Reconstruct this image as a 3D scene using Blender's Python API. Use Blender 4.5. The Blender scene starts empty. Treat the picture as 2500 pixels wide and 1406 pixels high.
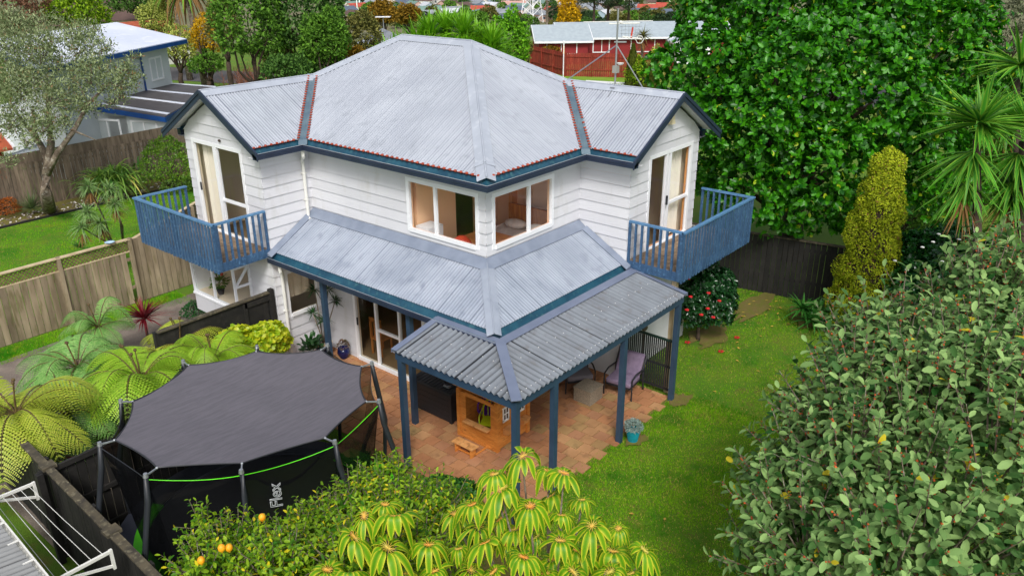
import bpy, math, random
import numpy as np
from mathutils import Vector, Matrix
# ------------------------------------------------------------------ camera, sky, sun, exposure
S = bpy.context.scene
COL = S.collection
CAM = np.array([-11.2, -9.846, 9.625]); YAW, PITCH, ROLL, FPX = 39.549, -22.774, -0.249, 1975.474
_y, _p, _r = map(math.radians, (YAW, PITCH, ROLL))
FW = np.array([math.cos(_y)*math.cos(_p), math.sin(_y)*math.cos(_p), math.sin(_p)])
_rt = np.array([math.sin(_y), -math.cos(_y), 0.]); _up = np.cross(_rt, FW)
RT = _rt*math.cos(_r)+_up*math.sin(_r); UP = -_rt*math.sin(_r)+_up*math.cos(_r)
cd = bpy.data.cameras.new('camera'); cam = bpy.data.objects.new('camera', cd); COL.objects.link(cam)
cd.sensor_width = 36; cd.lens = FPX/2500*36; cd.clip_end = 3000; cd.clip_start = .1
m3 = Matrix((RT, UP, -FW)).transposed(); cam.matrix_world = Matrix.Translation(CAM) @ m3.to_4x4()
S.camera = cam
S.render.resolution_x = 1024; S.render.resolution_y = 575
S.view_settings.view_transform = 'Standard'; S.view_settings.look = 'None'; S.view_settings.gamma = 1
S.view_settings.exposure = 0.38
W = bpy.data.worlds.new('World'); S.world = W; W.use_nodes = True
nt = W.node_tree; bg = nt.nodes['Background']; sky = nt.nodes.new('ShaderNodeTexSky')
SUN_EL, SUN_AZ = 46, 222     # azimuth: where the light comes from, degrees ccw from +x
sky.sky_type = 'NISHITA'; sky.sun_disc = False; sky.sun_elevation = math.radians(SUN_EL); sky.sun_rotation = math.radians(90-SUN_AZ)
sky.air_density = 1; sky.dust_density = 3.5; sky.ozone_density = .4
hs = nt.nodes.new('ShaderNodeHueSaturation'); hs.inputs['Saturation'].default_value = .5
nt.links.new(sky.outputs[0], hs.inputs['Color']); nt.links.new(hs.outputs[0], bg.inputs[0]); bg.inputs[1].default_value = .12
sd = bpy.data.lights.new('sun', 'SUN'); so = bpy.data.objects.new('sun', sd); COL.objects.link(so)
sd.energy = 1.75; sd.angle = math.radians(14); sd.color = (1, .97, .93)
_e, _a = math.radians(SUN_EL), math.radians(SUN_AZ)
so.rotation_euler = Vector((math.cos(_a)*math.cos(_e), math.sin(_a)*math.cos(_e), math.sin(_e))).to_track_quat('Z', 'Y').to_euler()

# ------------------------------------------------------------------ helpers
V = lambda *a: np.array(a, float)
def unit(v): v = np.asarray(v, float); return v/(np.linalg.norm(v)+1e-12)
def ray(px, py): return FW+RT*(px-1250)/FPX+UP*(703-py)/FPX
def at(px, py, z=0.):                      # a photo pixel on a horizontal plane of the place
    d = ray(px, py); return CAM+d*(z-CAM[2])/d[2]
def atD(px, py, D): return CAM+D*ray(px, py)
def lin(r, g, b):
    f = lambda c: ((c/255+.055)/1.055)**2.4 if c > 10 else c/255/12.92
    return (f(r), f(g), f(b), 1)
class MB:
    def __init__(s): s.v = []; s.f = []; s.m = []
    def poly(s, pts, m=0):
        n = len(s.v); s.v += [tuple(map(float, p)) for p in pts]; s.f.append(tuple(range(n, n+len(pts)))); s.m.append(m)
    def hexa(s, p, m=0):                   # 8 points: bottom 4 ccw, top 4 ccw
        n = len(s.v); s.v += [tuple(map(float, q)) for q in p]
        for f in ((3,2,1,0),(4,5,6,7),(0,1,5,4),(1,2,6,5),(2,3,7,6),(3,0,4,7)): s.f.append(tuple(n+i for i in f)); s.m.append(m)
    def box(s, x0, y0, z0, x1, y1, z1, m=0):
        x0, x1 = min(x0,x1), max(x0,x1); y0, y1 = min(y0,y1), max(y0,y1); z0, z1 = min(z0,z1), max(z0,z1)
        s.hexa([(x0,y0,z0),(x1,y0,z0),(x1,y1,z0),(x0,y1,z0),(x0,y0,z1),(x1,y0,z1),(x1,y1,z1),(x0,y1,z1)], m)
    def beam(s, p0, p1, w, h, up=(0,0,1), m=0):      # centred box from p0 to p1
        p0 = V(*p0); p1 = V(*p1); d = unit(p1-p0); a = np.cross(d, unit(up))
        if np.linalg.norm(a) < .01: a = np.cross(d, V(1,0,0))
        a = unit(a); b = np.cross(a, d); a = a*w/2; b = b*h/2
        s.hexa([p0-a-b, p0+a-b, p0+a+b, p0-a+b, p1-a-b, p1+a-b, p1+a+b, p1-a+b], m)
    def tube(s, path, r, n=8, m=0, cap=True):
        path = [V(*p) for p in path]; k = len(path)
        if not hasattr(r, '__len__'): r = [r]*k
        base = len(s.v); ref = V(0.13, 0.31, 1)
        for i, p in enumerate(path):
            d = unit(path[min(i+1,k-1)]-path[max(i-1,0)]); a = np.cross(d, ref)
            if np.linalg.norm(a) < .15: a = np.cross(d, V(1,0,0))
            a = unit(a); b = np.cross(d, a)
            for j in range(n):
                t = 2*math.pi*j/n; s.v.append(tuple(p+r[i]*(a*math.cos(t)+b*math.sin(t))))
        for i in range(k-1):
            for j in range(n):
                j2 = (j+1) % n; s.f.append((base+i*n+j, base+i*n+j2, base+(i+1)*n+j2, base+(i+1)*n+j)); s.m.append(m)
        if cap:
            s.f.append(tuple(base+j for j in range(n))[::-1]); s.m.append(m)
            s.f.append(tuple(base+(k-1)*n+j for j in range(n))); s.m.append(m)
    def lathe(s, c, prof, n=16, m=0):      # prof: (radius, z)
        base = len(s.v)
        for r, z in prof:
            for j in range(n): t = 2*math.pi*j/n; s.v.append((c[0]+r*math.cos(t), c[1]+r*math.sin(t), c[2]+z))
        for i in range(len(prof)-1):
            for j in range(n):
                j2 = (j+1) % n; s.f.append((base+i*n+j, base+i*n+j2, base+(i+1)*n+j2, base+(i+1)*n+j)); s.m.append(m)
    def ball(s, c, r, m=0, n=8, k=5):
        if not hasattr(r, '__len__'): r = (r, r, r)
        base = len(s.v)
        for i in range(k+1):
            t = math.pi*i/k
            for j in range(n): a = 2*math.pi*j/n; s.v.append((c[0]+r[0]*math.sin(t)*math.cos(a), c[1]+r[1]*math.sin(t)*math.sin(a), c[2]+r[2]*math.cos(t)))
        for i in range(k):
            for j in range(n):
                j2 = (j+1) % n; s.f.append((base+i*n+j, base+(i+1)*n+j, base+(i+1)*n+j2, base+i*n+j2)); s.m.append(m)
    def build(s, name, mats, parent=None, smooth=False):
        me = bpy.data.meshes.new(name); me.from_pydata(s.v, [], s.f)
        for q in (mats if isinstance(mats, (list, tuple)) else [mats]): me.materials.append(q)
        me.polygons.foreach_set('material_index', s.m)
        if smooth: me.polygons.foreach_set('use_smooth', [True]*len(s.f))
        if hasattr(s, 'at'): a = me.attributes.new('dirt', 'FLOAT', 'POINT'); a.data.foreach_set('value', [s.at.get(i, 0.) for i in range(len(s.v))])
        me.update(); return link(name, me, parent)
def link(name, me, parent=None):
    o = bpy.data.objects.new(name, me); COL.objects.link(o)
    if parent is not None:
        o.parent = parent; o.matrix_parent_inverse = world_of(parent).inverted()
    return o
def world_of(o):
    m = o.matrix_basis.copy()
    while o.parent: m = o.parent.matrix_basis @ o.matrix_parent_inverse @ m; o = o.parent
    return m
def tag(o, label=None, cat=None, group=None, kind=None):
    for k, v in (('label', label), ('category', cat), ('group', group), ('kind', kind)):
        if v: o[k] = v
    return o
def thing(name, label, cat, loc=(0,0,0), group=None):
    o = bpy.data.objects.new(name, None); COL.objects.link(o); o.location = tuple(map(float, loc)); o.empty_display_size = .2
    return tag(o, label, cat, group)
def clone(o, loc=None, rz=None, label=None, scale=None):
    def rec(a, p):
        c = a.copy(); COL.objects.link(c)
        if p is not None: c.parent = p
        for ch in [x for x in bpy.data.objects if x.parent == a]: rec(ch, c)
        return c
    r = rec(o, None)
    if loc is not None: r.location = tuple(map(float, loc))
    if rz is not None: r.rotation_euler.z = rz
    if scale: r.scale = (scale,)*3
    if label: r['label'] = label
    return r
def struct(mb, name, mat, kind='structure'): return tag(mb.build(name, mat), kind=kind)

# ------------------------------------------------------------------ materials
def M(name, c1, c2=None, rough=.6, scale=3., bump=0., bscale=40., metal=0., spec=.5, stretch=(1,1,1), detail=4., lo=.35, hi=.65, c3=None, s3=12., coat=0., isl=0.):
    m = bpy.data.materials.new(name); m.use_nodes = True; t = m.node_tree; N = t.nodes; L = t.links
    b = N['Principled BSDF']; b.inputs['Roughness'].default_value = rough; b.inputs['Metallic'].default_value = metal
    b.inputs['Specular IOR Level'].default_value = spec; b.inputs['Coat Weight'].default_value = coat
    b.inputs['Base Color'].default_value = c1
    tc = N.new('ShaderNodeTexCoord'); mp = N.new('ShaderNodeMapping'); L.new(tc.outputs['Object'], mp.inputs[0]); mp.inputs['Scale'].default_value = stretch
    def noise(sc, det=detail):
        n = N.new('ShaderNodeTexNoise'); n.inputs['Scale'].default_value = sc; n.inputs['Detail'].default_value = det; L.new(mp.outputs[0], n.inputs['Vector']); return n.outputs['Fac']
    def mix(fac, a, bb, l, h):
        r = N.new('ShaderNodeMapRange'); r.inputs['From Min'].default_value = l; r.inputs['From Max'].default_value = h; L.new(fac, r.inputs[0])
        x = N.new('ShaderNodeMix'); x.data_type = 'RGBA'; L.new(r.outputs[0], x.inputs[0])
        for i, q in ((6, a), (7, bb)):
            if isinstance(q, tuple): x.inputs[i].default_value = q
            else: L.new(q, x.inputs[i])
        return x.outputs[2]
    col = c1
    if c2: col = mix(noise(scale), c1, c2, lo, hi)
    if c3: col = mix(noise(s3), col, c3, .55, .75)
    if isl:
        g = N.new('ShaderNodeNewGeometry'); r = N.new('ShaderNodeMapRange'); r.inputs['To Min'].default_value = 1-isl; r.inputs['To Max'].default_value = 1+isl*.6; L.new(g.outputs['Random Per Island'], r.inputs[0])
        h = N.new('ShaderNodeHueSaturation'); L.new(r.outputs[0], h.inputs['Value']); L.new(col, h.inputs['Color']) if not isinstance(col, tuple) else None; col = h.outputs[0]
    if not isinstance(col, tuple): L.new(col, b.inputs['Base Color'])
    if bump:
        bn = N.new('ShaderNodeBump'); bn.inputs['Strength'].default_value = 1; bn.inputs['Distance'].default_value = bump
        L.new(noise(bscale), bn.inputs['Height']); L.new(bn.outputs[0], b.inputs['Normal'])
    return m
def shade_troughs_laps(m, col, amt=.5, trans=0.):  # darkens the base colour by the painted trough shade and sheet-lap lines
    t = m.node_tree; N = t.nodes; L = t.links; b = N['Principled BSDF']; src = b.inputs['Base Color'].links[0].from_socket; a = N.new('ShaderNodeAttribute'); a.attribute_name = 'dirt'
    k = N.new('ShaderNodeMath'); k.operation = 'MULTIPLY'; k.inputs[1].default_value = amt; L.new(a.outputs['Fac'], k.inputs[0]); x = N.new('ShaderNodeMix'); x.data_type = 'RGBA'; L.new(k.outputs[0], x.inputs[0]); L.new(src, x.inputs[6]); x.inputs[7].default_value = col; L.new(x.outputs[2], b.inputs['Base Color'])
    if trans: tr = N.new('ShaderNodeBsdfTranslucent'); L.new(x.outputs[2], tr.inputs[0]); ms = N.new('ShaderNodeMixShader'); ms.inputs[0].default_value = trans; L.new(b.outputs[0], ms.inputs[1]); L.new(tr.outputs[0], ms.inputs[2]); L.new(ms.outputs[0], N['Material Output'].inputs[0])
def LEAF(name, c1, c2, rough=.45, c3=None, p3=.04, trans=.25, spec=.5, edge=None, patch=None, ps=.9):
    m = bpy.data.materials.new(name); m.use_nodes = True; t = m.node_tree; N = t.nodes; L = t.links
    b = N['Principled BSDF']; b.inputs['Roughness'].default_value = rough; b.inputs['Specular IOR Level'].default_value = spec
    g = N.new('ShaderNodeNewGeometry'); x = N.new('ShaderNodeMix'); x.data_type = 'RGBA'
    L.new(g.outputs['Random Per Island'], x.inputs[0]); x.inputs[6].default_value = c1; x.inputs[7].default_value = c2
    col = x.outputs[2]
    for pc, sc_, lo_, hi_ in (patch or ()):
        tc = N.new('ShaderNodeTexCoord'); n = N.new('ShaderNodeTexNoise'); n.inputs['Scale'].default_value = sc_; n.inputs['Detail'].default_value = 5; L.new(tc.outputs['Object'], n.inputs['Vector'])
        r = N.new('ShaderNodeMapRange'); r.inputs['From Min'].default_value = lo_; r.inputs['From Max'].default_value = hi_; L.new(n.outputs['Fac'], r.inputs[0]); y = N.new('ShaderNodeMix'); y.data_type = 'RGBA'; L.new(r.outputs[0], y.inputs[0]); L.new(col, y.inputs[6]); y.inputs[7].default_value = pc; col = y.outputs[2]
    if edge:
        a = N.new('ShaderNodeAttribute'); a.attribute_name = 'edge'; y = N.new('ShaderNodeMix'); y.data_type = 'RGBA'
        pw = N.new('ShaderNodeMath'); pw.operation = 'POWER'; pw.inputs[1].default_value = 2.4; L.new(a.outputs['Fac'], pw.inputs[0]); L.new(pw.outputs[0], y.inputs[0]); L.new(col, y.inputs[6]); y.inputs[7].default_value = edge; col = y.outputs[2]
    if c3:
        mt = N.new('ShaderNodeMath'); mt.operation = 'MULTIPLY'; mt.inputs[1].default_value = 7.31; L.new(g.outputs['Random Per Island'], mt.inputs[0])
        fr = N.new('ShaderNodeMath'); fr.operation = 'FRACT'; L.new(mt.outputs[0], fr.inputs[0])
        gt = N.new('ShaderNodeMath'); gt.operation = 'LESS_THAN'; gt.inputs[1].default_value = p3; L.new(fr.outputs[0], gt.inputs[0])
        y = N.new('ShaderNodeMix'); y.data_type = 'RGBA'; L.new(gt.outputs[0], y.inputs[0]); L.new(col, y.inputs[6]); y.inputs[7].default_value = c3; col = y.outputs[2]
    L.new(col, b.inputs['Base Color'])
    tr = N.new('ShaderNodeBsdfTranslucent'); L.new(col, tr.inputs[0]); ms = N.new('ShaderNodeMixShader'); ms.inputs[0].default_value = trans
    L.new(b.outputs[0], ms.inputs[1]); L.new(tr.outputs[0], ms.inputs[2]); L.new(ms.outputs[0], N['Material Output'].inputs[0])
    return m
def GLASS(name, tint=(.98,1,1,1), alpha=.0, c=(0,0,0,1), refl=1.0):
    m = bpy.data.materials.new(name); m.use_nodes = True; t = m.node_tree; N = t.nodes; L = t.links
    N.remove(N['Principled BSDF']); tr = N.new('ShaderNodeBsdfTransparent'); tr.inputs[0].default_value = tint
    gl = N.new('ShaderNodeBsdfGlossy'); gl.inputs['Roughness'].default_value = .03; fr = N.new('ShaderNodeFresnel'); gg = N.new('ShaderNodeNewGeometry'); io = N.new('ShaderNodeMapRange'); L.new(gg.outputs['Backfacing'], io.inputs[0]); io.inputs['To Min'].default_value = 1.5; io.inputs['To Max'].default_value = 1/1.5; L.new(io.outputs[0], fr.inputs[0])
    ms = N.new('ShaderNodeMixShader'); L.new(fr.outputs[0], ms.inputs[0]); L.new(tr.outputs[0], ms.inputs[1]); L.new(gl.outputs[0], ms.inputs[2])
    out = ms.outputs[0]
    if alpha:
        df = N.new('ShaderNodeBsdfDiffuse'); df.inputs[0].default_value = c; m2 = N.new('ShaderNodeMixShader'); m2.inputs[0].default_value = alpha
        L.new(out, m2.inputs[1]); L.new(df.outputs[0], m2.inputs[2]); out = m2.outputs[0]
    L.new(out, N['Material Output'].inputs[0]); return m

m_white = M('weatherboard_paint', lin(216,217,222), lin(208,209,215), rough=.5, scale=.9, stretch=(1,1,.35), c3=lin(200,200,200), s3=3.1, isl=.05)
m_trim = M('white_trim', lin(238,240,244), rough=.35)
m_roof = M('roof_paint', lin(158,164,175), lin(170,176,186), rough=.58, scale=.8, stretch=(1,1,1), c3=lin(150,156,166), s3=3.3, spec=.25)
m_cap = M('roof_cap_paint', lin(172,179,191), lin(162,169,181), rough=.55, scale=2, c3=lin(186,192,201), s3=6)
m_roof2 = M('lower_roof_paint', lin(142,151,166), lin(160,168,182), rough=.6, scale=1.3, c3=lin(128,137,152), s3=3.3, spec=.25)
m_cap2 = M('flashing_paint', lin(134,144,162), lin(120,130,148), rough=.4, scale=3)
m_navy = M('navy_paint', lin(44,56,78), lin(38,48,68), rough=.4, scale=3)
m_teal = M('gutter_teal', lin(36,84,104), lin(26,66,88), rough=.35, scale=4, c3=lin(60,104,112), s3=9)
m_lich = M('lichen', lin(176,188,170), rough=.9)
m_valley = M('valley_metal', lin(104,124,134), lin(82,104,120), rough=.4, scale=3)
m_foam = M('red_foam', lin(176,76,48), lin(136,52,34), rough=.8, scale=20)
m_soffit = M('soffit_paint', lin(222,224,226), rough=.6)
m_blue = M('balcony_blue', lin(64,98,134), lin(54,85,120), rough=.55, scale=5, c3=lin(92,132,168), s3=18, isl=.16)
m_rail = M('balcony_rail_blue', lin(92,136,176), lin(78,120,160), rough=.5, scale=6)
m_post = M('post_blue', lin(50,74,98), lin(43,65,88), rough=.5, scale=4)
m_deck = M('deck_timber', lin(150,128,104), lin(116,98,80), rough=.8, scale=6, stretch=(1,1,1), bump=.004, bscale=60, c3=lin(90,76,62), s3=20, isl=.25)
m_in = M('interior_peach', lin(252,204,164), rough=.8)
m_in2 = M('interior_cream', lin(240,222,196), rough=.8)
m_in3 = M('interior_orange', lin(244,168,104), rough=.8)
m_carpet = M('carpet_brown', lin(128,106,74), lin(104,86,58), rough=.95, scale=60)
m_glass = GLASS('window_glass')
m_dglass = GLASS('dusky_glass', tint=(.85,.87,.85,1))
m_curtain = M('curtain_cloth', lin(236,228,214), rough=.9)
m_wood = M('honey_timber', lin(196,128,62), lin(168,98,40), rough=.5, scale=3, stretch=(8,8,1))
m_bedw = M('bed_linen_white', lin(236,224,216), lin(214,196,186), rough=.9, scale=4)
m_bedo = M('bed_cover_orange', lin(226,150,92), lin(206,128,74), rough=.9, scale=4)
m_red = M('red_cloth', lin(196,60,34), rough=.9)
m_pipe = M('downpipe_white', lin(226,226,220), rough=.4)
m_black = M('black_plastic', lin(40,42,47), rough=.5)
m_steel = M('galvanised_steel', lin(176,180,184), rough=.35, metal=.7)
m_pergsheet = M('pergola_sheet_grey', lin(152,160,170), lin(138,145,154), rough=.45, scale=2, c3=lin(132,134,138), s3=5)
m_perg = M('pergola_flashing', lin(116,126,148), lin(106,116,138), rough=.4, scale=3)
m_screw = M('screw_white', lin(240,240,240), rough=.4)
m_fence = M('weathered_fence_timber', lin(168,152,126), lin(120,106,84), rough=.85, scale=1.4, stretch=(3,3,.5), c3=lin(104,98,58), s3=3.2, bump=.004, bscale=30, isl=.28)
m_fence2 = M('old_grey_fence_timber', lin(136,120,104), lin(104,90,76), rough=.9, scale=2, stretch=(3,3,.5), c3=lin(84,74,62), s3=4, isl=.3)
m_cream = M('fresh_capping_timber', lin(206,188,154), lin(184,164,130), rough=.8, scale=4)
m_lattice = M('lattice_timber', lin(132,112,80), lin(96,82,56), rough=.85, scale=6)
m_bfence = M('black_stained_timber', lin(38,36,34), lin(26,25,24), rough=.8, scale=3, c3=lin(48,45,42), s3=9, isl=.3)
m_bfcap = M('worn_black_rail', lin(92,84,66), lin(56,52,44), rough=.85, scale=5, c3=lin(124,118,96), s3=14)
m_bark = M('bark_grey', lin(128,116,100), lin(84,72,60), rough=.9, scale=5, bump=.02, bscale=14, c3=lin(176,170,158), s3=9)
m_barkd = M('bark_dark', lin(74,60,48), lin(50,40,32), rough=.9, scale=6, bump=.01, bscale=20)
m_twig = M('twig_redbrown', lin(158,104,82), lin(122,76,58), rough=.8, scale=6)
m_asph = M('asphalt', lin(92,90,90), lin(78,76,76), rough=.9, scale=6, bump=.004, bscale=150)
m_conc = M('aged_concrete', lin(132,120,110), lin(106,96,88), rough=.9, scale=2.2, c3=lin(150,142,130), s3=40, bump=.003, bscale=120)
m_soil = M('soil_mulch', lin(104,104,36), lin(116,98,56), rough=.95, scale=5, c3=lin(84,112,24), s3=30, bump=.02, bscale=40)
m_tile = M('terracotta_roof', lin(178,90,56), lin(150,72,46), rough=.7, scale=2)

shade_troughs_laps(m_roof, lin(104,110,124), .6); shade_troughs_laps(m_roof2, lin(92,100,114), .55); shade_troughs_laps(m_pergsheet, lin(36,40,46), 1.0, .28); m_shed = M('shed_sheet', lin(150,152,152), lin(136,138,138), rough=.5); shade_troughs_laps(m_shed, lin(80,80,80), .8)
def corr(mb, O, U, Sd, tanp, u0, u1, slo, shi, pitch=.076, amp=.013, per=6, m=0):
    O = V(*O); U = V(U[0],U[1],0); Sd = V(Sd[0],Sd[1],0); n = unit(np.cross(U, Sd+V(0,0,tanp)))
    if n[2] < 0: n = -n
    k = int(round((u1-u0)/(pitch/per))); us = np.linspace(u0, u1, k+1); base = len(mb.v); prev = False; c = 0
    for u in us:
        a, b = slo(u), shi(u); w = amp*math.sin(2*math.pi*u/pitch)
        if b-a < .002: prev = False; continue
        for s in (a, b): mb.v.append(tuple(O+U*u+Sd*s+V(0,0,tanp*s)+n*w))
        i = len(mb.v)
        if prev: mb.f.append((i-4, i-2, i-1, i-3)); mb.m.append(m)
        prev = True
        dv = max(0., -math.sin(2*math.pi*u/pitch))*(.55+.45*math.sin(int(u/pitch+.5)*2.7)*math.sin(int(u/pitch+.5)*.9)); dv = 1.3 if (int(u/pitch+.5) % 11 == 0 and dv > .35) else dv; mb.at = getattr(mb, 'at', {}); mb.at[i-1] = dv; mb.at[i-2] = dv  # rib shade painted into the troughs, uneven per wave, plus darker sheet-lap lines
def cap(mb, p0, p1, SA, SB, tanp, w=.18, lift=.028, m=0, roll=.02):
    p0 = V(*p0); p1 = V(*p1); d = unit(p1-p0); up = V(0,0,lift); perps = []
    for s in (SA, SB):
        dn = V(s[0], s[1], -tanp); q = unit(dn-d*np.dot(dn, d)); perps.append(q)
        mb.hexa([p0+up, p1+up, p1+q*w+up*.6, p0+q*w+up*.6, p0+up+V(0,0,.006), p1+up+V(0,0,.006), p1+q*w+up*.6+V(0,0,.006), p0+q*w+up*.6+V(0,0,.006)], m)
    if roll: mb.tube([p0+up+V(0,0,.01), p1+up+V(0,0,.01)], roll, 6, m)

def wall_panel(mb, P0, d, L, z0, z1, out, ops=(), th=.12, m=0):       # solid backing with openings
    d = V(d[0],d[1],0); o = V(out[0],out[1],0); P = V(P0[0],P0[1],0)
    us = sorted({0, L, *[q[0] for q in ops], *[q[1] for q in ops]}); 
    for a, b in zip(us[:-1], us[1:]):
        if b-a < 1e-4: continue
        zs = [z0]; cov = sorted([(q[2], q[3]) for q in ops if q[0] <= a+1e-4 and q[1] >= b-1e-4]); cur = z0; segs = []
        for c0, c1 in cov:
            if c0 > cur: segs.append((cur, c0))
            cur = max(cur, c1)
        if cur < z1: segs.append((cur, z1))
        for c0, c1 in segs:
            A = P+d*a-o*.008; B = P+d*b-o*.008; A2 = A-o*th; B2 = B-o*th
            mb.hexa([A+V(0,0,c0), B+V(0,0,c0), B2+V(0,0,c0), A2+V(0,0,c0), A+V(0,0,c1), B+V(0,0,c1), B2+V(0,0,c1), A2+V(0,0,c1)], m)
def boards(mb, P0, d, L, z0, z1, out, ops=(), course=.245, lim=None, e0=0, e1=0, m=0, ph=.125, gv=.010):
    d = V(d[0],d[1],0); o = V(out[0],out[1],0); P = V(P0[0],P0[1],0); lap = .024
    ks = range(math.floor((z0-ph)/course), int((z1-ph)/course)+2); lines = [ph+course*k for k in ks]
    zs = {z0, z1} | {q for q in lines if z0 < q < z1} | {q-gv for q in lines if z0 < q-gv < z1} | {q for w in ops for q in (w[2], w[3]) if z0 < q < z1}
    zs = sorted(zs)
    if lim is None: lim = lambda z: (-e0, L+e1)
    for a, b in zip(zs[:-1], zs[1:]):
        if b-a < 1e-4: continue
        mid = (a+b)/2; fk = math.floor((mid-ph)/course+1e-6); top = ph+(fk+1)*course; groove = mid > top-gv
        off = (lambda z: .0) if groove else (lambda z: .004+lap*(1-(z-ph-fk*course)/course))
        (l0, h0), (l1, h1) = lim(a), lim(b)
        cuts = sorted([(q[0], q[1]) for q in ops if q[2] < mid < q[3]])
        bounds = [(l0, l1)]
        for c in cuts: bounds += [(c[0], c[0]), (c[1], c[1])]
        bounds.append((h0, h1))
        for i in range(0, len(bounds), 2):
            (x0, x1), (y0, y1) = bounds[i], bounds[i+1]
            if y0-x0 < .004: continue
            if y1 < x1: y1 = x1 = (x1+y1)/2
            A = P+d*x0+o*off(a)+V(0,0,a); B = P+d*y0+o*off(a)+V(0,0,a); C = P+d*y1+o*off(b)+V(0,0,b); D = P+d*x1+o*off(b)+V(0,0,b)
            mb.poly([A, B, C, D], m)
            if abs(a-ph-fk*course) < 1e-4: mb.poly([P+d*x0-o*.004+V(0,0,a), P+d*y0-o*.004+V(0,0,a), B, A], m)
def window(parent, P0, d, out, u0, u1, z0, z1, mull=(), trans=(), name='window', fw=.05, depth=.07, mat=None, glass=None, sill=.03, proud=.03, label=None):
    mat = mat or m_trim; d = V(d[0],d[1],0); o = V(out[0],out[1],0); P = V(P0[0],P0[1],0); fr = MB()
    def bar(a, b, za, zb, pr=proud, dp=depth):
        q = [P+d*a+o*pr, P+d*b+o*pr, P+d*b+o*(pr-dp), P+d*a+o*(pr-dp)]
        fr.hexa([x+V(0,0,za) for x in q]+[x+V(0,0,zb) for x in q])
    bar(u0-.035, u0+fw, z0-.03, z1+.04); bar(u1-fw, u1+.035, z0-.03, z1+.04); bar(u0+fw, u1-fw, z1-fw, z1+.04); bar(u0+fw, u1-fw, z0-.03, z0+fw, proud+sill)
    for q in mull: bar(q-.032, q+.032, z0+fw, z1-fw, proud-.004)
    for (a, b, z) in trans: bar(a+.03, b-.03, z-.03, z+.03, proud-.008)
    f = fr.build(name, mat, parent)
    if label: f['label'] = label
    g = MB(); q = o*(proud-.045)
    g.poly([P+d*(u0+fw*.5)+q+V(0,0,z0+fw*.5), P+d*(u1-fw*.5)+q+V(0,0,z0+fw*.5), P+d*(u1-fw*.5)+q+V(0,0,z1-fw*.5), P+d*(u0+fw*.5)+q+V(0,0,z1-fw*.5)])
    g.build('pane', glass or m_glass, f); return f
def curtain(name, label, P0, d, L, z0, z1, mat, amp=.035, waves=9, group=None):
    mb = MB(); d = V(d[0],d[1],0); n = V(-d[1], d[0], 0); P = V(P0[0],P0[1],0); N = waves*6; pr = None
    for i in range(N+1):
        u = L*i/N; w = amp*math.sin(2*math.pi*i/6+.6*math.sin(i)); q = P+d*u+n*w; p = P+d*u*.95+n*w*1.4
        if pr is not None: mb.poly([pr[1]+V(0,0,z0), p+V(0,0,z0), q+V(0,0,z1), pr[0]+V(0,0,z1)])
        pr = (q, p)
    return tag(mb.build(name, mat, smooth=True), label, 'curtain', group)

# ------------------------------------------------------------------ foliage
def quadmesh(name, verts, k, faces, mats, parent, edge=None, smooth=False):
    n = len(verts)//k; tmpl = faces; fl = np.array([len(f) for f in tmpl]); idx = np.concatenate([np.array(f) for f in tmpl])
    loops = (idx[None,:]+np.arange(n)[:,None]*k).ravel().astype(np.int32); tot = np.tile(fl, n).astype(np.int32)
    me = bpy.data.meshes.new(name); me.vertices.add(len(verts)); me.vertices.foreach_set('co', np.asarray(verts, np.float32).ravel())
    me.loops.add(len(loops)); me.loops.foreach_set('vertex_index', loops); me.polygons.add(len(tot))
    st = np.concatenate([[0], np.cumsum(tot)[:-1]]).astype(np.int32); me.polygons.foreach_set('loop_start', st); me.polygons.foreach_set('loop_total', tot)
    for q in (mats if isinstance(mats, (list, tuple)) else [mats]): me.materials.append(q)
    if smooth: me.polygons.foreach_set('use_smooth', np.ones(len(tot), bool))
    if edge is not None:
        a = me.attributes.new('edge', 'FLOAT', 'POINT'); a.data.foreach_set('value', np.tile(edge, n).astype(np.float32))
    me.update(calc_edges=True); me.validate(); return link(name, me, parent)
def norm(a): return a/(np.linalg.norm(a, axis=-1, keepdims=True)+1e-9)
TQ = (np.array([[0,0,0],[.45,.5,.08],[1,0,-.12],[.45,-.5,.08]]), [(0,1,2,3)])
TL = (np.array([[0,0,0],[.25,.36,.05],[.6,.5,.06],[.92,.26,-.02],[1,0,-.1],[.92,-.26,-.02],[.6,-.5,.06],[.25,-.36,.05],[.3,0,-.02],[.65,0,-.02]]),
      [(0,1,8),(1,2,9,8),(2,3,4,9),(0,8,7),(8,9,6,7),(9,4,5,6)])
def leaves(name, pos, ax, nr, L, Wd, mat, parent, T=TQ, edge=None, smooth=False):
    ax = norm(ax); sd = norm(np.cross(nr, ax)); nr = np.cross(ax, sd); t = T[0]
    L = np.broadcast_to(np.asarray(L, float), (len(pos),))[:,None,None]; Wd = np.broadcast_to(np.asarray(Wd, float), (len(pos),))[:,None,None]
    v = pos[:,None,:]+L*t[None,:,0:1]*ax[:,None,:]+Wd*t[None,:,1:2]*sd[:,None,:]+L*t[None,:,2:3]*nr[:,None,:]
    return quadmesh(name, v.reshape(-1,3), len(t), T[1], mat, parent, edge, smooth)
def sph(rng, n): return norm(rng.normal(size=(n,3)))
def lobes(rng, c, r, k, fr=(.38,.55), spread=.62, low=-.5):
    c = V(*c); r = V(*r); out = [(c, r*.62)]
    for i in range(k):
        z = low+(1-low)*(i+.5)/k; a = i*2.39996+rng.uniform(-.4,.4); q = math.sqrt(max(0,1-z*z)); d = V(q*math.cos(a), q*math.sin(a), z)
        out.append((c+r*d*spread*rng.uniform(.85,1.12), r*rng.uniform(*fr)))
    return out
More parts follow.
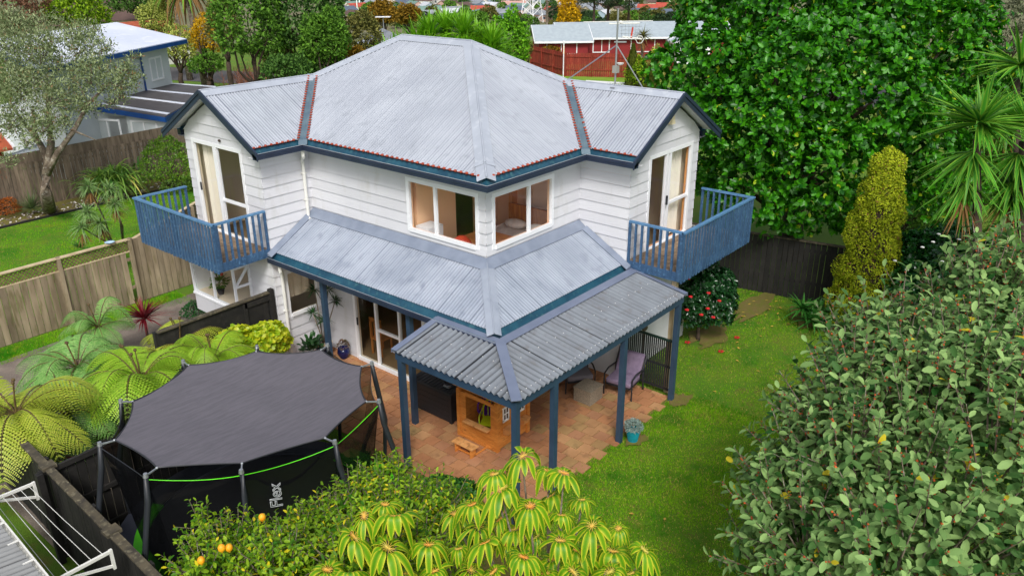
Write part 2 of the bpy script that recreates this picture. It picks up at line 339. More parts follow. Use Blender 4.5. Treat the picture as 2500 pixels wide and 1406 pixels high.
def crown(rng, lb, n, inner=.12, low=-.75):
    ar = np.array([np.prod(r)**(2/3) for c, r in lb]); pr = ar/ar.sum(); idx = rng.choice(len(lb), n*2, p=pr)
    C = np.array([lb[i][0] for i in idx]); R = np.array([lb[i][1] for i in idx]); d = sph(rng, len(idx)); d[:,2] = np.where(d[:,2] < low, -d[:,2], d[:,2])
    rad = 1-inner*rng.random(len(idx))**2+.09*np.sin(d[:,0]*9+idx)*np.sin(d[:,1]*8+idx*2)+.06*np.sin(d[:,2]*13+idx)
    p = C+R*d*rad[:,None]; keep = np.ones(len(p), bool)
    for j, (c, r) in enumerate(lb):
        q = np.linalg.norm((p-c)/r, axis=1); keep &= (q > .8) | (idx == j)
    nr = norm(d/R); p, nr = p[keep][:n], nr[keep][:n]; return p, nr
def puffs(rng, lb, k=4, f=(.38,.55), shrink=.86):
    out = []
    for c, r in lb:
        out.append((c, r*shrink))
        for d in sph(rng, k):
            if d[2] < -.5: d[2] *= -1
            out.append((c+r*d*.82, r*rng.uniform(*f)))
    return out
def rosette(rng, p, nr, k, L, up=.35, splay=1.0, jit=.25):
    n = len(p); A = norm(nr+V(0,0,up)+rng.normal(size=(n,3))*jit); t1 = norm(np.cross(A, sph(rng, n))); t2 = np.cross(A, t1)
    a = (np.arange(k)[None,:]*2*math.pi/k*1.0+rng.random((n,1))*6.28+rng.normal(size=(n,k))*.25)[...,None]
    ring = np.cos(a)*t1[:,None,:]+np.sin(a)*t2[:,None,:]; ax = norm(ring*splay+A[:,None,:]*rng.uniform(.25,1.0,(n,k,1)))
    pos = p[:,None,:]+ax*L*.08; nn = norm(A[:,None,:]*1.0-ring*.5+0*ax); return pos.reshape(-1,3), ax.reshape(-1,3), nn.reshape(-1,3)
def limbs(rng, base, lb, r0, h0, mat, parent, name='trunk', twist=.25, n=8, sub=3):
    mb = MB(); b = V(*base); c = lb[0][0]; f = b+V((c[0]-b[0])*.25, (c[1]-b[1])*.25, h0)
    mb.tube([b-V(0,0,.1), b+(f-b)*.3+rng.normal(size=3)*r0*.4*V(1,1,0), b+(f-b)*.7+rng.normal(size=3)*r0*.4*V(1,1,0), f], [r0*1.35, r0*1.05, r0*.92, r0*.85], n+2)
    for c, r in lb:
        e = V(*c); k = f+(e-f)*.5+rng.normal(size=3)*np.linalg.norm(e-f)*.1-V(0,0,.05)*np.linalg.norm(e-f)
        s = r0*rng.uniform(.4,.6); mb.tube([f-V(0,0,.05), f+(k-f)*.5+rng.normal(size=3)*.05, k, k+(e-k)*.6, e], [s, s*.85, s*.65, s*.45, s*.2], 6)
        for q in range(sub):
            d = sph(rng, 1)[0]; d[2] = abs(d[2])*.7; t = e+r*d*.85; mb.tube([k+(e-k)*rng.uniform(.2,.9), (k+t)/2+rng.normal(size=3)*.1, t], [s*.35, s*.22, s*.06], 5)
    return mb.build(name, mat, parent, smooth=True)
def tree(name, label, cat, base, c, r, mat, n=3000, k=0, L=.2, wr=.45, nl=9, bark=None, r0=.15, h0=None, group=None, seed=1, T=TQ, up=.3, splay=1., jit=.3, inner=.2, low=-.75, fr=(.38,.55), spread=.62, llow=-.5, sub=3, trunk=True, fill=0, puff=0):
    rng = np.random.default_rng(seed); o = thing(name, label, cat, base, group); lb = lobes(rng, c, r, nl, fr, spread, llow)
    if trunk: limbs(rng, base, lb[:1+min(nl, 7)], r0, h0 if h0 is not None else max(.4, (c[2]-r[2]*.6-base[2])), bark or m_barkd, o, sub=sub)
    if puff: lb = puffs(rng, lb, puff)
    p, nr = crown(rng, lb, n, inner, low)
    if fill:
        pf, nf = crown(rng, [(a, b*.78) for a, b in lb], fill, .5, low); p = np.vstack([p, pf]); nr = np.vstack([nr, nf])
    if k: pos, ax, nn = rosette(rng, p, nr, k, L, up, splay)
    else:
        ax = norm(nr*.8+rng.normal(size=nr.shape)*.75+V(0,0,up)); nn = norm(nr+V(0,0,.8)+rng.normal(size=nr.shape)*.5); pos = p
    LL = L*rng.uniform(.65,1.2,len(pos)); leaves('crown', pos, ax, nn, LL, LL*wr, mat, o, T); return o
def blades(name, base, dirs, L, w, mat, parent, bend=.5, seg=5, fold=.15, prof=(.55,1,.9,.62,.32,.02), edge=False, bendj=0, rng=None):
    n = len(base); d = norm(dirs); L = np.broadcast_to(np.asarray(L, float), (n,)); w = np.broadcast_to(np.asarray(w, float), (n,))
    bd = np.full(n, bend, float) if rng is None else bend*(1+bendj*rng.normal(size=n)); sd = np.cross(d, V(0,0,1)); bad = np.linalg.norm(sd, axis=1) < .05; sd[bad] = V(1,0,0); sd = norm(sd)
    if rng is not None: sd = norm(sd+.25*rng.normal(size=sd.shape)*V(1,1,.6))
    rows = []
    for i in range(seg+1):
        t = i/seg; c = base+d*(L*t)[:,None]; c[:,2] -= bd*L*t*t; c -= d*(.12*np.abs(bd)*L*t*t)[:,None]; pw = np.interp(t, np.linspace(0,1,len(prof)), prof); h = (w*pw/2)[:,None]
        lift = V(0,0,1)*(w*pw*fold)[:,None]; rows += [c-sd*h+lift, c, c+sd*h+lift]
    v = np.stack(rows, 1); k = 3*(seg+1); f = []
    for i in range(seg): a = 3*i; f += [(a,a+1,a+4,a+3), (a+1,a+2,a+5,a+4)]
    return quadmesh(name, v.reshape(-1,3), k, f, mat, parent, edge=np.tile([1,0,1], seg+1) if edge else None, smooth=True)
def spiky(rng, c, n, L, w, mat, parent, name='leaves', lo=-.3, bend=.35, hi=1.0, up=0.0, seg=5, edge=False, bendj=.3, fold=.15):
    d = sph(rng, n); d[:,2] = rng.uniform(lo, hi, n); q = np.sqrt(np.maximum(0, 1-d[:,2]**2)); a = rng.random(n)*6.28; d[:,0] = q*np.cos(a); d[:,1] = q*np.sin(a); d[:,2] += up
    base = np.array(c, float)[None,:]+norm(d)*.03; return blades(name, base, d, L*rng.uniform(.75,1.1,n), w, mat, parent, bend, seg, fold=fold, edge=edge, bendj=bendj, rng=rng)

# ------------------------------------------------------------------ the ground
def gz(x, y):
    D = math.hypot(x-CAM[0], y-CAM[1]); t = min(max((D-95)/190, 0), 1); return -20*(t*t*(3-2*t))
m_lawn = M('lawn_ground', lin(76,120,10), lin(98,124,20), rough=.9, scale=.9, c3=lin(110,104,44), s3=2.2, bump=.02, bscale=60)
m_far = M('valley_ground', lin(96,104,66), lin(120,112,84), rough=.95, scale=.05, c3=lin(84,130,40), s3=.03)
g = MB(); rr = [0,6,12,20,30,42,56,72,95,110,125,140,160,180,200,220,240,260,285,330,400,500,650,900,1400,2300]; na = 72
for i, r in enumerate(rr):
    for j in range(na):
        a = 2*math.pi*j/na; x = CAM[0]+r*math.cos(a); y = CAM[1]+r*math.sin(a); g.v.append((x, y, gz(x, y)-.02))
for i in range(len(rr)-1):
    for j in range(na): j2 = (j+1) % na; g.f.append((i*na+j, (i+1)*na+j, (i+1)*na+j2, i*na+j2)); g.m.append(0 if rr[i] < 95 else 1)
struct(g, 'ground', [m_lawn, m_far])
# patio of square pavers laid in running bond
m_pav = [M('paver_%s' % n, lin(*a), lin(*b), rough=.85, scale=1.1, c3=lin(*c), s3=5, bump=.003, bscale=80, isl=.1) for n, a, b, c in
         (('orange', (188,134,92), (160,108,72), (134,92,64)), ('tan', (192,146,102), (166,122,82), (140,104,70)), ('pink', (184,134,98), (158,110,78), (140,98,72)), ('mossy', (178,144,96), (156,120,78), (128,104,66)), ('brown', (180,128,88), (152,102,70), (132,90,62)))]
def ring_h(x, y): return 0
rng = np.random.default_rng(5); g = MB(); g.box(-1.92, -2.30, -.06, 3.72, 6.0, .006, 5); ps = .3
for i in range(-7, 13):
    for j in range(-8, 21):
        x0 = i*ps; y0 = j*ps+(ps/2 if i % 2 else 0); x1 = x0+ps; y1 = y0+ps
        ex = rng.uniform(-.0, .07)
        if x1 < -1.95 or x0 > 3.7 or y0 > 6 or y1 < -2.2: continue
        if x0 > .4 and y0 > .4 and y0 < 5.9: continue
        if x0 > 3.6: continue
        h = .024+rng.uniform(-.003, .004); q = .006
        w = [.34,.2,.2,.08,.18] if y0 > -1.6 or x0 > .6 else [.12,.38,.28,.14,.08]
        if x0 < -1.2 and y0 > .6: w = [.25,.3,.05,.35,.05]
        mi = rng.choice(5, p=w)
        ax0, ax1, ay0, ay1 = max(x0,-2.05)+q, min(x1,3.72)-q, y0+q, y1-q
        if ax1-ax0 < .05: continue
        dz = rng.uniform(-.002,.002,4)
        g.hexa([(ax0,ay0,0),(ax1,ay0,0),(ax1,ay1,0),(ax0,ay1,0),(ax0+.006,ay0+.006,h+dz[0]),(ax1-.006,ay0+.006,h+dz[1]),(ax1-.006,ay1-.006,h+dz[2]),(ax0+.006,ay1-.006,h+dz[3])], int(mi))
struct(g, 'patio', m_pav+[m_soil])
def sheet(name, pts, z, mat, th=0):
    g = MB()
    if th:
        n = len(pts); g.poly([(x,y,z) for x,y in pts]); 
        for i in range(n): a, b = pts[i], pts[(i+1)%n]; g.poly([(a[0],a[1],z-th),(b[0],b[1],z-th),(b[0],b[1],z),(a[0],a[1],z)])
    else: g.poly([(x,y,z) for x,y in pts])
    return struct(g, name, mat)
sheet('driveway', [(-12,8.3),(-12,10.6),(-5.6,11.75),(-.3,12.0),(3,12.25),(3,10.2),(-.95,9.8),(-.95,6.3),(-3.4,6.3),(-7,6.6)], .012, m_conc)
sheet('garden_path', [(-7.6,3.2),(-7.6,6.25),(-1,6.25),(-1,5.4),(-4.2,3.2)], .008, m_conc)
sheet('garden_bed', [(-4,23.3),(8,23.75),(8,25.6),(-4,24.9)], .01, m_soil)
sheet('bed_edging', [(-6,23.2),(8,23.65),(8,23.75),(-6,23.3)], .05, m_bfence, .06)
for i, (x, y, rx, ry) in enumerate([(-2.0,.15,.35,.3),(7.2,-1.5,.75,.45),(9.9,-1.6,1.3,.35),(10.2,-3.2,.8,.7),(3.75,-2.5,.3,.25),(1.7,-2.6,.3,.2),(-3.2,-2.6,1.2,.6),(-1.95,-2.4,.35,.3)]):
    rg = np.random.default_rng(i); g = MB(); k = 26; g.poly([(x+rx*math.cos(a)*(1+.22*math.sin(3*a+i)+.2*rg.normal()), y+ry*math.sin(a)*(1+.2*math.sin(4*a+i)+.1*rg.normal()), .014+.004*i) for a in np.linspace(0, 6.283, k, False)]); struct(g, 'bare_soil', m_soil)
# street behind the house, verge, kerb
def P2(*l): return [tuple(at(x, y)[:2]) for x, y in l]
sheet('road', [(18,66),(24,49),(29,39),(34,30),(37.5,23.5),(36,16),(42,8),(49,2),(56,6),(47,17),(43.5,24.5),(40.8,31),(36,38),(31,47),(27,58),(25,70)], .0, m_asph)
m_verge = M('verge_grass', lin(104,150,28), lin(124,158,46), rough=.9, scale=.6, bump=.02, bscale=20)
sheet('grass_verge', P2((1290,172),(1370,200),(1400,207),(1560,213),(1640,215),(1640,180),(1540,176),(1385,172),(1300,155)), .012, m_verge)
sheet('kerb', P2((1290,174),(1370,203),(1400,210),(1560,216),(1560,213.5),(1400,207.5),(1370,200.5),(1290,172)), .1, m_conc, .12)
# grass blades: short turf nobody could count
def turf(name, polys, n, seed, mat, h=.045):
    rng = np.random.default_rng(seed); P = []
    for (x0,y0,x1,y1), k in polys:
        P.append(np.stack([rng.uniform(x0,x1,k), rng.uniform(y0,y1,k), np.full(k,-.015)],1))
    P = np.vstack(P)
    bad = ((P[:,0]>-1.93)&(P[:,0]<3.74)&(P[:,1]>-2.2)&(P[:,1]<6)) | ((P[:,0]>-.9)&(P[:,0]<7.2)&(P[:,1]>-.95)&(P[:,1]<9.6)) | ((P[:,0]-7.1)**2/.45+(P[:,1]+1.5)**2/.18<1)
    P = P[~bad]; m = len(P); pat = np.sin(P[:,0]*2.1+1.3*np.sin(P[:,1]*1.7))+np.sin(P[:,1]*2.7+P[:,0])
    d = norm(np.stack([rng.normal(size=m)*.5, rng.normal(size=m)*.5, np.ones(m)],1)); o = None
    L = h*rng.uniform(.5,1.3,m)*(1+.18*pat); ax = d; nn = norm(rng.normal(size=(m,3))); T = (np.array([[0,.5,0],[0,-.5,0],[.6,-.3,.1],[1,0,.35],[.6,.3,.1]]), [(0,1,2,4),(4,2,3)])
    o = leaves(name, P, ax, nn, L, np.full(m,.012), mat, None, T); tag(o, kind='stuff'); return o
m_blade = LEAF('grass_blade', lin(100,166,8), lin(150,194,26), c3=lin(196,180,90), p3=.10, rough=.6, trans=.3, spec=.25, patch=((lin(66,140,8), 1.3, .48, .66), (lin(158,150,66), 2.1, .6, .8)))
m_blade2 = LEAF('grass_blade_bright', lin(98,176,6), lin(146,198,20), c3=lin(186,190,60), p3=.04, rough=.6, trans=.3, spec=.25, patch=((lin(64,150,8), .6, .48, .62), (lin(170,176,40), 1.1, .58, .74)))
turf('lawn_grass', [((-1.9,-6.5,4.2,-2.15),72000),((3.6,-6.5,11.5,1.5),60000),((-5.2,-5.2,-1.85,2.6),26000)], 0, 3, m_blade)
turf('neighbour_lawn_grass', [((-6,12.95,6.5,23.3),90000)], 0, 4, m_blade2, .05)
turf('fence_edge_grass', [((-9,11.55,-.2,12.6),22000)], 0, 6, m_blade2, .06)

# ------------------------------------------------------------------ the house
ZG = 5.47; X, Y, A_, B_, D1, D2, TP, OV = 7.265, 9.63, 3.295, 5.65, 1.237, 1.255, .576, .448
WR, WL = (X-A_)/2, (Y-B_)/2; XL = -D2+.36; YR = -D1+.36; XI = OV; ZB = 3.716; ZL = 2.90; GL = -1.04
house = thing('house', 'white weatherboard two storey house with grey hip roof and two blue balconies', 'house', (3, 4, 0))
Zs = ZG-.17; e = .16
rf = MB(); z0 = ZG
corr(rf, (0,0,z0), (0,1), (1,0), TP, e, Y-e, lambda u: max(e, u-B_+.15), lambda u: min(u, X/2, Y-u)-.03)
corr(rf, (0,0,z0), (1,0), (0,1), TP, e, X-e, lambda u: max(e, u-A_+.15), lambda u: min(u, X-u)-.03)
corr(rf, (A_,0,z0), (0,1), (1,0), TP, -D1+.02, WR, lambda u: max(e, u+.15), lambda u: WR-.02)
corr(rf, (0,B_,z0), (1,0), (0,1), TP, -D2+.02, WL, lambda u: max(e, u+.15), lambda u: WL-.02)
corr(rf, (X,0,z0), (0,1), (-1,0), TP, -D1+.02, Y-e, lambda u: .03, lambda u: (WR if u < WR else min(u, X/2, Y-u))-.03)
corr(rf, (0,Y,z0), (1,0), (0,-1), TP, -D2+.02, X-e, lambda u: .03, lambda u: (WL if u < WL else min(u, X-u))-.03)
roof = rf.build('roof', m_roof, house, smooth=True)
zr = z0+X/2*TP; pA, pB = (X/2, X/2, zr), (X/2, Y-X/2, zr); hR = (A_+WR, WR, z0+WR*TP); hL = (WL, B_+WL, z0+WL*TP)
def cp(p0, p1, SA, SB, w=.2, nm='ridge_cap', par=roof, mat=m_cap):
    mb = MB(); cap(mb, p0, p1, SA, SB, TP, w); mb.build(nm, mat, par)
cp((.13,.13,z0+.13*TP), pA, (-1,0), (0,-1), .2, 'hip_cap'); cp(pA, pB, (-1,0), (1,0)); cp(pA, hR, (0,-1), (1,0), .19, 'hip_cap'); cp(pB, hL, (-1,0), (0,1), .19, 'hip_cap')
cp(hR, (A_+WR,-D1+.01,z0+WR*TP), (-1,0), (1,0)); cp(hL, (-D2+.01,B_+WL,z0+WL*TP), (0,-1), (0,1)); cp(pB, (X,Y,z0), (1,0), (0,1), .19, 'hip_cap'); cp(hR, (X,0,z0), (1,0), (0,-1), .05, 'hip_cap')
# collar where the front hip cap laps a second piece
mb = MB(); q = V(.42,.42,z0+.42*TP+.038); cap(mb, q, q+V(.05,.05,.05*TP), (-1,0), (0,-1), TP, .215, .004, roll=.03); mb.build('hip_cap', m_cap, roof)
for (p0, p1, a) in (((0,B_,z0), hL, 1), ((A_,0,z0), hR, 1)):
    mb = MB(); p0 = V(*p0); p1 = V(*p1); d = unit(p1-p0); s = unit(V(d[1],-d[0],0)); p0 = p0+d*.12; dn = V(0,0,.012)
    for sg in (1, -1):
        n = unit(s*sg); r = V(0,0,TP*.12*.70)
        mb.poly([p0+dn, p1+dn, p1+n*.135+dn+r*1.1, p0+n*.135+dn+r*1.1])
    mb.poly([p0+s*.1+V(0,0,.04), p0-s*.1+V(0,0,.04), p0-s*.1-d*.1-V(0,0,.02), p0+s*.1-d*.1-V(0,0,.02)])
    mb.build('valley', m_valley, roof)
    for sg in (1, -1):
        mb = MB(); L = np.linalg.norm(p1-p0)-.12; k = int(L/.105)
        for i in range(k+1):
            if sg > 0 and i in (k//3, k//3+2) and p0[1] < 1: continue
            c = p0+d*(.04+i*.105)+s*sg*.105+V(0,0,TP*.075+.022); mb.ball(c, (.04,.036,.022), 0, 6, 4)
        o_ = s*sg*.105+V(0,0,TP*.075-.0); mb.beam(p0+o_, p1+o_, .02, .01)
        mb.build('foam_closure', m_foam, roof)
def closures(p0, p1, sp, r=.037, skip=()):
    mb = MB(); p0 = V(*p0); p1 = V(*p1); L = np.linalg.norm(p1-p0); k = int(L/sp)
    for i in range(k+1):
        if i in skip: continue
        c = p0+(p1-p0)*(i*sp+.02)/L+V(0,0,.004); mb.ball(c, (r,r,r*.75), 0, 7, 4)
    o_ = unit(V(1,1,0)-unit(p1-p0)*np.dot(unit(p1-p0),V(1,1,0)))*.03; mb.beam(p0+o_-V(0,0,.01), p1+o_-V(0,0,.01), .05, .01); mb.build('foam_closure', m_foam, roof)
zc = z0+e*TP+.008
closures((e-.005,.34,zc), (e-.005,B_-.1,zc), .152); closures((.34,e-.005,zc), (A_-.1,e-.005,zc), .152)
closures((-.1,B_+e-.005,zc), (-D2+.06,B_+e-.005,zc), .152); closures((A_+e-.005,-.1,zc), (A_+e-.005,-D1+.08,zc), .152, skip=(3,))
# gutters: dark fascia face outside, teal trough inside
def gutter(path, zt, inn, name='gutter', lich=0, seed=0, closed=(1,1), h=.15, w=.15):
    mb = MB(); rng = np.random.default_rng(seed)
    for (p0, p1, n, s0, s1) in path:          # n = inward unit; s0,s1 = mitre: +1 extends inner edge, -1 shortens
        p0 = V(p0[0],p0[1],0); p1 = V(p1[0],p1[1],0); d = unit(p1-p0); n = V(n[0],n[1],0)
        def pt(t, k, z): # t end 0/1, k distance inward
            p, s, sg = (p0, s0, 1) if t == 0 else (p1, s1, -1); return p+n*k+d*sg*s*k+V(0,0,z)
        prof = [(.012,zt-h,0),(.012,zt-h*.62,0),(.0,zt-h*.55,0),(.0,zt-h*.3,0),(.010,zt-h*.24,0),(-.006,zt-.012,0),(-.006,zt,2),(.010,zt,1),(.014,zt-.07,1),(w*.6,zt-.078,1),(w*.9,zt-.03,1),(w+.06,zt+.085,1)]
        for (k0,za,m_), (k1,zb,m1) in zip(prof[:-1], prof[1:]):
            mb.poly([pt(0,k0,za), pt(1,k0,za), pt(1,k1,zb), pt(0,k1,zb)], m1 if m1 else 0)
        mb.poly([pt(0,.012,zt-h), pt(1,.012,zt-h), pt(1,w,zt-h), pt(0,w,zt-h)], 0)
        mb.poly([pt(0,w,zt-h), pt(1,w,zt-h), pt(1,w,zt-.03), pt(0,w,zt-.03)], 0)
        for t, c in ((0, s0), (1, s1)):
            if c == 0: mb.poly([pt(t,0,zt-h), pt(t,w,zt-h), pt(t,w,zt-.01), pt(t,0,zt-.003)], 0)
    for i in range(lich):
        p0, p1, n, *_ = path[rng.integers(len(path))]; p0 = V(p0[0],p0[1],0); p1 = V(p1[0],p1[1],0); d = unit(p1-p0); q = p0+(p1-p0)*rng.uniform(.05,.95)+V(n[0],n[1],0)*rng.uniform(.03,w*.9); r = rng.uniform(.008,.022)
        mb.poly([q+V(0,0,zt-.066)+d*r*math.cos(a)*1.6+V(n[0],n[1],0)*r*math.sin(a)*rng.uniform(.6,1) for a in np.linspace(0,6.28,7,False)], 3)
    return mb.build(name, [m_navy, m_teal, m_cap, m_lich], house)
gutter([((-D2,B_),(0,B_),(0,1),0,-1), ((0,B_),(0,0),(1,0),-1,1), ((0,0),(A_,0),(0,1),1,-1), ((A_,0),(A_,-D1),(1,0),-1,0)], ZG, 1, lich=120, seed=3)
gutter([((X,-D1+.4),(X,Y),(-1,0),0,1), ((X,Y),(-D2+.4,Y),(0,-1),1,0)], ZG, 1)
# barge boards, gable soffits
def barge(ax, pos, c, half, s):
    mb = MB(); sf = MB()
    for sg in (-1, 1):
        zt = z0+half*TP+.045
        if ax == 'y': a = (c, pos, zt); b = (c+sg*(half+.02), pos, z0+.02); o = V(0,-1,0)
        else: a = (pos, c, zt); b = (pos, c+sg*(half+.02), z0+.02); o = V(-1,0,0)
        a = V(*a); b = V(*b); dn = V(0,0,.19)
        mb.hexa([a-dn-o*.03, b-dn-o*.03, b-dn+o*.0, a-dn+o*.0, a-o*.03, b-o*.03, b, a]); mb.hexa([a-dn*.42+o*.0, b-dn*.42, b-dn*.42+o*.022, a-dn*.42+o*.022, a+V(0,0,.006), b+V(0,0,.006), b+o*.022+V(0,0,.006), a+o*.022+V(0,0,.006)])
        w = V(0,0,.10); b3 = a+(b-a)*(1-.22/half); sf.poly([a-w-o*.36, b3-w-o*.36, b3-w-o*.03, a-w-o*.03]); 
    mb.build('barge_board', m_navy, house); sf.build('soffit', m_soffit, house)
barge('y', -D1, A_+WR, WR, 1); barge('x', -D2, B_+WL, WL, 1)
sf = MB(); z = Zs+.02
sf.poly([(.06,.06,z),(.06,B_+.4,z),(OV,B_+.4,z),(OV,.06,z)]); sf.poly([(OV,.06,z),(OV,OV,z),(A_+.4,OV,z),(A_+.4,.06,z)])
sf.poly([(-D2+.05,B_+.06,z-.002),(-D2+.05,B_+OV,z-.002),(.06,B_+OV,z-.002),(.06,B_+.06,z-.002)]); sf.poly([(A_+.06,-D1+.05,z-.002),(A_+OV,-D1+.05,z-.002),(A_+OV,.06,z-.002),(A_+.06,.06,z-.002)])
sf.poly([(X-OV,-D1+.36,z),(X-.05,-D1+.36,z),(X-.05,Y,z),(X-OV,Y,z)]); sf.poly([(-D2+.36,Y-OV,z+.003),(X-OV,Y-OV,z+.003),(X-OV,Y-.05,z+.003),(-D2+.36,Y-.05,z+.003)]); sf.build('soffit', m_soffit, house)
# walls -------------------------------------------------------------
XB, YB = X-OV, Y-OV
def wall(P0, d, L, z0_, z1_, out, ops, e0=0, e1=0, name='wall', inner=m_in2, lim=None, th=.12):
    mb = MB(); boards(mb, P0, d, L, z0_, z1_, out, ops, lim=lim, e0=e0, e1=e1); o = mb.build(name, m_white, house)
    mb = MB(); wall_panel(mb, P0, d, L, z0_, min(z1_, Zs+.03), out, ops, th); mb.build('wall_lining', inner, o); return o
k = .022
# main left wall: upper (peach bedroom) and lower
wall((XI,OV), (0,1), B_, ZB-.03, Zs+.02, (-1,0), [(.21,2.235,3.93,5.07)], k, 0, inner=m_in)
wall((XI,OV), (0,1), B_, 0, ZB-.45, (-1,0), [(1.95,4.38,.06,2.13)], 0, 0)
wall((OV,OV), (1,0), A_, ZB-.03, Zs+.02, (0,-1), [(.21,2.22,3.93,5.05)], k, 0, inner=m_in)
wall((OV,OV), (1,0), A_, 0, ZB-.45, (0,-1), [(.5,2.6,.06,2.13)], 0, 0)
# wing side walls run the full height
wall((XL,B_+OV), (1,0), OV-XL, 0, Zs+.02, (0,-1), [(.30,1.22,1.2,2.36)], k, 0)
wall((A_+OV,YR), (0,1), OV-YR, 0, Zs+.02, (-1,0), [], k, 0, inner=m_in3)
def glim(c, half, P, sgn, e_):
    def f(z):
        if z <= Zs+.02: return (-e_, 2*half-2*OV+e_)
        r = half-(z-z0+.12)/TP; r = max(r, .0); cc = half-OV
        return (max(cc-r, -e_), min(cc+r, 2*half-2*OV+e_))
    return f
LW = 2*WL-2*OV; RW = 2*WR-2*OV; ZT = z0+WL*TP-.1
wall((XL,B_+OV), (0,1), LW, 0, ZT, (-1,0), [(.72,2.78,3.04,5.30),(1.05,2.95,1.34,2.5)], k, k, lim=glim(0, WL, 0, 0, k))
wall((A_+OV,YR), (1,0), RW, 0, ZT, (0,-1), [(.80,2.76,3.04,5.28)], k, k, inner=m_in3, lim=glim(0, WR, 0, 0, k))
wall((XB,YR), (0,1), YB-YR, 0, Zs+.02, (1,0), [(4.9,5.9,3.9,5.0),(7.4,8.6,3.9,5.0),(2.5,4.2,.9,2.1)], k, k)
wall((XL,YB), (1,0), XB-XL, 0, Zs+.02, (0,1), [(4.0,4.9,3.9,5.0),(6.2,7.2,3.9,5.0)], k, k)
# gable backing
for nm, P, o, half, c in (('x', (XL,B_+WL), (-1,0), WL, 0), ('y', (A_+WR,YR), (0,-1), WR, 0)):
    mb = MB(); h = half*TP-.06; o = V(*o,0); p = V(*P,0)-o*.01; t = V(0,1,0) if nm == 'x' else V(1,0,0)
    for q in (0, .1): mb.poly([p-o*q-t*(half-OV)+V(0,0,Zs), p-o*q+t*(half-OV)+V(0,0,Zs), p-o*q+V(0,0,z0+h-.05)])
    mb.build('gable_lining', m_in2, house)
# floors, ceilings and room partitions
def slab(x0,y0,z0_,x1,y1,z1_,mat,name): mb = MB(); mb.box(x0,y0,z0_,x1,y1,z1_); return mb.build(name, mat, house)
for (x0,y0,x1,y1,i_) in ((XI+.14,OV+.14,XB-.13,YB-.13,0),(XL+.13,B_+OV+.13,XI+.14,YB-.13,1),(A_+OV+.13,YR+.13,XB-.13,OV+.14,2)):
    slab(x0,y0,2.72,x1,y1,2.86,m_carpet,'floor'); slab(x0,y0,Zs-.05,x1,y1,Zs,m_soffit,'ceiling'); slab(x0,y0,.02,x1,y1,.07,m_carpet,'floor'); slab(x0,y0,2.5,x1,y1,2.56,m_soffit,'ceiling')
mb = MB(); mb.box(XI+.14,3.3,2.865,2.5,3.4,Zs-.055); mb.box(2.5,3.3,4.9,3.3,3.4,Zs-.055); mb.box(3.3,3.3,2.865,4.1,3.4,Zs-.055); mb.box(4.1,OV+.14,2.865,4.2,3.4,Zs-.055); mb.build('partition', m_in, house)
mb = MB(); mb.box(A_+OV+.14,2.6,2.865,XB-.14,2.7,Zs-.06); mb.build('partition', m_in3, house)
mb = MB(); mb.box(2.2,B_+.3,2.865,2.3,YB-.14,Zs-.06); mb.build('partition', m_in2, house)
mb = MB(); mb.box(3.6,OV+.14,.075,3.7,YB-.14,2.49); mb.box(.6,YB-1.2,.075,3.6,YB-1.1,2.49); mb.build('partition', m_in2, house)
# windows and doors ----------------------------------------------------
window(house, (XI,OV), (0,1), (-1,0), .21, 2.235, 3.93, 5.07, [1.41])
window(house, (OV,OV), (1,0), (0,-1), .21, 2.22, 3.93, 5.05, [1.40])
window(house, (XL,B_+OV), (1,0), (0,-1), .30, 1.22, 1.2, 2.36)
window(house, (XI,OV), (0,1), (-1,0), 1.95, 4.38, .06, 2.13, [3.6,2.78], [(2.78,3.6,1.05)], name='sliding_door', glass=m_dglass)
window(house, (OV,OV), (1,0), (0,-1), .5, 2.6, .06, 2.13, [1.5], [(1.5,2.6,1.05)], name='sliding_door', glass=m_dglass)
window(house, (XL,B_+OV), (0,1), (-1,0), .72, 2.78, 3.04, 5.30, [1.78,1.86], [(.72,1.78,3.95)], name='balcony_door')
window(house, (A_+OV,YR), (1,0), (0,-1), .80, 2.76, 3.04, 5.28, [1.58,1.74], [(1.74,2.76,4.0)], name='balcony_door')
window(house, (XB,YR), (0,1), (1,0), 4.9, 5.9, 3.9, 5.0, [5.4]); window(house, (XB,YR), (0,1), (1,0), 7.4, 8.6, 3.9, 5.0, [8.0]); window(house, (XB,YR), (0,1), (1,0), 2.5, 4.2, .9, 2.1, [3.3])
window(house, (XL,YB), (1,0), (0,1), 4.0, 4.9, 3.9, 5.0, [4.45]); window(house, (XL,YB), (1,0), (0,1), 6.2, 7.2, 3.9, 5.0, [6.7])
# open sash of the left balcony door's handle and stays
mb = MB(); mb.box(XL-.06,B_+OV+2.62,4.05,XL-.03,B_+OV+2.65,4.25); mb.build('door_handle', m_black, house)
mb = MB(); mb.box(A_+OV+1.60,YR-.07,4.0,A_+OV+1.64,YR-.03,4.22); mb.build('door_handle', m_black, house)
mb = MB(); mb.box(XI-.06,OV+4.26,1.0,XI-.03,OV+4.29,1.2); mb.build('door_handle', m_black, house)
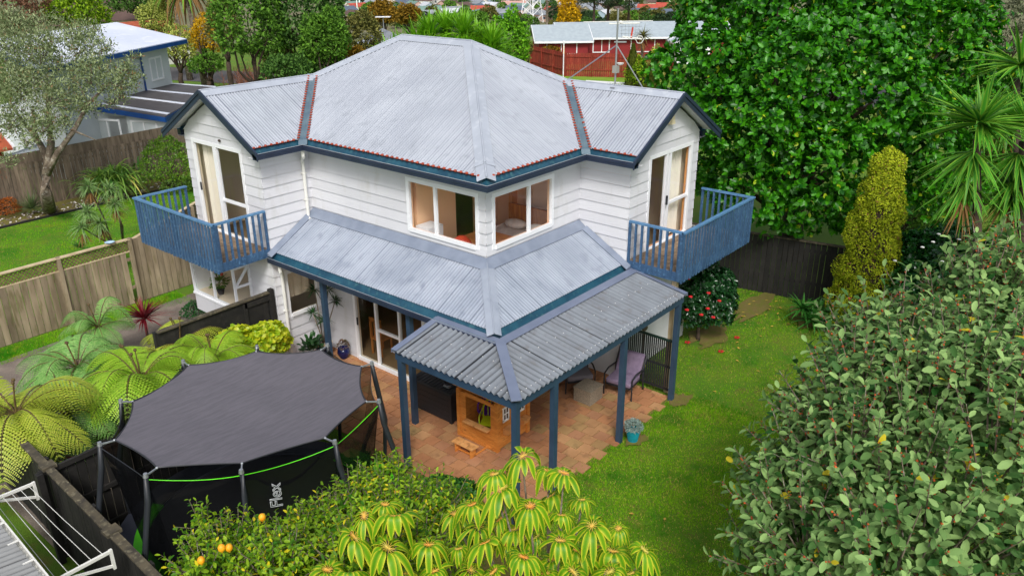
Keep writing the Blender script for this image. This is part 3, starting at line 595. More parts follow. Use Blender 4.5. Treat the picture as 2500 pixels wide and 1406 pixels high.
# box bay window under the left balcony
bx0, bx1, by0, by1, bz0, bz1 = XL-.5, XL, B_+OV+1.0, B_+OV+3.0, 1.34, 2.45
mb = MB(); mb.box(bx0+.01,by0+.01,bz0-.5,bx1,by1-.01,bz0-.05); bay = mb.build('bay_window', m_white, house)
mb = MB(); mb.box(bx0-.02,by0-.02,bz0-.05,bx1,by1+.02,bz0); mb.build('sill', m_trim, bay)
mb = MB(); fw = .055
for (a, b) in ((bx0,by0),(bx0,by1)): mb.box(a-.0,b-(0 if b == by0 else fw),bz0,a+fw,b+(fw if b == by0 else 0),bz1)
mb.box(bx0,by0+fw,bz0,bx0+fw,by1-fw,bz0+fw); mb.box(bx0,by0+fw,bz1-fw,bx0+fw,by1-fw,bz1); mb.box(bx0+.003,(by0+by1)/2-.03,bz0+fw,bx0+fw-.003,(by0+by1)/2+.03,bz1-fw)
for y in (by0, by1-fw): mb.box(bx0+fw,y,bz0,bx1-.002,y+fw,bz0+fw); mb.box(bx0+fw,y,bz1-fw,bx1-.002,y+fw,bz1); mb.box(bx1-.06,y,bz0+fw,bx1-.002,y+fw,bz1-fw); mb.box(bx0+fw,y+.004,bz0+.56,bx1-.06,y+fw-.004,bz0+.62)
mb.beam((bx0+.04,by0+.02,bz0+.6),(bx1-.04,by0+.02,bz1-.04),.035,.07,(0,1,0)); mb.build('frame', m_trim, bay)
mb = MB(); mb.poly([(bx0+.03,by0+.03,bz0+.03),(bx0+.03,by1-.03,bz0+.03),(bx0+.03,by1-.03,bz1-.03),(bx0+.03,by0+.03,bz1-.03)]); mb.poly([(bx0+.03,by0+.03,bz0+.03),(bx1,by0+.03,bz0+.03),(bx1,by0+.03,bz1-.03),(bx0+.03,by0+.03,bz1-.03)]); mb.poly([(bx0+.03,by1-.03,bz0+.03),(bx1,by1-.03,bz0+.03),(bx1,by1-.03,bz1-.03),(bx0+.03,by1-.03,bz1-.03)]); mb.build('pane', m_glass, bay)
mb = MB(); mb.poly([(bx0-.03,by0-.03,bz1),(bx0-.03,by1+.03,bz1),(bx1,by1+.03,bz1+.02),(bx1,by0-.03,bz1+.02)]); mb.build('bay_roof', m_glass, bay)
mb = MB(); mb.box(bx0+.08,by0+.08,bz0+.0,bx1+1.6,by1-.08,bz0+.03); mb.build('counter', m_in2, bay); mb = MB(); mb.box(bx0+.06,by1-.075,bz0+.02,bx1+.3,by1-.06,bz1-.02); mb.build('side_panel', m_trim, bay)
t = thing('potted_plant', 'red flowering plant in a dark pot on the bay window counter', 'potted plant', (bx0+.3,by1-.8,bz0+.03)); px_, py_, pz_ = bx0+.3, by1-.8, bz0+.03; mb = MB(); mb.lathe((px_,py_,pz_), [(.07,0),(.1,.14),(.08,.14),(0,.12)], 12); mb.build('pot', m_black, t, smooth=True)
rng = np.random.default_rng(17); d = sph(rng, 120); d[:,2] = np.abs(d[:,2]); leaves('foliage', V(px_,py_,pz_+.25)+d*V(.2,.2,.3)*rng.uniform(.3,1,(120,1)), norm(d-V(0,0,.3)), norm(d+V(0,0,1)), .12, .06, LEAF('houseplant_leaf', lin(110,150,60), lin(60,110,44)), t, TL); mb = MB(); mb.ball((px_-.05,py_+.12,pz_+.6), .055); mb.build('flower', m_red, t, smooth=True); mb = MB(); mb.ball((px_+.06,py_-.05,pz_+.55), .05); mb.build('flower', m_red, t, smooth=True)
# lower roof ---------------------------------------------------------------
run = XI-GL; tp2 = (ZB-ZL)/run; lr = MB(); e2 = .17
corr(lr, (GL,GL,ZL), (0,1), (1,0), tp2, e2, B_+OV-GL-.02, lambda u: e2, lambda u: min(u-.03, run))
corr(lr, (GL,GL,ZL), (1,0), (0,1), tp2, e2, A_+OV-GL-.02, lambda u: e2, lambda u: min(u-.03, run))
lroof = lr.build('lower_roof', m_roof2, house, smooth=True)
mb = MB(); cap(mb, (GL+.1,GL+.1,ZL+.1*tp2+.02), (XI-.0,OV-.0,ZB+.01), (-1,0), (0,-1), tp2, .15, .024, roll=.014); mb.build('hip_cap', m_roof2, lroof)
mb = MB(); L1 = V(GL+.0,B_+OV,ZL); zf = lambda x: ZL+(x-GL)*tp2; w = .24
mb.hexa([(XI-w,OV-w,zf(XI-w)+.022),(XI-w,B_+OV-.02,zf(XI-w)+.022),(XI-.02,B_+OV-.02,ZB+.03),(XI-.02,OV-.02,ZB+.03),(XI-w,OV-w,zf(XI-w)+.03),(XI-w,B_+OV-.02,zf(XI-w)+.03),(XI-.02,B_+OV-.02,ZB+.06),(XI-.02,OV-.02,ZB+.06)])
mb.hexa([(OV-w,OV-w,zf(XI-w)+.021),(A_+OV-.02,OV-w,zf(XI-w)+.021),(A_+OV-.02,OV-.02,ZB+.031),(OV-.02,OV-.02,ZB+.031),(OV-w,OV-w,zf(XI-w)+.031),(A_+OV-.02,OV-w,zf(XI-w)+.031),(A_+OV-.02,OV-.02,ZB+.061),(OV-.02,OV-.02,ZB+.061)][::1])
for s in (0, 1):
    a0 = V(GL+.02,B_+OV-.03,zf(GL)+.02); a1 = V(XI-w,B_+OV-.03,zf(XI-w)+.02); t = V(0,-.16,0)
    if s: sw = lambda p: V(p[1]-B_+A_, p[0], p[2]); a0, a1, t = sw(a0), sw(a1), V(-.16,0,0)
    mb.hexa([a0, a1, a1+t, a0+t, a0+V(0,0,.07), a1+V(0,0,.07), a1+t+V(0,0,.015), a0+t+V(0,0,.015)])
mb.build('flashing', m_cap2, lroof)
gutter([((GL,B_+OV-.02),(GL,GL),(1,0),0,1), ((GL,GL),(A_+OV-.02,GL),(0,1),1,0)], ZL, 1, lich=14, seed=9)
mb = MB(); mb.poly([(GL+.1,GL+.1,ZL-.13),(GL+.1,B_+OV,ZL-.13),(XI,B_+OV,ZL-.13),(XI,OV,ZL-.13)]); mb.poly([(GL+.1,GL+.1,ZL-.13),(XI,OV,ZL-.13),(A_+OV,OV,ZL-.13),(A_+OV,GL+.1,ZL-.13)]); mb.build('soffit', m_soffit, house)
# downpipes
mb = MB(); x, y = .22, B_+OV-.075
mb.tube([(.05,B_+.10,ZG-.16),(.05,B_+.10,ZG-.30),(.07,B_+.12,ZG-.34),(x-.02,y-.02,ZG-.44),(x,y,ZG-.5),(x,y,ZB-.05),(x-.05,y-.12,ZB-.15)], .04, 10)
for z in (ZG-.8, ZG-1.45): mb.box(x-.055,y-.03,z,x+.055,y+.07,z+.02)
mb.build('downpipe', m_pipe, house, smooth=False)
mb = MB(); x, y = -.72, B_+OV-.07
mb.tube([(GL+.1,B_+OV-.35,ZL-.14),(GL+.1,B_+OV-.35,ZL-.32),(x,y,ZL-.46),(x,y,.03)], .042, 10); mb.box(x-.06,y-.03,1.4,x+.06,y+.06,1.42); mb.build('downpipe', m_pipe, house)
# security light / vent on right gable, small light on left
mb = MB(); x = A_+WR; mb.hexa([(x-.08,YR-.14,5.93),(x+.07,YR-.14,5.93),(x+.07,YR-.025,5.93),(x-.08,YR-.025,5.93),(x-.06,YR-.12,6.13),(x+.05,YR-.12,6.13),(x+.05,YR-.025,6.13),(x-.06,YR-.025,6.13)]); mb.build('wall_lamp', M('lamp_cream', lin(226,214,178), rough=.5), house)
mb = MB(); mb.ball((XL-.05,B_+WL-.05,5.45), .035); mb.build('wall_lamp', m_barkd, house)
# balconies ------------------------------------------------------------------
def balcony(Wf, par, L, zt=4.015, zb=2.866, dep=1.39, name='balcony'):
    """Wf maps (along, out, z) to the world"""
    def hx(mb, a0, o0, z0_, a1, o1, z1_): mb.hexa([Wf(*q) for q in ((a0,o0,z0_),(a1,o0,z0_),(a1,o1,z0_),(a0,o1,z0_),(a0,o0,z1_),(a1,o0,z1_),(a1,o1,z1_),(a0,o1,z1_))])
    mb = MB(); t = .045
    hx(mb, 0,.03,zb,t,dep,zb+.2); hx(mb, L-t,.03,zb,L,dep,zb+.2); hx(mb, t,dep-t,zb+.001,L-t,dep-.001,zb+.2); bal = mb.build(name, m_blue, par)
    mb = MB(); n = 11; w = (dep-.06-t)/n
    for i in range(n): hx(mb, t+.004,.03+w*i+.006,zb+.16,L-t-.004,.03+w*(i+1)-.004,zb+.195+.002*(i % 2))
    mb.build('deck', m_deck, bal)
    mb = MB(); r = .09; h = .04
    hx(mb, -.02,.03,zt-h,r-.02,dep+.0,zt); hx(mb, L-r+.02,.03,zt-h,L+.02,dep,zt); hx(mb, -.02,dep-r+.05,zt-h+.003,L+.02,dep+.05,zt+.003); mb.build('handrail', m_rail, bal)
    for sd in (0, 1):
        mb = MB(); a = 0 if sd == 0 else L-.02
        for i in range(9):
            o_ = .06+i*(dep-.14)/8; ww = .045 if i not in (0, 8) else .055; hx(mb, a-.022,o_-ww/2,zb+.05,a+.022,o_+ww/2,zt-h)
        mb.build('side_balusters', m_blue, bal)
    mb = MB(); n = int(L/.135); rg = np.random.default_rng(2)
    for i in range(n+1):
        a = .03+i*(L-.06)/n; ww = .078+rg.uniform(-.008,.006); hx(mb, a-ww/2,dep+.0,zb-.02+rg.uniform(-.01,.01),a+ww/2,dep+.022,zt-h)
    for a in (0, L/2, L): hx(mb, a-.045,dep-.07,zb+.02,a+.045,dep-.002,zt-h)
    mb.build('front_balusters', m_blue, bal)
    return bal
balcony(lambda a, o, z: (3.745+a, YR-o, z), house, 3.49); balcony(lambda a, o, z: (XL-o, 6.095+a, z), house, 3.45)
mb = MB(); mb.box(3.85,YR-1.25,0,3.96,YR-1.14,2.86); mb.build('balcony_post', m_cream, house); 
# furniture seen through the windows ---------------------------------------------
def bed(name, label, x0, y0, x1, y1, z, head, mat2, loc):
    o = thing(name, label, 'bed', loc); mb = MB(); mb.box(x0,y0,z+.08,x1,y1,z+.3); mb.build('bed_base', m_wood, o)
    mb = MB(); n = 10
    def top(x, y): return z+.55+.03*math.sin(7*x+3)*math.sin(6*y)+.02*math.sin(15*x+9*y)
    for i in range(n):
        for j in range(n):
            xa, xb, ya, yb = [x0-.03+(x1-x0+.06)*q/n for q in (i,i+1)]+[y0-.03+(y1-y0+.06)*q/n for q in (j,j+1)]
            mb.poly([(xa,ya,top(xa,ya)),(xb,ya,top(xb,ya)),(xb,yb,top(xb,yb)),(xa,yb,top(xa,yb))])
    for (a,b,c,d) in ((x0,y0,x1,y0),(x1,y0,x1,y1),(x1,y1,x0,y1),(x0,y1,x0,y0)): mb.poly([(a,b,z+.15),(c,d,z+.15),(c,d,top(c,d)),(a,b,top(a,b))])
    mb.build('mattress', m_bedw, o, smooth=True)
    mb = MB(); cx, cy = (x0+x1)/2, (y0+y1)/2
    if head == 'x': mb.ball((x1-.25,cy-.35,z+.66),(.2,.32,.11),0,12,8); mb.ball((x1-.25,cy+.35,z+.66),(.2,.32,.11),0,12,8); hb = (x1,y0,x1+.06,y1)
    else: mb.ball((cx-.35,y1-.25,z+.66),(.32,.2,.11),0,12,8); mb.ball((cx+.35,y1-.25,z+.66),(.32,.2,.11),0,12,8); hb = (x0,y1,x1,y1+.06)
    mb.build('pillow', m_bedw, o, smooth=True); mb = MB(); mb.box(hb[0],hb[1],z,hb[2],hb[3],z+1.05); mb.build('headboard', m_wood, o)
    mb = MB(); mb.box(x0+.02 if head == 'x' else x0-.04, y0-.04 if head == 'x' else y0+.02, z+.3, (x0+(x1-x0)*.55) if head == 'x' else x1+.04, y1+.04 if head == 'x' else y0+(y1-y0)*.55, z+.62); mb.build('blanket', mat2, o, smooth=False); return o
bed('bed', 'bed with orange cover and white linen behind the corner windows', 1.35, .75, 3.4, 2.3, 2.86, 'x', m_bedo, (2.4,1.5,2.86))
bed('bed', 'bed with wooden headboard inside the right balcony door', 4.3, .6, 5.6, 2.5, 2.86, 'y', m_bedw, (5,1.5,2.86))
mb = MB(); mb.ball((1.1,1.75,3.5),(.26,.24,.3),0,12,8); tag(mb.build('cushion', m_red, smooth=True), 'red cushion on the bed behind the corner window', 'cushion')
t = thing('wardrobe', 'tall peach wardrobe behind the left corner window', 'wardrobe', (1.4,3.3,2.86)); mb = MB(); mb.box(.75,2.75,2.87,2.0,3.28,5.2); mb.build('cabinet', m_in, t); mb = MB(); mb.box(1.37,2.735,3.0,1.38,2.75,5.1); mb.box(1.33,2.72,4.0,1.35,2.75,4.15); mb.build('handle', m_black, t)
t = thing('bedside_cabinet', 'white bedside cabinet under the left corner window', 'cabinet', (.9,2.7,2.86)); mb = MB(); mb.box(.65,2.3,2.87,1.1,2.7,3.95); mb.build('cabinet', m_trim, t); mb = MB(); mb.box(.64,2.45,3.7,.65,2.6,3.72); mb.build('handle', m_steel, t)
t = thing('dresser', 'white dresser with stool inside the left balcony door', 'dresser', (.4,7.6,2.86)); mb = MB(); mb.box(-.1,7.1,3.5,.7,8.0,3.56); 
for a in (-.05,.62):
    for b in (7.15,7.92): mb.box(a,b,2.87,a+.05,b+.05,3.5)
mb.build('table', m_trim, t); mb = MB(); mb.box(.6,7.2,3.56,.64,7.9,4.5); mb.build('mirror', m_steel, t)
curtain('curtain', 'cream curtain in the left half of the left balcony door', (XL+.2,B_+OV+2.1), (0,1), .62, 3.06, 5.2, m_curtain)
curtain('curtain', 'pale curtain on the right side of the right balcony door', (A_+OV+1.95,YR+.22), (1,0), .72, 3.06, 5.2, m_curtain)
curtain('curtain', 'sheer curtain beside the stile of the left balcony door', (XL+.24,B_+OV+.8), (0,1), .35, 3.06, 5.2, m_curtain, waves=5)
mb = MB(); mb.box(A_+OV+1.9,2.57,4.2,A_+OV+2.4,2.6,4.9); tag(mb.build('picture', [m_wood]), 'framed picture on the orange bedroom wall', 'picture')
t = thing('dining_chair', 'honey timber chair just inside the lower sliding door', 'chair', (.95,4.5,.07)); mb = MB(); mb.box(.75,4.3,.5,1.15,4.7,.54); mb.build('seat', m_wood, t)
mb = MB(); [mb.box(.75,a,.54,.8,a+.05,1.05) for a in (4.3,4.48,4.65)]; mb.box(.75,4.3,1.0,.8,4.7,1.1); mb.build('backrest', m_wood, t)
for a in (.76,1.1):
    for b in (4.31,4.65): mb = MB(); mb.box(a,b,.08,a+.04,b+.04,.5); mb.build('leg', m_wood, t)
t = thing('dining_table', 'honey timber table inside the lower sliding door', 'table', (1.4,2.9,.07)); mb = MB(); mb.box(.95,2.3,.76,2.1,3.4,.8); mb.build('tabletop', m_wood, t)
for a in (1.0,2.0):
    for b in (2.36,3.3): mb = MB(); mb.box(a,b,.08,a+.06,b+.06,.76); mb.build('leg', m_wood, t)
curtain('curtain', 'white curtain behind the window beside the gate', (XL+.25,B_+OV+.35), (1,0), 1.0, 1.5, 2.4, m_in2, waves=4, amp=.01)

# ------------------------------------------------------------------ pergola
pg = thing('pergola', 'blue post pergola with grey corrugated roof wrapping the house corner', 'pergola', (0,-1.5,0))
px0, py0, px1, py1, pi, piy, zh, zl2 = -2.13, -2.44, 3.765, .575, -.925, -1.055, 2.855, 2.62
tpp = (zh-zl2)/(pi-px0); mb = MB(); hp = lambda u: u
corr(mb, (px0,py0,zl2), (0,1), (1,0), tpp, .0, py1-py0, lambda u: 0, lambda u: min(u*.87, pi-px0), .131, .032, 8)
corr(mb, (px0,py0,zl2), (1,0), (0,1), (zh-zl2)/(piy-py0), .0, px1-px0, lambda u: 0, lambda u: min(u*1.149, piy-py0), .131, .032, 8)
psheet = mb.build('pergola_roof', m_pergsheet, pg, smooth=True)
mb = MB(); L = pi-px0; L2 = piy-py0; th = V(0,0,.012)
def strip(a, b, c, d, up=.03, t=.012): up += .01; q = [V(*x)+V(0,0,up) for x in (a,b,c,d)]; mb.hexa(q+[x+V(0,0,t) for x in q])
w = .13; zq = lambda x: zl2+(x-px0)*tpp; zr_ = lambda y: zl2+(y-py0)*(zh-zl2)/L2
strip((pi-w,piy-w*1.15,zq(pi-w)), (pi+.03,piy+.03,zh+.01), (pi+.03,py1,zh+.01), (pi-w,py1,zq(pi-w)), .026)
strip((pi-w,piy-w*1.15,zq(pi-w)), (px1,piy-w*1.15,zr_(piy-w*1.15)), (px1,piy+.03,zh+.01), (pi+.03,piy+.03,zh+.01), .027)
strip((px0-.02,py1-.12,zl2), (pi,py1-.12,zh), (pi,py1+.02,zh), (px0-.02,py1+.02,zl2), .034)
strip((px1-.10,py0-.02,zl2), (px1+.02,py0-.02,zl2), (px1+.02,piy,zh), (px1-.10,piy,zh), .034)
mb.box(px0-.02,py1+.008,zl2-.02,pi,py1+.02,zl2+.05); mb.box(px1+.008,py0-.02,zl2-.02,px1+.02,piy,zl2+.05)
dh = unit(V(L,L2,0)); sh = V(-dh[1],dh[0],0)*.095; a = V(px0-.02,py0-.02,zl2); b = V(pi-.02,piy-.02,zh)
q = [a-sh, a+sh*.95, b+sh, b-sh]; q = [x+V(0,0,.062) for x in q]; mb.hexa(q+[x+V(0,0,.012) for x in q])
mb.build('flashing', m_perg, psheet)
mb = MB(); mb.ball((0,0,0), (.011,.011,.007), 0, 6, 3); scr = None
for f_ in (.09, .56):
    for i in range(1, 47):
        u = i*.131+.0327; pp = []
        if u < px1-px0-.1 and (f_ < .3 or i % 2 == 0) and f_*L2 < u*1.149-.12: pp.append((px0+u, py0+f_*L2, zl2+f_*L2*(zh-zl2)/L2+.034))
        if u < py1-py0-.15 and (f_ < .3 or i % 2 == 0) and f_*L < u*.87-.12: pp.append((px0+f_*L, py0+u, zl2+f_*L*tpp+.034))
        for q in pp:
            o_ = mb.build('screw', m_screw, psheet) if scr is None else link('screw', scr, psheet); scr = o_.data; o_.location = q
mb = MB(); mb.box(px0+.04,py0+.04,zl2-.18,px0+.085,py1-.02,zl2-.03); mb.box(px0+.085,py0+.041,zl2-.18,px1-.02,py0+.085,zl2-.031); mb.build('beam', m_post, pg)
mb = MB(); mb.beam((px0+.09,py1-.05,zl2-.09),(pi,py1-.05,zh-.09),.045,.12); mb.beam((px1-.05,py0+.09,zl2-.09),(px1-.05,piy,zh-.09),.045,.12); mb.box(pi-.02,piy+.0,zh-.16,pi+.02,py1,zh-.03); mb.box(pi+.02,piy-.001,zh-.16,px1-.02,piy+.04,zh-.03); mb.build('rafter', m_post, pg)
for (x, y) in ((-2.03,.46),(-2.03,-2.34),(-.93,-2.34),(1.41,-2.34),(3.62,-2.34)): mb = MB(); mb.box(x-.055,y-.055,-.02,x+.055,y+.055,zl2-.035 if x < 3.6 else zl2-.03); mb.build('post', m_post, pg)
mb = MB(); mb.box(-.86,1.45,0,-.75,1.56,ZL-.135); mb.build('post', m_post, pg); mb = MB(); mb.box(-.86,4.28,0,-.75,4.39,ZL-.135); mb.build('post', m_post, pg)

# ------------------------------------------------------------------ things on the patio
def vec_box(mb, c, s, m=0): mb.box(c[0]-s[0]/2,c[1]-s[1]/2,c[2]-s[2]/2,c[0]+s[0]/2,c[1]+s[1]/2,c[2]+s[2]/2,m)
m_cedar = M('cedar_boards', lin(222,148,70), lin(200,122,50), rough=.55, scale=2.5, stretch=(1,1,6), c3=lin(160,94,40), s3=9, bump=.002, bscale=30)
m_cedar2 = M('pale_cedar', lin(226,168,106), lin(204,144,82), rough=.6, scale=4, c3=lin(150,98,56), s3=10)
m_lime = M('lime_plastic', lin(186,200,30), rough=.35); m_purple = M('purple_plastic', lin(96,44,170), rough=.35)
ph = thing('playhouse', 'cedar cubby house with white cross windows under the pergola corner', 'playhouse', (0,-.1,0))
# footprint x -.50..0.5, y -.63..0.47
a0, a1, b0, b1, hw = -.50, .48, -.60, .44, 1.16
mb = MB()
for (x,y) in ((a0,b0),(a0,b1),(a1,b0),(a1,b1)): mb = MB(); mb.box(x-.045,y-.045,0.025,x+.045,y+.045,hw); mb.build('corner_post', m_cedar, ph)
mb = MB(); mb.box(a0-.05,b0+.05,.03,a0-.02,b1-.05,.08); mb.build('base_rail', m_cedar, ph)
mb = MB(); n = 5
for i in range(n): mb.box(a0-.02,b0+.045,.06+i*.085,a0+.0,b1-.045,.06+i*.085+.081)
mb.box(a0-.03,b0+.045,.48,a0-.001,b0+.15,hw-.05); mb.box(a0-.03,b1-.2,.48,a0-.001,b1-.045,hw-.05); mb.box(a0-.022,b0+.15,hw-.12,a0-.002,b1-.2,hw-.03); mb.build('front_wall', m_cedar, ph)
for yy in (b0, b1):
    mb = MB(); y0_, y1_ = (yy-.012,yy+.012)
    for i in range(13):
        z = .06+i*.085; 
        if z+.08 > hw: break
        mb.box(a0+.045,y0_,z,a1-.045,y1_,z+.082)
    mb.poly([(a0,yy,hw-.03),(a1,yy,hw-.03),((a0+a1)/2,yy,hw+.34)]); mb.poly([(a0,yy+.02,hw-.03),(a1,yy+.02,hw-.03),((a0+a1)/2,yy+.02,hw+.34)]); mb.build('side_wall', m_cedar, ph)
for (xc, yy) in ((-.24,b0-.03),(.27,b0-.03)):
    mb = MB(); w, h, z = .2, .32, .66
    mb.box(xc-w/2,yy,z,xc-w/2+.03,yy+.02,z+h); mb.box(xc+w/2-.03,yy,z,xc+w/2,yy+.02,z+h); mb.box(xc-w/2,yy,z-.02,xc+w/2,yy+.021,z+.03); mb.box(xc-w/2-.01,yy-.002,z+h-.03,xc+w/2+.01,yy+.02,z+h); mb.box(xc-.012,yy+.002,z+.03,xc+.012,yy+.018,z+h-.03); mb.box(xc-w/2+.03,yy+.003,z+h/2-.012,xc+w/2-.03,yy+.017,z+h/2+.012)
    f = mb.build('window', m_trim, ph); mb = MB(); mb.box(xc-w/2+.028,yy+.01,z+.02,xc+w/2-.028,yy+.014,z+h-.02); mb.build('pane', M('dark_pane', lin(60,30,36), rough=.2), f)
    mb = MB(); z = .38; mb.hexa([(xc-.09,yy-.11,z),(xc+.09,yy-.11,z),(xc+.09,yy+.01,z-.03),(xc-.09,yy+.01,z-.03),(xc-.11,yy-.16,z+.13),(xc+.11,yy-.16,z+.13),(xc+.11,yy+.01,z+.13),(xc-.11,yy+.01,z+.13)]); mb.build('flower_box', m_cedar2, ph)
mb = MB(); xm = (a0+a1)/2; mb.hexa([(a0-.06,b0-.12,hw+.06),(xm,b0-.12,hw+.38),(xm,b1+.12,hw+.38),(a0-.06,b1+.12,hw+.06),(a0-.06,b0-.12,hw+.09),(xm,b0-.12,hw+.41),(xm,b1+.12,hw+.41),(a0-.06,b1+.12,hw+.09)])
mb.hexa([(xm,b0-.12,hw+.38),(a1+.16,b0-.12,hw+.0),(a1+.16,b1+.12,hw+.0),(xm,b1+.12,hw+.38),(xm,b0-.12,hw+.41),(a1+.16,b0-.12,hw+.03),(a1+.16,b1+.12,hw+.03),(xm,b1+.12,hw+.41)]); mb.build('roof', m_cedar2, ph)
mb = MB(); mb.box(a0-.14,b0+.16,.47,a0+.0,b1-.2,.50); mb.build('counter_shelf', m_cedar2, ph)
mb = MB(); mb.box(a1-.01,b0+.05,.06,a1+.01,b1-.05,hw); mb.build('back_wall', m_cedar, ph)
mb = MB(); mb.ball((.02,b0-.1,.52), (.06,.05,.06)); tag(mb.build('toy', M('pink_plastic', lin(214,30,90), rough=.4)), 'bright pink toy in front of the playhouse side wall', 'toy')
def kid_chair(label, x, y, rz, mat):
    o = thing('kids_chair', label, 'chair', (x,y,.03)); c, s = math.cos(rz), math.sin(rz); R = lambda a, b, z: (x+1.3*(c*a-s*b), y+1.3*(s*a+c*b), .03+1.35*z)
    mb = MB(); mb.hexa([R(-.13,-.13,.27),R(.13,-.13,.27),R(.13,.13,.27),R(-.13,.13,.27),R(-.15,-.15,.3),R(.15,-.15,.3),R(.15,.15,.3),R(-.15,.15,.3)]); mb.build('seat', mat, o)
    mb = MB()
    mb.tube([R(.12,-.15,.3),R(.17,-.15,.46),R(.19,-.10,.56),R(.2,0,.6),R(.19,.10,.56),R(.17,.15,.46),R(.12,.15,.3)], .018, 6)
    for b in (-.08,-.03,.03,.08): mb.tube([R(.14,b*.9,.3),R(.185,b,.57)], .011, 5)
    mb.tube([R(-.12,-.16,.3),R(-.1,-.165,.42),R(.14,-.16,.44)], .015, 6); mb.tube([R(-.12,.16,.3),R(-.1,.165,.42),R(.14,.16,.44)], .015, 6); mb.build('backrest', mat, o)
    for a in (-.13,.13):
        for b in (-.13,.13): mb = MB(); mb.tube([R(a*.95,b*.95,.29),R(a*1.15,b*1.15,0)], .017, 6); mb.build('leg', mat, o)
kid_chair('lime green plastic kids chair inside the playhouse opening', -.2, -.16, .5, m_lime); kid_chair('purple plastic kids chair behind the lime green one', .14, .16, .3, m_purple)
bn = thing('kids_bench', 'small cedar bench in front of the playhouse counter', 'bench', (-.98,-.12,0)); mb = MB(); mb.box(-1.08,-.42,.25,-.98,.14,.275); mb.box(-.97,-.42,.25,-.87,.14,.275); mb.build('seat', m_cedar2, bn)
for y in (-.36,.06): mb = MB(); mb.box(-1.05,y,.025,-.9,y+.03,.25); mb.build('leg', m_cedar, bn)
mb = MB(); mb.box(-.99,-.33,.05,-.96,.06,.08); mb.box(-.96,-.36,.03,-.55,-.33,.055); mb.build('stretcher', m_cedar, bn)
# storage box
sb = thing('storage_box', 'black slatted garden storage box behind the playhouse', 'storage box', (.05,1.45,0)); x0,x1,y0,y1 = -.35,.36,.84,2.05
mb = MB(); mb.box(x0+.03,y0+.03,.03,x1-.03,y1-.03,.7)
for i in range(5): mb.box(x0+.012,y0+.06,.05+i*.13,x0+.03,y1-.06,.05+i*.13+.12); mb.box(x0+.06,y0+.012,.05+i*.13,x1-.06,y0+.03,.05+i*.13+.12)
for a in (x0,x1-.07):
    for b in (y0,y1-.07): mb.box(a,b,.026,a+.07,b+.07,.71)
mb.build('body', m_black, sb); mb = MB(); mb.hexa([(x0-.02,y0-.02,.72),(x1+.01,y0-.02,.72),(x1+.01,y1+.02,.72),(x0-.02,y1+.02,.72),(x0-.01,y0-.01,.77),(x1,y0-.01,.82),(x1,y1+.01,.82),(x0-.01,y1+.01,.77)])
for i in range(12): yy = y0+.06+i*.095; mb.beam((x0+.02,yy,.782),(x1-.03,yy,.826),.03,.016)
mb.build('lid', m_black, sb)
mb = MB(); mb.tube([(.0+.2*math.cos(a),1.12+.2*math.sin(a),.84+.03*(a % 1)) for a in np.linspace(0,18,60)], .014, 6); mb.tube([(.0+.13*math.cos(a),1.12+.13*math.sin(a),.88) for a in np.linspace(0,12,40)], .014, 6); tag(mb.build('garden_hose', m_black, smooth=True), 'coiled black hose lying on the storage box lid', 'hose')
mb = MB(); mb.box(-.24,1.0,.81,-.16,1.16,.85); tag(mb.build('tap_fitting', m_steel), 'small silver fitting on the edge of the storage box', 'fitting')
# ottoman, armchairs, screen, planter
m_wick = M('grey_wicker', lin(158,146,128), lin(126,114,98), rough=.8, scale=40, bump=.003, bscale=160)
ot = thing('ottoman', 'grey woven cube ottoman on the patio pavers', 'ottoman', (2.44,-.84,0)); mb = MB(); mb.box(2.18,-1.08,.03,2.68,-.62,.36); mb.build('base', m_wick, ot); mb = MB(); mb.box(2.165,-1.095,.36,2.695,-.605,.385); mb.build('top', m_wick, ot)
m_lilac = M('lilac_cushion', lin(132,116,140), lin(116,102,126), rough=.85, scale=8)
def armchair(label, x, y, rz, mat):
    o = thing('armchair', label, 'armchair', (x,y,.02)); c, s = math.cos(rz), math.sin(rz); R = lambda a, b, z: (x+c*a-s*b, y+s*a+c*b, .02+z)   # faces -a
    def hx(mb, a0,b0,z0,a1,b1,z1,sk=0): mb.hexa([R(a0,b0,z0),R(a1,b0,z0),R(a1,b1,z0),R(a0,b1,z0),R(a0+sk,b0,z1),R(a1+sk,b0,z1),R(a1+sk,b1,z1),R(a0+sk,b1,z1)])
    mb = MB(); hx(mb,-.32,-.31,.32,.24,.31,.44); q = mb.build('seat_cushion', mat, o); bev(q, .03); mb = MB(); hx(mb,.16,-.31,.43,.29,.31,.86,.22); q = mb.build('back_cushion', mat, o); bev(q, .03)
    mb = MB(); hx(mb,-.3,-.3,.27,.3,.3,.315); mb.build('seat_frame', m_black, o)
    for b in (-.35,.35):
        mb = MB(); mb.tube([R(-.3,b,0),R(-.31,b,.3),R(-.3,b,.54),R(-.1,b,.6),R(.3,b,.56)], .02, 6); mb.build('armrest', m_black, o); mb = MB(); mb.tube([R(.36,b,0),R(.28,b,.35),R(.3,b,.56),R(.5,b,.9)], .02, 6); mb.build('rear_leg', m_black, o)
def bev(o, w, seg=3): m = o.modifiers.new('b', 'BEVEL'); m.width = w; m.segments = seg; o.data.polygons.foreach_set('use_smooth', [True]*len(o.data.polygons))
armchair('lilac cushioned black armchair beside the slatted screen', 3.22, -1.3, .12, m_lilac); armchair('dark cushioned armchair deeper under the pergola roof', 2.75, -.3, .9, M('grey_cushion', lin(104,98,104), rough=.9))
sc = thing('slatted_screen', 'black slatted screen at the right end of the patio', 'screen', (3.76,-1.55,0)); mb = MB()
for i in range(26): y = -2.22+i*.052; mb.box(3.75,y,.12,3.765,y+.03,1.38)
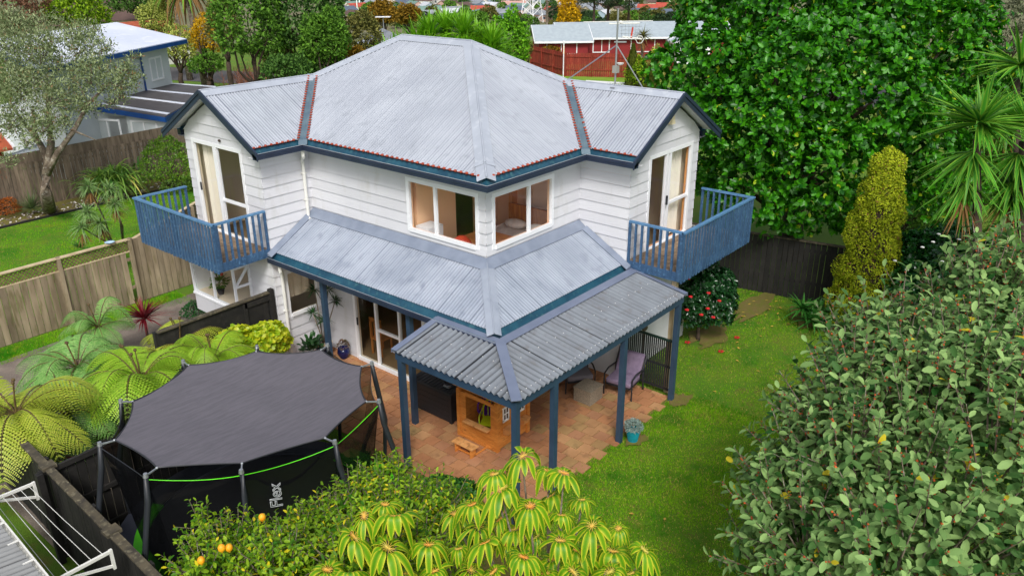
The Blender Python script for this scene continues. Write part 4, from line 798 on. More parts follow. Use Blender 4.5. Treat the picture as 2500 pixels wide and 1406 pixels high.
mb.box(3.765,-2.24,.12,3.79,-.9,.17); mb.box(3.765,-2.24,.7,3.79,-.9,.75); mb.build('slats', m_black, sc); mb = MB(); mb.box(3.74,-2.26,1.38,3.80,-.9,1.42); mb.build('top_rail', M('dark_green_rail', lin(20,52,44), rough=.5), sc)
m_turq = M('turquoise_glaze', lin(24,150,164), lin(16,128,146), rough=.25, scale=6)
pt = thing('planter', 'turquoise ribbed pot of silvery foliage beside the patio post', 'planter', (1.62,-2.55,0)); mb = MB(); pr = [(.10,0.0)]+[(.10+.05*t+(.006 if i % 2 else 0), .02+.28*t) for i, t in enumerate(np.linspace(0,1,15))]+[(.145,.31),(.12,.30),(.12,.27),(0,.27)]; mb.lathe((1.62,-2.55,-.01), pr, 20); mb.build('pot', m_turq, pt, smooth=False)
m_silver = LEAF('silver_leaf', lin(150,170,164), lin(118,142,132), rough=.7, trans=.15); rng = np.random.default_rng(12)
d = sph(rng, 900); d[:,2] = np.abs(d[:,2]); p = V(1.62,-2.55,.32)+d*V(.2,.2,.2)*rng.uniform(.5,1,(900,1)); leaves('foliage', p, norm(d+rng.normal(size=d.shape)*.5), norm(d+V(0,0,.5)), .05, .022, m_silver, pt)
def mushroom(x, y): 
    mb = MB(); mb.lathe((x,y,0), [(.03,0),(.03,1.15),(.07,1.2),(.09,1.26),(.06,1.34),(0,1.36)], 10); return tag(mb.build('garden_ornament', m_bark, smooth=True), 'weathered rounded ornament between screen and white wall', 'ornament')
mushroom(4.3,-1.15)

# ------------------------------------------------------------------ trampoline
m_sail = M('shade_sail_charcoal', lin(98,95,103), lin(88,86,93), rough=.85, scale=3, stretch=(1,7,1), bump=.001, bscale=300, c3=lin(102,99,106), s3=9)
m_net = GLASS('black_net', tint=(.6,.6,.6,1), alpha=.45, c=lin(22,23,25)); m_pole = M('pole_black_grey', lin(44,48,54), lin(34,37,42), rough=.45); m_limeg = M('lime_pad', lin(96,226,20), lin(84,206,16), rough=.45); m_mat = M('jump_mat_black', lin(34,36,42), lin(28,30,34), rough=.8)
m_pad = M('pad_dark_grey', lin(62,66,78), lin(50,54,66), rough=.6, scale=6)
tr = thing('trampoline', 'large round trampoline with black net enclosure and charcoal shade sail', 'trampoline', (-5.1,.76,0)); ZT_ = 2.8
tops = [at(px, py, ZT_) for px, py in ((628,852),(448,888),(296,985),(245,1090),(357,1167),(590,1157),(818,1085),(925,985),(908,892),(800,848))]; C0 = sum(tops)/10+V(-.12,-.1,0); n = 10
Rr = 2.33; rim = lambda a, r, z: C0*V(1,1,0)+V(r*math.cos(a), r*math.sin(a), z); ang = [math.atan2(t[1]-C0[1], t[0]-C0[0]) for t in tops]
for i, t in enumerate(tops):
    a = ang[i]; mb = MB(); o_ = V(math.cos(a), math.sin(a), 0); b = rim(a, Rr+.06, .6)
    mb.tube([rim(a, Rr+.02, 0), rim(a, Rr+.05, .55), (b*.5+t*V(1,1,0)*.5)*V(1,1,0)+o_*.13+V(0,0,1.6), t+o_*.05-V(0,0,.35), t+V(0,0,.03)], [.028,.03,.045,.045,.035], 8); mb.build('pole', m_pole, tr, smooth=True)
    mb = MB(); mb.tube([t+V(0,0,.02), t+V(0,0,.08)], [.04,.03], 8); mb.beam(t+V(0,0,.04), t-o_*.2+V(0,0,.04), .02, .02); mb.ball(t-o_*.2+V(0,0,.045), .022); mb.build('pole_cap', m_steel, tr)
# sail with scalloped edges
cor = [t-V(math.cos(a), math.sin(a), 0)*.2+V(0,0,.05) for t, a in zip(tops, ang)]; edge = []
for i in range(n):
    p, q = cor[i], cor[(i+1) % n]; m = (p+q)/2; inw = unit((C0-m)*V(1,1,0)); L = np.linalg.norm(q-p)
    for k in range(8): t = k/8; edge.append(p+(q-p)*t+inw*L*.055*4*t*(1-t)-V(0,0,.03)*4*t*(1-t))
ne = len(edge); mb = MB(); cc = V(*(C0*V(1,1,0)))+V(0,0,ZT_+.02); rings = 8; K = []
for j in range(rings+1):
    f = 1-j/rings
    for p in edge: q = cc+(p-cc)*f; q = q.copy(); q[2] = p[2]*f*f+(ZT_-.06)*(1-f*f)+.008*math.sin(q[0]*5+q[1]*2); K.append(q)
mb.v = [tuple(p) for p in K]
for j in range(rings):
    for i in range(ne): i2 = (i+1) % ne; mb.f.append((j*ne+i, j*ne+i2, (j+1)*ne+i2, (j+1)*ne+i)); mb.m.append(0)
sail = mb.build('shade_sail', m_sail, tr, smooth=True); mb = MB(); mb.tube(edge+[edge[0]], .012, 5, cap=False); mb.build('hem', m_black, sail)
mb = MB(); a_, b_ = edge[0]+V(0,0,.0), edge[ne*4//5+3]; pts = [a_*(1-t)+b_*t for t in np.linspace(0,1,14)]; 
pts = [V(p[0]+.03*math.sin(4*i), p[1], ZT_-.02+.03*abs(i-6.5)/6.5) for i, p in enumerate(pts)]; mb.tube(pts, .006, 4); mb.build('seam', m_black, sail)
# net panels, lime piping and straps
for i in range(n):
    p, q = tops[i], tops[(i+1) % n]; m = (p+q)/2; inw = unit((C0-m)*V(1,1,0)); mb = MB(); L = np.linalg.norm(q-p); cols = 9; rows = 7; G = []
    for r in range(rows+1):
        s_ = r/rows
        for k in range(cols):
            t = k/(cols-1); top = p+(q-p)*t+inw*L*.055*4*t*(1-t)-V(0,0,.10)*4*t*(1-t)-V(0,0,.02); da = (ang[(i+1) % n]-ang[i]+math.pi) % (2*math.pi)-math.pi; bot = rim(ang[i]+da*t, Rr-.46, .66)
            G.append(top*(1-s_)+bot*s_+ inw*.03*math.sin(math.pi*s_))
    mb.v = [tuple(g_) for g_ in G]
    for r in range(rows):
        for k in range(cols-1): mb.f.append((r*cols+k, r*cols+k+1, (r+1)*cols+k+1, (r+1)*cols+k)); mb.m.append(0)
    nt_ = mb.build('net_panel', m_net, tr, smooth=True); mb = MB(); mb.tube([G[k] for k in range(cols)], .0065, 5); mb.build('piping', m_limeg if i in (4,5,6) else m_pole, nt_)
# frame ring, pads, mat
mb = MB(); N_ = 60
for (r0_, r1_, z0_, z1_, mi, sel) in ((Rr-.46, Rr-.27, .66, .66, 0, 1), (Rr-.27, Rr+.07, .66, .60, 0, 2)):
    for i in range(N_):
        a, b = 2*math.pi*i/N_, 2*math.pi*(i+1)/N_; am = math.degrees((a+b)/2) % 360
        mi = 1 if ((335 < am or am < 14) or (sel == 1 and 118 < am < 184)) else 0
        mb.hexa([rim(a,r0_,z0_-.04), rim(a,r1_,z1_-.05), rim(b,r1_,z1_-.05), rim(b,r0_,z0_-.04), rim(a,r0_,z0_), rim(a,r1_,z1_), rim(b,r1_,z1_), rim(b,r0_,z0_)], mi)
mb.build('rim_pad', [m_pad, m_limeg], tr)
mb = MB(); mb.poly([rim(2*math.pi*i/40, Rr-.44, .62) for i in range(40)]); mb.build('jump_mat', m_mat, tr)
mb = MB(); mb.tube([rim(2*math.pi*i/40, Rr, .58) for i in range(41)], .03, 6); 
for i in range(0, 10): mb.tube([rim(ang[i], Rr, .58), rim(ang[i], Rr, .02)], .028, 6)
mb.build('frame', m_pole, tr)
mb = MB()      # skirt below the rim
for i in range(N_): a, b = 2*math.pi*i/N_, 2*math.pi*(i+1)/N_; mb.poly([rim(a,Rr+.05,.59), rim(b,Rr+.05,.59), rim(b,Rr+.03,.15), rim(a,Rr+.03,.15)])
mb.build('skirt', m_mat, tr)
def outline_text(txt, size, origin, xdir, ydir, mat, name, parent, bevel=.006):
    cu = bpy.data.curves.new(name, 'FONT'); cu.body = txt; cu.size = size; cu.fill_mode = 'NONE'; cu.bevel_depth = bevel; cu.bevel_resolution = 1; cu.shear = .2
    o = bpy.data.objects.new('tmp', cu); COL.objects.link(o); bpy.context.view_layer.update(); me = bpy.data.meshes.new_from_object(o.evaluated_get(bpy.context.evaluated_depsgraph_get())); bpy.data.objects.remove(o)
    xd = unit(xdir); yd = unit(ydir); zd = np.cross(xd, yd); mt = Matrix((xd, yd, zd)).transposed().to_4x4(); mt.translation = Vector(origin); me.transform(mt); me.materials.clear(); me.materials.append(mat); return link(name, me, parent)
m_logo = M('logo_grey', lin(176,180,184), rough=.6); m_logod = M('logo_dark', lin(20,60,16), rough=.6)
i = 5; p, q = tops[5], tops[6]; d = unit(q-p); out = unit((p+q)/2*V(1,1,0)-C0*V(1,1,0)); dn = unit((rim(ang[5], Rr-.46, .66)+rim(ang[6], Rr-.46, .66))/2-(p+q)/2)
outline_text('Flex', .25, p+d*.50+dn*.74+out*.035, -dn, -d, m_logo, 'lettering', tr)
outline_text('Flex', .17, rim(math.radians(350),Rr-.3,.70), V(math.sin(math.radians(335)),-math.cos(math.radians(335)),0)*-1*-1, V(math.cos(math.radians(335)),math.sin(math.radians(335)),0), m_logod, 'lettering', tr, .004)

# ------------------------------------------------------------------ fences
def paling_fence(name, label, a, b, h, mat, capm=None, pw=.15, cat='fence', seed=0, lattice=0, posts=2.2, side=1, rails=(.3,.85), group=None, gapp=.012, loc=None):
    a = V(a[0],a[1],0); b = V(b[0],b[1],0); L = np.linalg.norm(b-a); d = (b-a)/L; nn = V(-d[1],d[0],0)*side; rng = np.random.default_rng(seed); o = thing(name, label, cat, (a+b)/2, group); hp_ = h-lattice; mb = MB(); n_ = int(L/pw)
    for i in range(n_):
        u = i*pw; zt = hp_+(rng.uniform(-.02,.02) if not capm else 0); w = pw-gapp-rng.uniform(0,.006); off = nn*rng.uniform(0,.006); q = a+d*u+off
        mb.hexa([q, q+d*w, q+d*w+nn*.018, q+nn*.018, q+V(0,0,zt), q+d*w+V(0,0,zt), q+d*w+nn*.018+V(0,0,zt), q+nn*.018+V(0,0,zt)])
    mb.build('palings', mat, o)
    for f in rails: mb = MB(); mb.beam(a-nn*.03+V(0,0,hp_*f), b-nn*.03+V(0,0,hp_*f), .045, .09); mb.build('rail', mat, o)
    k = int(L/posts)+1
    for i in range(k+1): q = a+d*L*i/k+nn*(.02 if lattice else -.06); mb = MB(); mb.box(q[0]-.05,q[1]-.05,0,q[0]+.05,q[1]+.05,h+(.05 if lattice else 0)); mb.build('post', mat, o)
    if lattice:
        mb = MB(); s_ = .11; z0_ = hp_+.02; z1_ = h-.03; H = z1_-z0_
        for sg in (1, -1):
            for i in range(int((L+H)/s_)+1):
                u0 = i*s_-(H if sg > 0 else 0); u1 = u0+H; ua, ub = (u0, u1) if sg > 0 else (u1, u0)
                za, zb_ = z0_, z1_
                if sg < 0: ua, ub = u0+H-(0), u0; ua, ub = ub+H, ub
                lo_, hi_ = max(0, min(ua, ub)), min(L, max(ua, ub))
                if hi_-lo_ < .01: continue
                f = lambda u: za+(zb_-za)*(u-ua)/(ub-ua); mb.beam(a+d*lo_+V(0,0,f(lo_))+nn*.006*sg, a+d*hi_+V(0,0,f(hi_))+nn*.006*sg, .028, .01, nn)
        mb.build('lattice', m_lattice, o); mb = MB(); mb.beam(a+V(0,0,hp_+.01), b+V(0,0,hp_+.01), .06, .03); mb.build('rail', capm or mat, o)
    if capm: mb = MB(); mb.beam(a+V(0,0,h+.015)+nn*.01, b+V(0,0,h+.015)+nn*.01, .13, .035); mb.build('capping', capm, o)
    return o
paling_fence('timber_fence', 'weathered paling fence with lattice top along the driveway', (-9.2,12.62), (-1.22,12.72), 1.93, m_fence, m_cream, .17, seed=1, lattice=.36, side=-1)
paling_fence('timber_fence', 'plain brown paling fence stepping down beside the house', (-1.16,12.72), (4.5,12.8), 1.93, m_fence, None, .17, seed=2, side=-1)
paling_fence('timber_fence', 'timber fence with pale capping running back from the driveway corner', (-1.2,12.85), (4.9,16.6), 1.8, m_fence, m_cream, .17, seed=3, side=1)
paling_fence('timber_fence', 'old grey paling fence behind the neighbour lawn', (-6,24.7), (11,25.9), 1.82, m_fence2, None, .16, seed=4, side=-1)
mb = MB(); mb.beam((-6,24.78,1.95),(11,25.98,1.95),.03,.5,(0,0,1)); q = tag(mb.build('fence_extension', m_fence2), 'brown horizontal board raised above the old grey fence', 'fence board')
paling_fence('dark_fence', 'black paling fence at the back right beyond the lawn', (10.35,2.2), (11.9,-6.6), 1.8, m_bfence, m_bfcap, .15, seed=5, side=-1)
gt_ = paling_fence('dark_fence', 'black timber fence with gate joining the house wall', (-3.9,6.2), (-1.0,6.2), 1.95, m_bfence, m_bfcap, .14, seed=6, side=-1, gapp=-.002)
mb = MB(); mb.box(-1.06,6.1,0,-.95,6.22,2.05); mb.box(-1.75,6.14,1.78,-1.06,6.175,1.9); mb.box(-1.75,6.14,1.0,-1.06,6.175,1.1); mb.box(-1.78,6.14,.1,-1.69,6.176,1.9); mb.build('gate_frame', m_bfence, gt_)
paling_fence('dark_fence', 'black timber fence side panel meeting the trampoline', (-7.66,3.1), (-4.9,3.1), 1.8, m_bfence, None, .15, seed=7, side=1, rails=(.15,.55,.98))
bf = paling_fence('dark_fence', 'black timber fence with worn top rail beside the clothesline', (-7.3,7.2), (-7.72,-2.2), 1.8, m_bfence, m_bfcap, .15, seed=8, side=-1, rails=(.2,.6,.93))
for y in (3.12, .72): x = -7.3-.42*(7.2-y)/9.4; mb = MB(); mb.box(x-.11,y-.1,1.8,x+.11,y+.1,1.86); mb.build('post_cap', m_bfcap, bf)
mb = MB(); mb.tube([(10.38-.35+.28*math.cos(a), .65+.28*math.sin(a), 1.86) for a in np.linspace(0,6.283,25)], .012, 6); mb.beam((10.3,.65,1.86),(10.5,.65,1.8),.03,.03); tag(mb.build('hoop', m_trim, smooth=True), 'white metal hoop fixed to the top of the black back fence', 'hoop')
mb = MB(); q = at(268,592,2.0); mb.lathe((q[0],q[1],1.96), [(0,0),(.05,.01),(.13,.05),(.14,.06),(.1,.045),(0,.02)], 14); tag(mb.build('bird_dish', M('pale_blue_dish', lin(176,206,226), rough=.4), smooth=True), 'pale blue dish on the lattice fence capping', 'dish')
# clothesline
cl = thing('clothesline', 'fold out clothesline with cream frame fixed to the dark fence', 'clothesline', (-8.1,1.3,0)); zc_ = 2.0; f1 = [at(82,1180,zc_), at(-30,1225,zc_)]; g1 = [at(82,1180,zc_)+V(0,-.16,0), at(-30,1225,zc_)+V(0,-.12,0)]; f2 = [at(270,1345,zc_), at(120,1425,zc_)]
for nm, a, b in (('arm', f1[0], f1[1]), ('arm', f2[0], f2[1])):
    mb = MB(); mb.beam(a, b, .035, .045); mb.beam(a-V(0,0,.25), b+V(0,0,.0), .03, .035); mb.beam(a+V(0,0,.03), a-V(0,0,.3), .04, .04); mb.build(nm, m_pipe, cl)
for i in range(5): t = .12+.19*i; a = f1[0]*(1-t)+f1[1]*t; b = f2[0]*(1-t)+f2[1]*t; mb = MB(); mb.tube([a, (a+b)/2-V(0,0,.03), b], .0045, 5); mb.build('line', m_pipe, cl)
# garden shed roof at the lower left corner
sh = thing('garden_shed', 'grey corrugated shed roof edge with white gutter in the lower left corner', 'shed', (-9.7,0,0)); E0 = at(0,1262,2.25); E1 = at(128,1420,2.25); d = unit(E1-E0); a = E0-d*1.2; nn = V(d[1],-d[0],0); nn = nn if nn[0] < 0 else -nn
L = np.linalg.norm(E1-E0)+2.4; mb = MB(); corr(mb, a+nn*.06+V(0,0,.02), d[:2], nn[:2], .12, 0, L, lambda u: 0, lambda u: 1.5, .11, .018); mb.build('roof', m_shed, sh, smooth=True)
mb = MB(); b = a+d*L; mb.beam(a+V(0,0,-.03), b+V(0,0,-.03), .02, .1); mb.beam(a+nn*.1+V(0,0,-.07), b+nn*.1+V(0,0,-.07), .18, .02)
for i in range(6): q = a+d*(.3+i*.55); mb.beam(q+V(0,0,.02), q+nn*.14+V(0,0,.02), .03, .012)
mb.build('gutter', m_pipe, sh); mb = MB(); q = [a+nn*.12, b+nn*.12, b+nn*1.5, a+nn*1.5]; mb.hexa([x-V(0,0,2.25) for x in q]+[x-V(0,0,.08) for x in q]); mb.build('wall', m_bfence, sh)
# antenna on the right wing ridge
an = thing('tv_antenna', 'galvanised television antenna mast braced on the right wing ridge', 'antenna', (5.28,.6,6.62)); mx, my = 5.28, .6
mb = MB(); mb.tube([(mx,my,6.6),(mx-.0,my,8.35)], .022, 8); mb.build('mast', m_steel, an)
for q in ((5.28,1.95,6.66),(5.7,-.1,6.35)): mb = MB(); mb.tube([q,(mx,my,7.55)], .014, 6); mb.build('brace', m_steel, an)
mb = MB(); mb.beam((mx-.12,my,6.6),(mx+.12,my,6.6),.12,.02); mb.beam((mx,my,6.62),(mx-.35,my-.05,6.42),.03,.03); mb.build('foot', m_steel, an)
rtv = RT*V(1,1,0); rtv = unit(rtv); fwv = unit(FW*V(1,1,0))
mb = MB(); c = V(mx,my,8.05); mb.tube([c-rtv*.78+V(0,0,.01), c+rtv*.8+V(0,0,.03)], .009, 6); mb.tube([c-rtv*.2-V(0,0,.03), c+rtv*.5-V(0,0,.02)], .016, 6); mb.ball(c+rtv*.07, .04); mb.build('dipole', m_pipe, an)
mb = MB(); c = V(mx,my,7.62); mb.beam(c-rtv*.06, c+rtv*.22, .03, .03)
for i in range(6): mb.tube([c+rtv*(.1+.08*i)+V(0,0,.1), c+rtv*(.1+.08*i)+V(0,0,.42)], .004, 4)
for i in range(5): mb.tube([c+rtv*.05+V(0,0,.1+.08*i), c+rtv*.55+V(0,0,.1+.08*i)], .004, 4)
mb.build('reflector_grid', m_steel, an)
mb = MB(); c = c+rtv*.32+V(0,0,.1); mb.tube([c-rtv*.2+V(0,0,.02), c+rtv*.25-V(0,0,.04)], .014, 6); mb.tube([c-rtv*.1-fwv*.3, c+rtv*.12+fwv*.3+V(0,0,.05)], .012, 6); mb.tube([c+rtv*(.2+.09*math.cos(a))+V(0,0,-.05+.09*math.sin(a)) for a in np.linspace(0,6.28,7)], .009, 5); mb.build('loop_element', m_pipe, an)
mb = MB(); mb.tube([c-rtv*.0+V(0,0,-.02), c+rtv*.03+V(0,0,.22)], .02, 6); mb.build('amplifier', m_red, an)
mb = MB(); c = V(mx,my,6.95); mb.box(c[0]-.07,c[1]-.07,c[2]-.02,c[0]+.05,c[1]+.05,c[2]+.14); mb.build('junction_box', M('grey_box', lin(150,150,142), rough=.6), an)
mb = MB(); c = V(mx,my,7.12)+rtv*.1; mb.lathe(c, [(0,-.02),(.06,-.01),(.09,.03),(.06,.02),(0,0)], 10); mb.build('dish', m_pipe, an)

# ------------------------------------------------------------------ garden plants
def up(x, y, px, py):                       # height of the photo's pixel row over a ground point
    d = ray(px, py); b = V(x, y, 0)-CAM; t = (b[0]*d[0]+b[1]*d[1])/(d[0]**2+d[1]**2); return (CAM+t*d)[2]
def bent(rng, p, nr, nl, L, ll, mat_s, mat_l, par, up_=.6, lw=.5, r=.006, droop=.15, T=TL, berry=None, leafjit=.35, smooth=False, kink=.2):
    """leafy shoots: short stems with alternating leaves"""
    n = len(p); A = norm(nr+V(0,0,up_)+rng.normal(size=(n,3))*kink); t1 = norm(np.cross(A, sph(rng, n))); t2 = np.cross(A, t1); LS = L*rng.uniform(.6,1.3,n); mb = MB()
    for i in range(n): mb.tube([p[i]-A[i]*LS[i]*.3, p[i]+A[i]*LS[i]*.5, p[i]+A[i]*LS[i]], [r*1.5, r, r*.5], 4, cap=False)
    stem = mb.build('twigs', mat_s, par)
    k = np.arange(nl)[None,:]; f = (.12+.88*k/(nl-1)); a = k*2.4+rng.random((n,1))*6.28; ring = np.cos(a)[...,None]*t1[:,None,:]+np.sin(a)[...,None]*t2[:,None,:]
    pos = p[:,None,:]+A[:,None,:]*(LS[:,None]*f)[...,None]; rise = (.15+.9*f**2)[...,None]; ax = norm(ring+A[:,None,:]*rise+rng.normal(size=(n,nl,3))*leafjit-V(0,0,droop)); nn = norm(A[:,None,:]*1.1-ring*.3+rng.normal(size=(n,nl,3))*.25)
    LL = (ll*rng.uniform(.6,1.15,(n,nl))*(1-.3*f)).ravel(); leaves('leaves', pos.reshape(-1,3), ax.reshape(-1,3), nn.reshape(-1,3), LL, LL*lw, mat_l, par, T)
    if berry:
        m = int(n*4); i = rng.integers(0, n, m); q = p[i]+A[i]*(LS[i]*rng.uniform(.1,1,m))[:,None]+rng.normal(size=(m,3))*.012; v = np.array([[1,0,0],[-1,0,0],[0,1,0],[0,-1,0],[0,0,1],[0,0,-1]])*.016
        quadmesh('buds', (q[:,None,:]+v[None]*rng.uniform(.6,1.3,(m,1,1))).reshape(-1,3), 6, [(0,2,4),(2,1,4),(1,3,4),(3,0,4),(2,0,5),(1,2,5),(3,1,5),(0,3,5)], berry, par)
# big grey green shrub, lower right
l_grey = LEAF('grey_green_leaf', lin(156,190,116), lin(42,88,36), rough=.5, c3=lin(206,190,50), p3=.01, trans=.25, spec=.12)
l_bud = LEAF('rust_buds', lin(206,96,34), lin(140,62,26), rough=.6, trans=.1)
rng = np.random.default_rng(21); o = thing('shrub', 'large grey green broadleaf shrub with rusty buds filling the lower right', 'shrub', (-.8,-8.7,0))
cc = atD(2390,1210,10.6); lb = [(cc, V(1.9,1.9,1.8))]
for px, py, D, r in ((2080,1050,10.6,.85),(1990,1230,10.2,.75),(2220,930,11.3,.85),(2030,1390,9.6,.8),(2390,840,12,1.0),(2510,790,12,1.0),(1950,1110,10.8,.45),(2230,1330,9.2,1.1),(2460,1200,9.2,1.1),(2120,1180,9.9,.85),(2310,1050,10.1,1.0),(1880,1370,10.0,.42),(2470,1010,10.5,1.0),(2110,880,11.2,.4),(2290,790,12.2,.45)): lb.append((atD(px,py,D), V(r,r,r*.95)))
limbs(rng, (cc[0],cc[1],0), lb[:9], .13, 1.2, m_bark, o, sub=2)
lb = puffs(rng, lb, 3, (.3,.45), .9); p, nr = crown(rng, lb, 1650, .35, -.8); bent(rng, p, nr, 11, .58, .2, m_bark, l_grey, o, up_=.9, lw=.50, berry=l_bud, r=.008)
pf, nf = crown(rng, [(a, b*.75) for a, b in lb], 2200, .5); ax = norm(nf+rng.normal(size=nf.shape)); leaves('inner_leaves', np.repeat(pf,4,0)+rng.normal(size=(len(pf)*4,3))*.15, norm(rng.normal(size=(len(pf)*4,3))), norm(rng.normal(size=(len(pf)*4,3))), .13, .06, l_grey, o)
# large glossy tree
l_glossy = LEAF('glossy_green_leaf', lin(76,158,18), lin(10,76,8), rough=.4, c3=lin(170,196,40), p3=.02, trans=.28, spec=.4)
kc = atD(1990,210,25); rng = np.random.default_rng(31); o = thing('tree', 'huge glossy dark green broadleaf tree towering behind the right balcony', 'tree', (kc[0],kc[1],0))
lb = [(kc, V(3.6,3.6,3.2))]
for px, py, D, r in ((1720,180,24,1.5),(1760,60,25,1.5),(1690,330,25,1.0),(1840,300,22.6,1.5),(1830,470,23,1.2),(1990,420,22.4,1.5),(2130,250,22.5,1.7),(2250,330,24,1.6),(2300,120,25,1.7),(2080,40,24,1.8),(1900,20,24,1.7),(2200,-30,26,1.8),(1940,520,23.5,.8),(2380,220,26,1.5),(2110,520,24,1.1),(2280,480,25,1.3),(1740,440,25,.7),(2400,420,26.5,1.4),(1930,180,22.3,1.5)): lb.append((atD(px,py,D), V(r,r,r*.92)))
limbs(rng, (kc[0],kc[1],0), lb[:12], .35, 2.2, m_barkd, o, sub=2)
lb = puffs(rng, lb, 5, (.3,.42), .9); p, nr = crown(rng, lb, 9500, .2, -.7); pos, ax, nn = rosette(rng, p, nr, 8, .175, .4, .85); LL = .175*rng.uniform(.65,1.15,len(pos)); leaves('crown', pos, ax, nn, LL, LL*.58, l_glossy, o, TL)
pf, nf = crown(rng, [(a, b*.7) for a, b in lb], 1500, .6); leaves('inner_leaves', np.repeat(pf,4,0)+rng.normal(size=(len(pf)*4,3))*.25, norm(rng.normal(size=(len(pf)*4,3))), norm(rng.normal(size=(len(pf)*4,3))), .24, .13, l_glossy, o)
# lemon tree
l_lemon = LEAF('lemon_leaf', lin(156,190,38), lin(56,112,20), rough=.5, c3=lin(222,208,40), p3=.06, trans=.35, spec=.25)
m_lemon = M('lemon_skin', lin(240,176,30), lin(232,150,24), rough=.45, scale=20, bump=.002, bscale=200)
rng = np.random.default_rng(41); lc = atD(800,1340,10.0); o = thing('lemon_tree', 'lemon tree with ripe fruit in front of the trampoline', 'tree', (lc[0],lc[1],0)); lb = [(lc+V(0,0,-.35), V(.8,.8,.5))]
for px, py, D, r in ((545,1370,9.6,.3),(640,1385,9.7,.38),(720,1350,10,.4),(810,1305,10.4,.4),(880,1245,10.7,.38),(950,1195,11,.36),(980,1290,10.5,.5),(700,1400,9.3,.45),(880,1390,9.3,.5),(1060,1260,10.9,.4),(1020,1380,9.8,.5),(500,1400,9.3,.28),(500,1290,9.9,.14),(590,1320,9.8,.18)): lb.append((atD(px,py,D), V(r,r,r*.85)))
limbs(rng, (lc[0],lc[1],0), lb, .07, 1.0, m_bark, o, sub=1)
p, nr = crown(rng, lb, 1500, .4, -.8); bent(rng, p, nr, 11, .26, .10, m_bark, l_lemon, o, up_=.35, lw=.46, r=.005, droop=.35)
pf, nf = crown(rng, [(a, b*.75) for a, b in lb], 1100, .6); leaves('inner_leaves', np.repeat(pf,4,0)+rng.normal(size=(len(pf)*4,3))*.12, norm(rng.normal(size=(len(pf)*4,3))), norm(rng.normal(size=(len(pf)*4,3))), .1, .05, l_lemon, o)
for px, py, D in ((541,1337,8.95),(559,1336,9.0),(491,1367,8.9),(970,1201,10.3),(1013,1340,9.4),(1075,1322,10.2),(640,1262,9.4)):
    c = atD(px,py,D); mb = MB(); mb.ball(c, (.042,.042,.05), 0, 12, 8); mb.ball(c-V(0,0,.055), (.012,.012,.014), 0, 6, 4); mb.build('lemon', m_lemon, o, smooth=True)
# low citrus or shrub to the right of the lemon tree
tree('shrub', 'low dark leafy shrub between lemon tree and patio edge', 'shrub', tuple(at(1080,1330,0)), tuple(at(1080,1260,.5)), (.85,.7,.55), LEAF('dark_citrus_leaf', lin(70,126,40), lin(36,88,28), rough=.35), n=1100, k=5, L=.1, nl=6, r0=.03, seed=44, T=TL, fill=500)
# umbrella tree
l_umb = LEAF('umbrella_leaf', lin(116,172,18), lin(74,140,14), rough=.45, trans=.35, spec=.3, edge=lin(236,226,64))
m_petiole = M('orange_petiole', lin(226,150,62), lin(204,190,84), rough=.5)
def umbrella_heads(label, base, heads, seed, D0, tw=.04):
    rng = np.random.default_rng(seed); o = thing('umbrella_tree', label, 'tree', base); b = V(*base)
    tb = MB(); fork = b+V(0,0,1.4); tb.tube([b, b+V(.05,.03,.7), fork], [tw*1.3, tw, tw*.9], 8); 
    for (px, py, r, dd) in heads:
        c = atD(px, py, D0+dd); q = fork+(c-fork)*.55+V(0,0,-.15); tb.tube([fork, q, c-V(0,0,.12)], [tw*.7, .018, .009], 6)
    tb.build('trunk', m_bark, o, smooth=True)
    for (px, py, r, dd) in heads:
        c = atD(px, py, D0+dd); n = rng.integers(12, 16); r = r*rng.uniform(.72,1.04); a = np.arange(n)*2*math.pi/n+rng.random()*6; tilt = rng.normal(size=2)*.34+V(-.12,-.12); R = r/FPX*(D0+dd)
        hang = rng.uniform(.1,.3); ring = np.stack([np.cos(a), np.sin(a), np.full(n, hang)+rng.normal(size=n)*.08+tilt[0]*np.cos(a)+tilt[1]*np.sin(a)],1)
        st = norm(ring)*R*.3; base_ = c+st; mb = MB()
        for s_ in st: mb.tube([c, c+s_*.6, c+s_], [.0045,.0035,.003], 4, cap=False)
        mb.ball(c, .015, 0, 6, 4); w = mb.build('leaf_whorl', m_petiole, o)
        d = norm(ring*V(1,1,0)+V(0,0,.5)+V(0,0,1)*(tilt[0]*np.cos(a)+tilt[1]*np.sin(a))[:,None]+rng.normal(size=(n,3))*.09); blades('leaflets', base_, d, R*1.22*rng.uniform(.7,1.12,n), R*.36, l_umb, w, bend=1.3, seg=8, fold=-.12, prof=(.1,.55,.85,1,1,1,.9,.62,.1), edge=True, bendj=.22, rng=rng)
H1 = [(1276,1113,55,0),(1207,1158,50,.1),(1226,1191,62,0),(1152,1233,52,.15),(1220,1268,45,.35),(1294,1236,60,-.05),(1186,1325,60,-.1),(1376,1154,60,0),(1339,1150,48,.3),(1371,1258,46,.2),(1368,1319,62,-.1),(1278,1359,62,-.2),(1445,1283,58,0),(1573,1342,50,.1),(1489,1396,50,-.1),(1496,1345,48,.3),(1205,1395,50,-.1),(1330,1400,48,0),(1400,1395,55,-.2),(1540,1400,44,.2),(1260,1290,50,.3),(1310,1310,45,.35),(1150,1390,45,.2),(1420,1220,40,.5),(1345,1210,50,.4),(1250,1225,44,.5),(1170,1285,46,.4),(1410,1345,50,.2),(1235,1330,50,.3),(1350,1365,46,.3),(1460,1335,44,.5),(1120,1340,44,.4),(1110,1255,40,.6),(1510,1290,40,.6)]
H2 = [(940,1232,42,.2),(889,1258,48,.1),(964,1260,62,0),(865,1310,58,0),(947,1336,60,-.1),(1047,1330,48,.1),(799,1390,50,0),(853,1399,50,-.1),(1061,1393,48,0),(910,1395,46,.2),(990,1400,42,.2)]
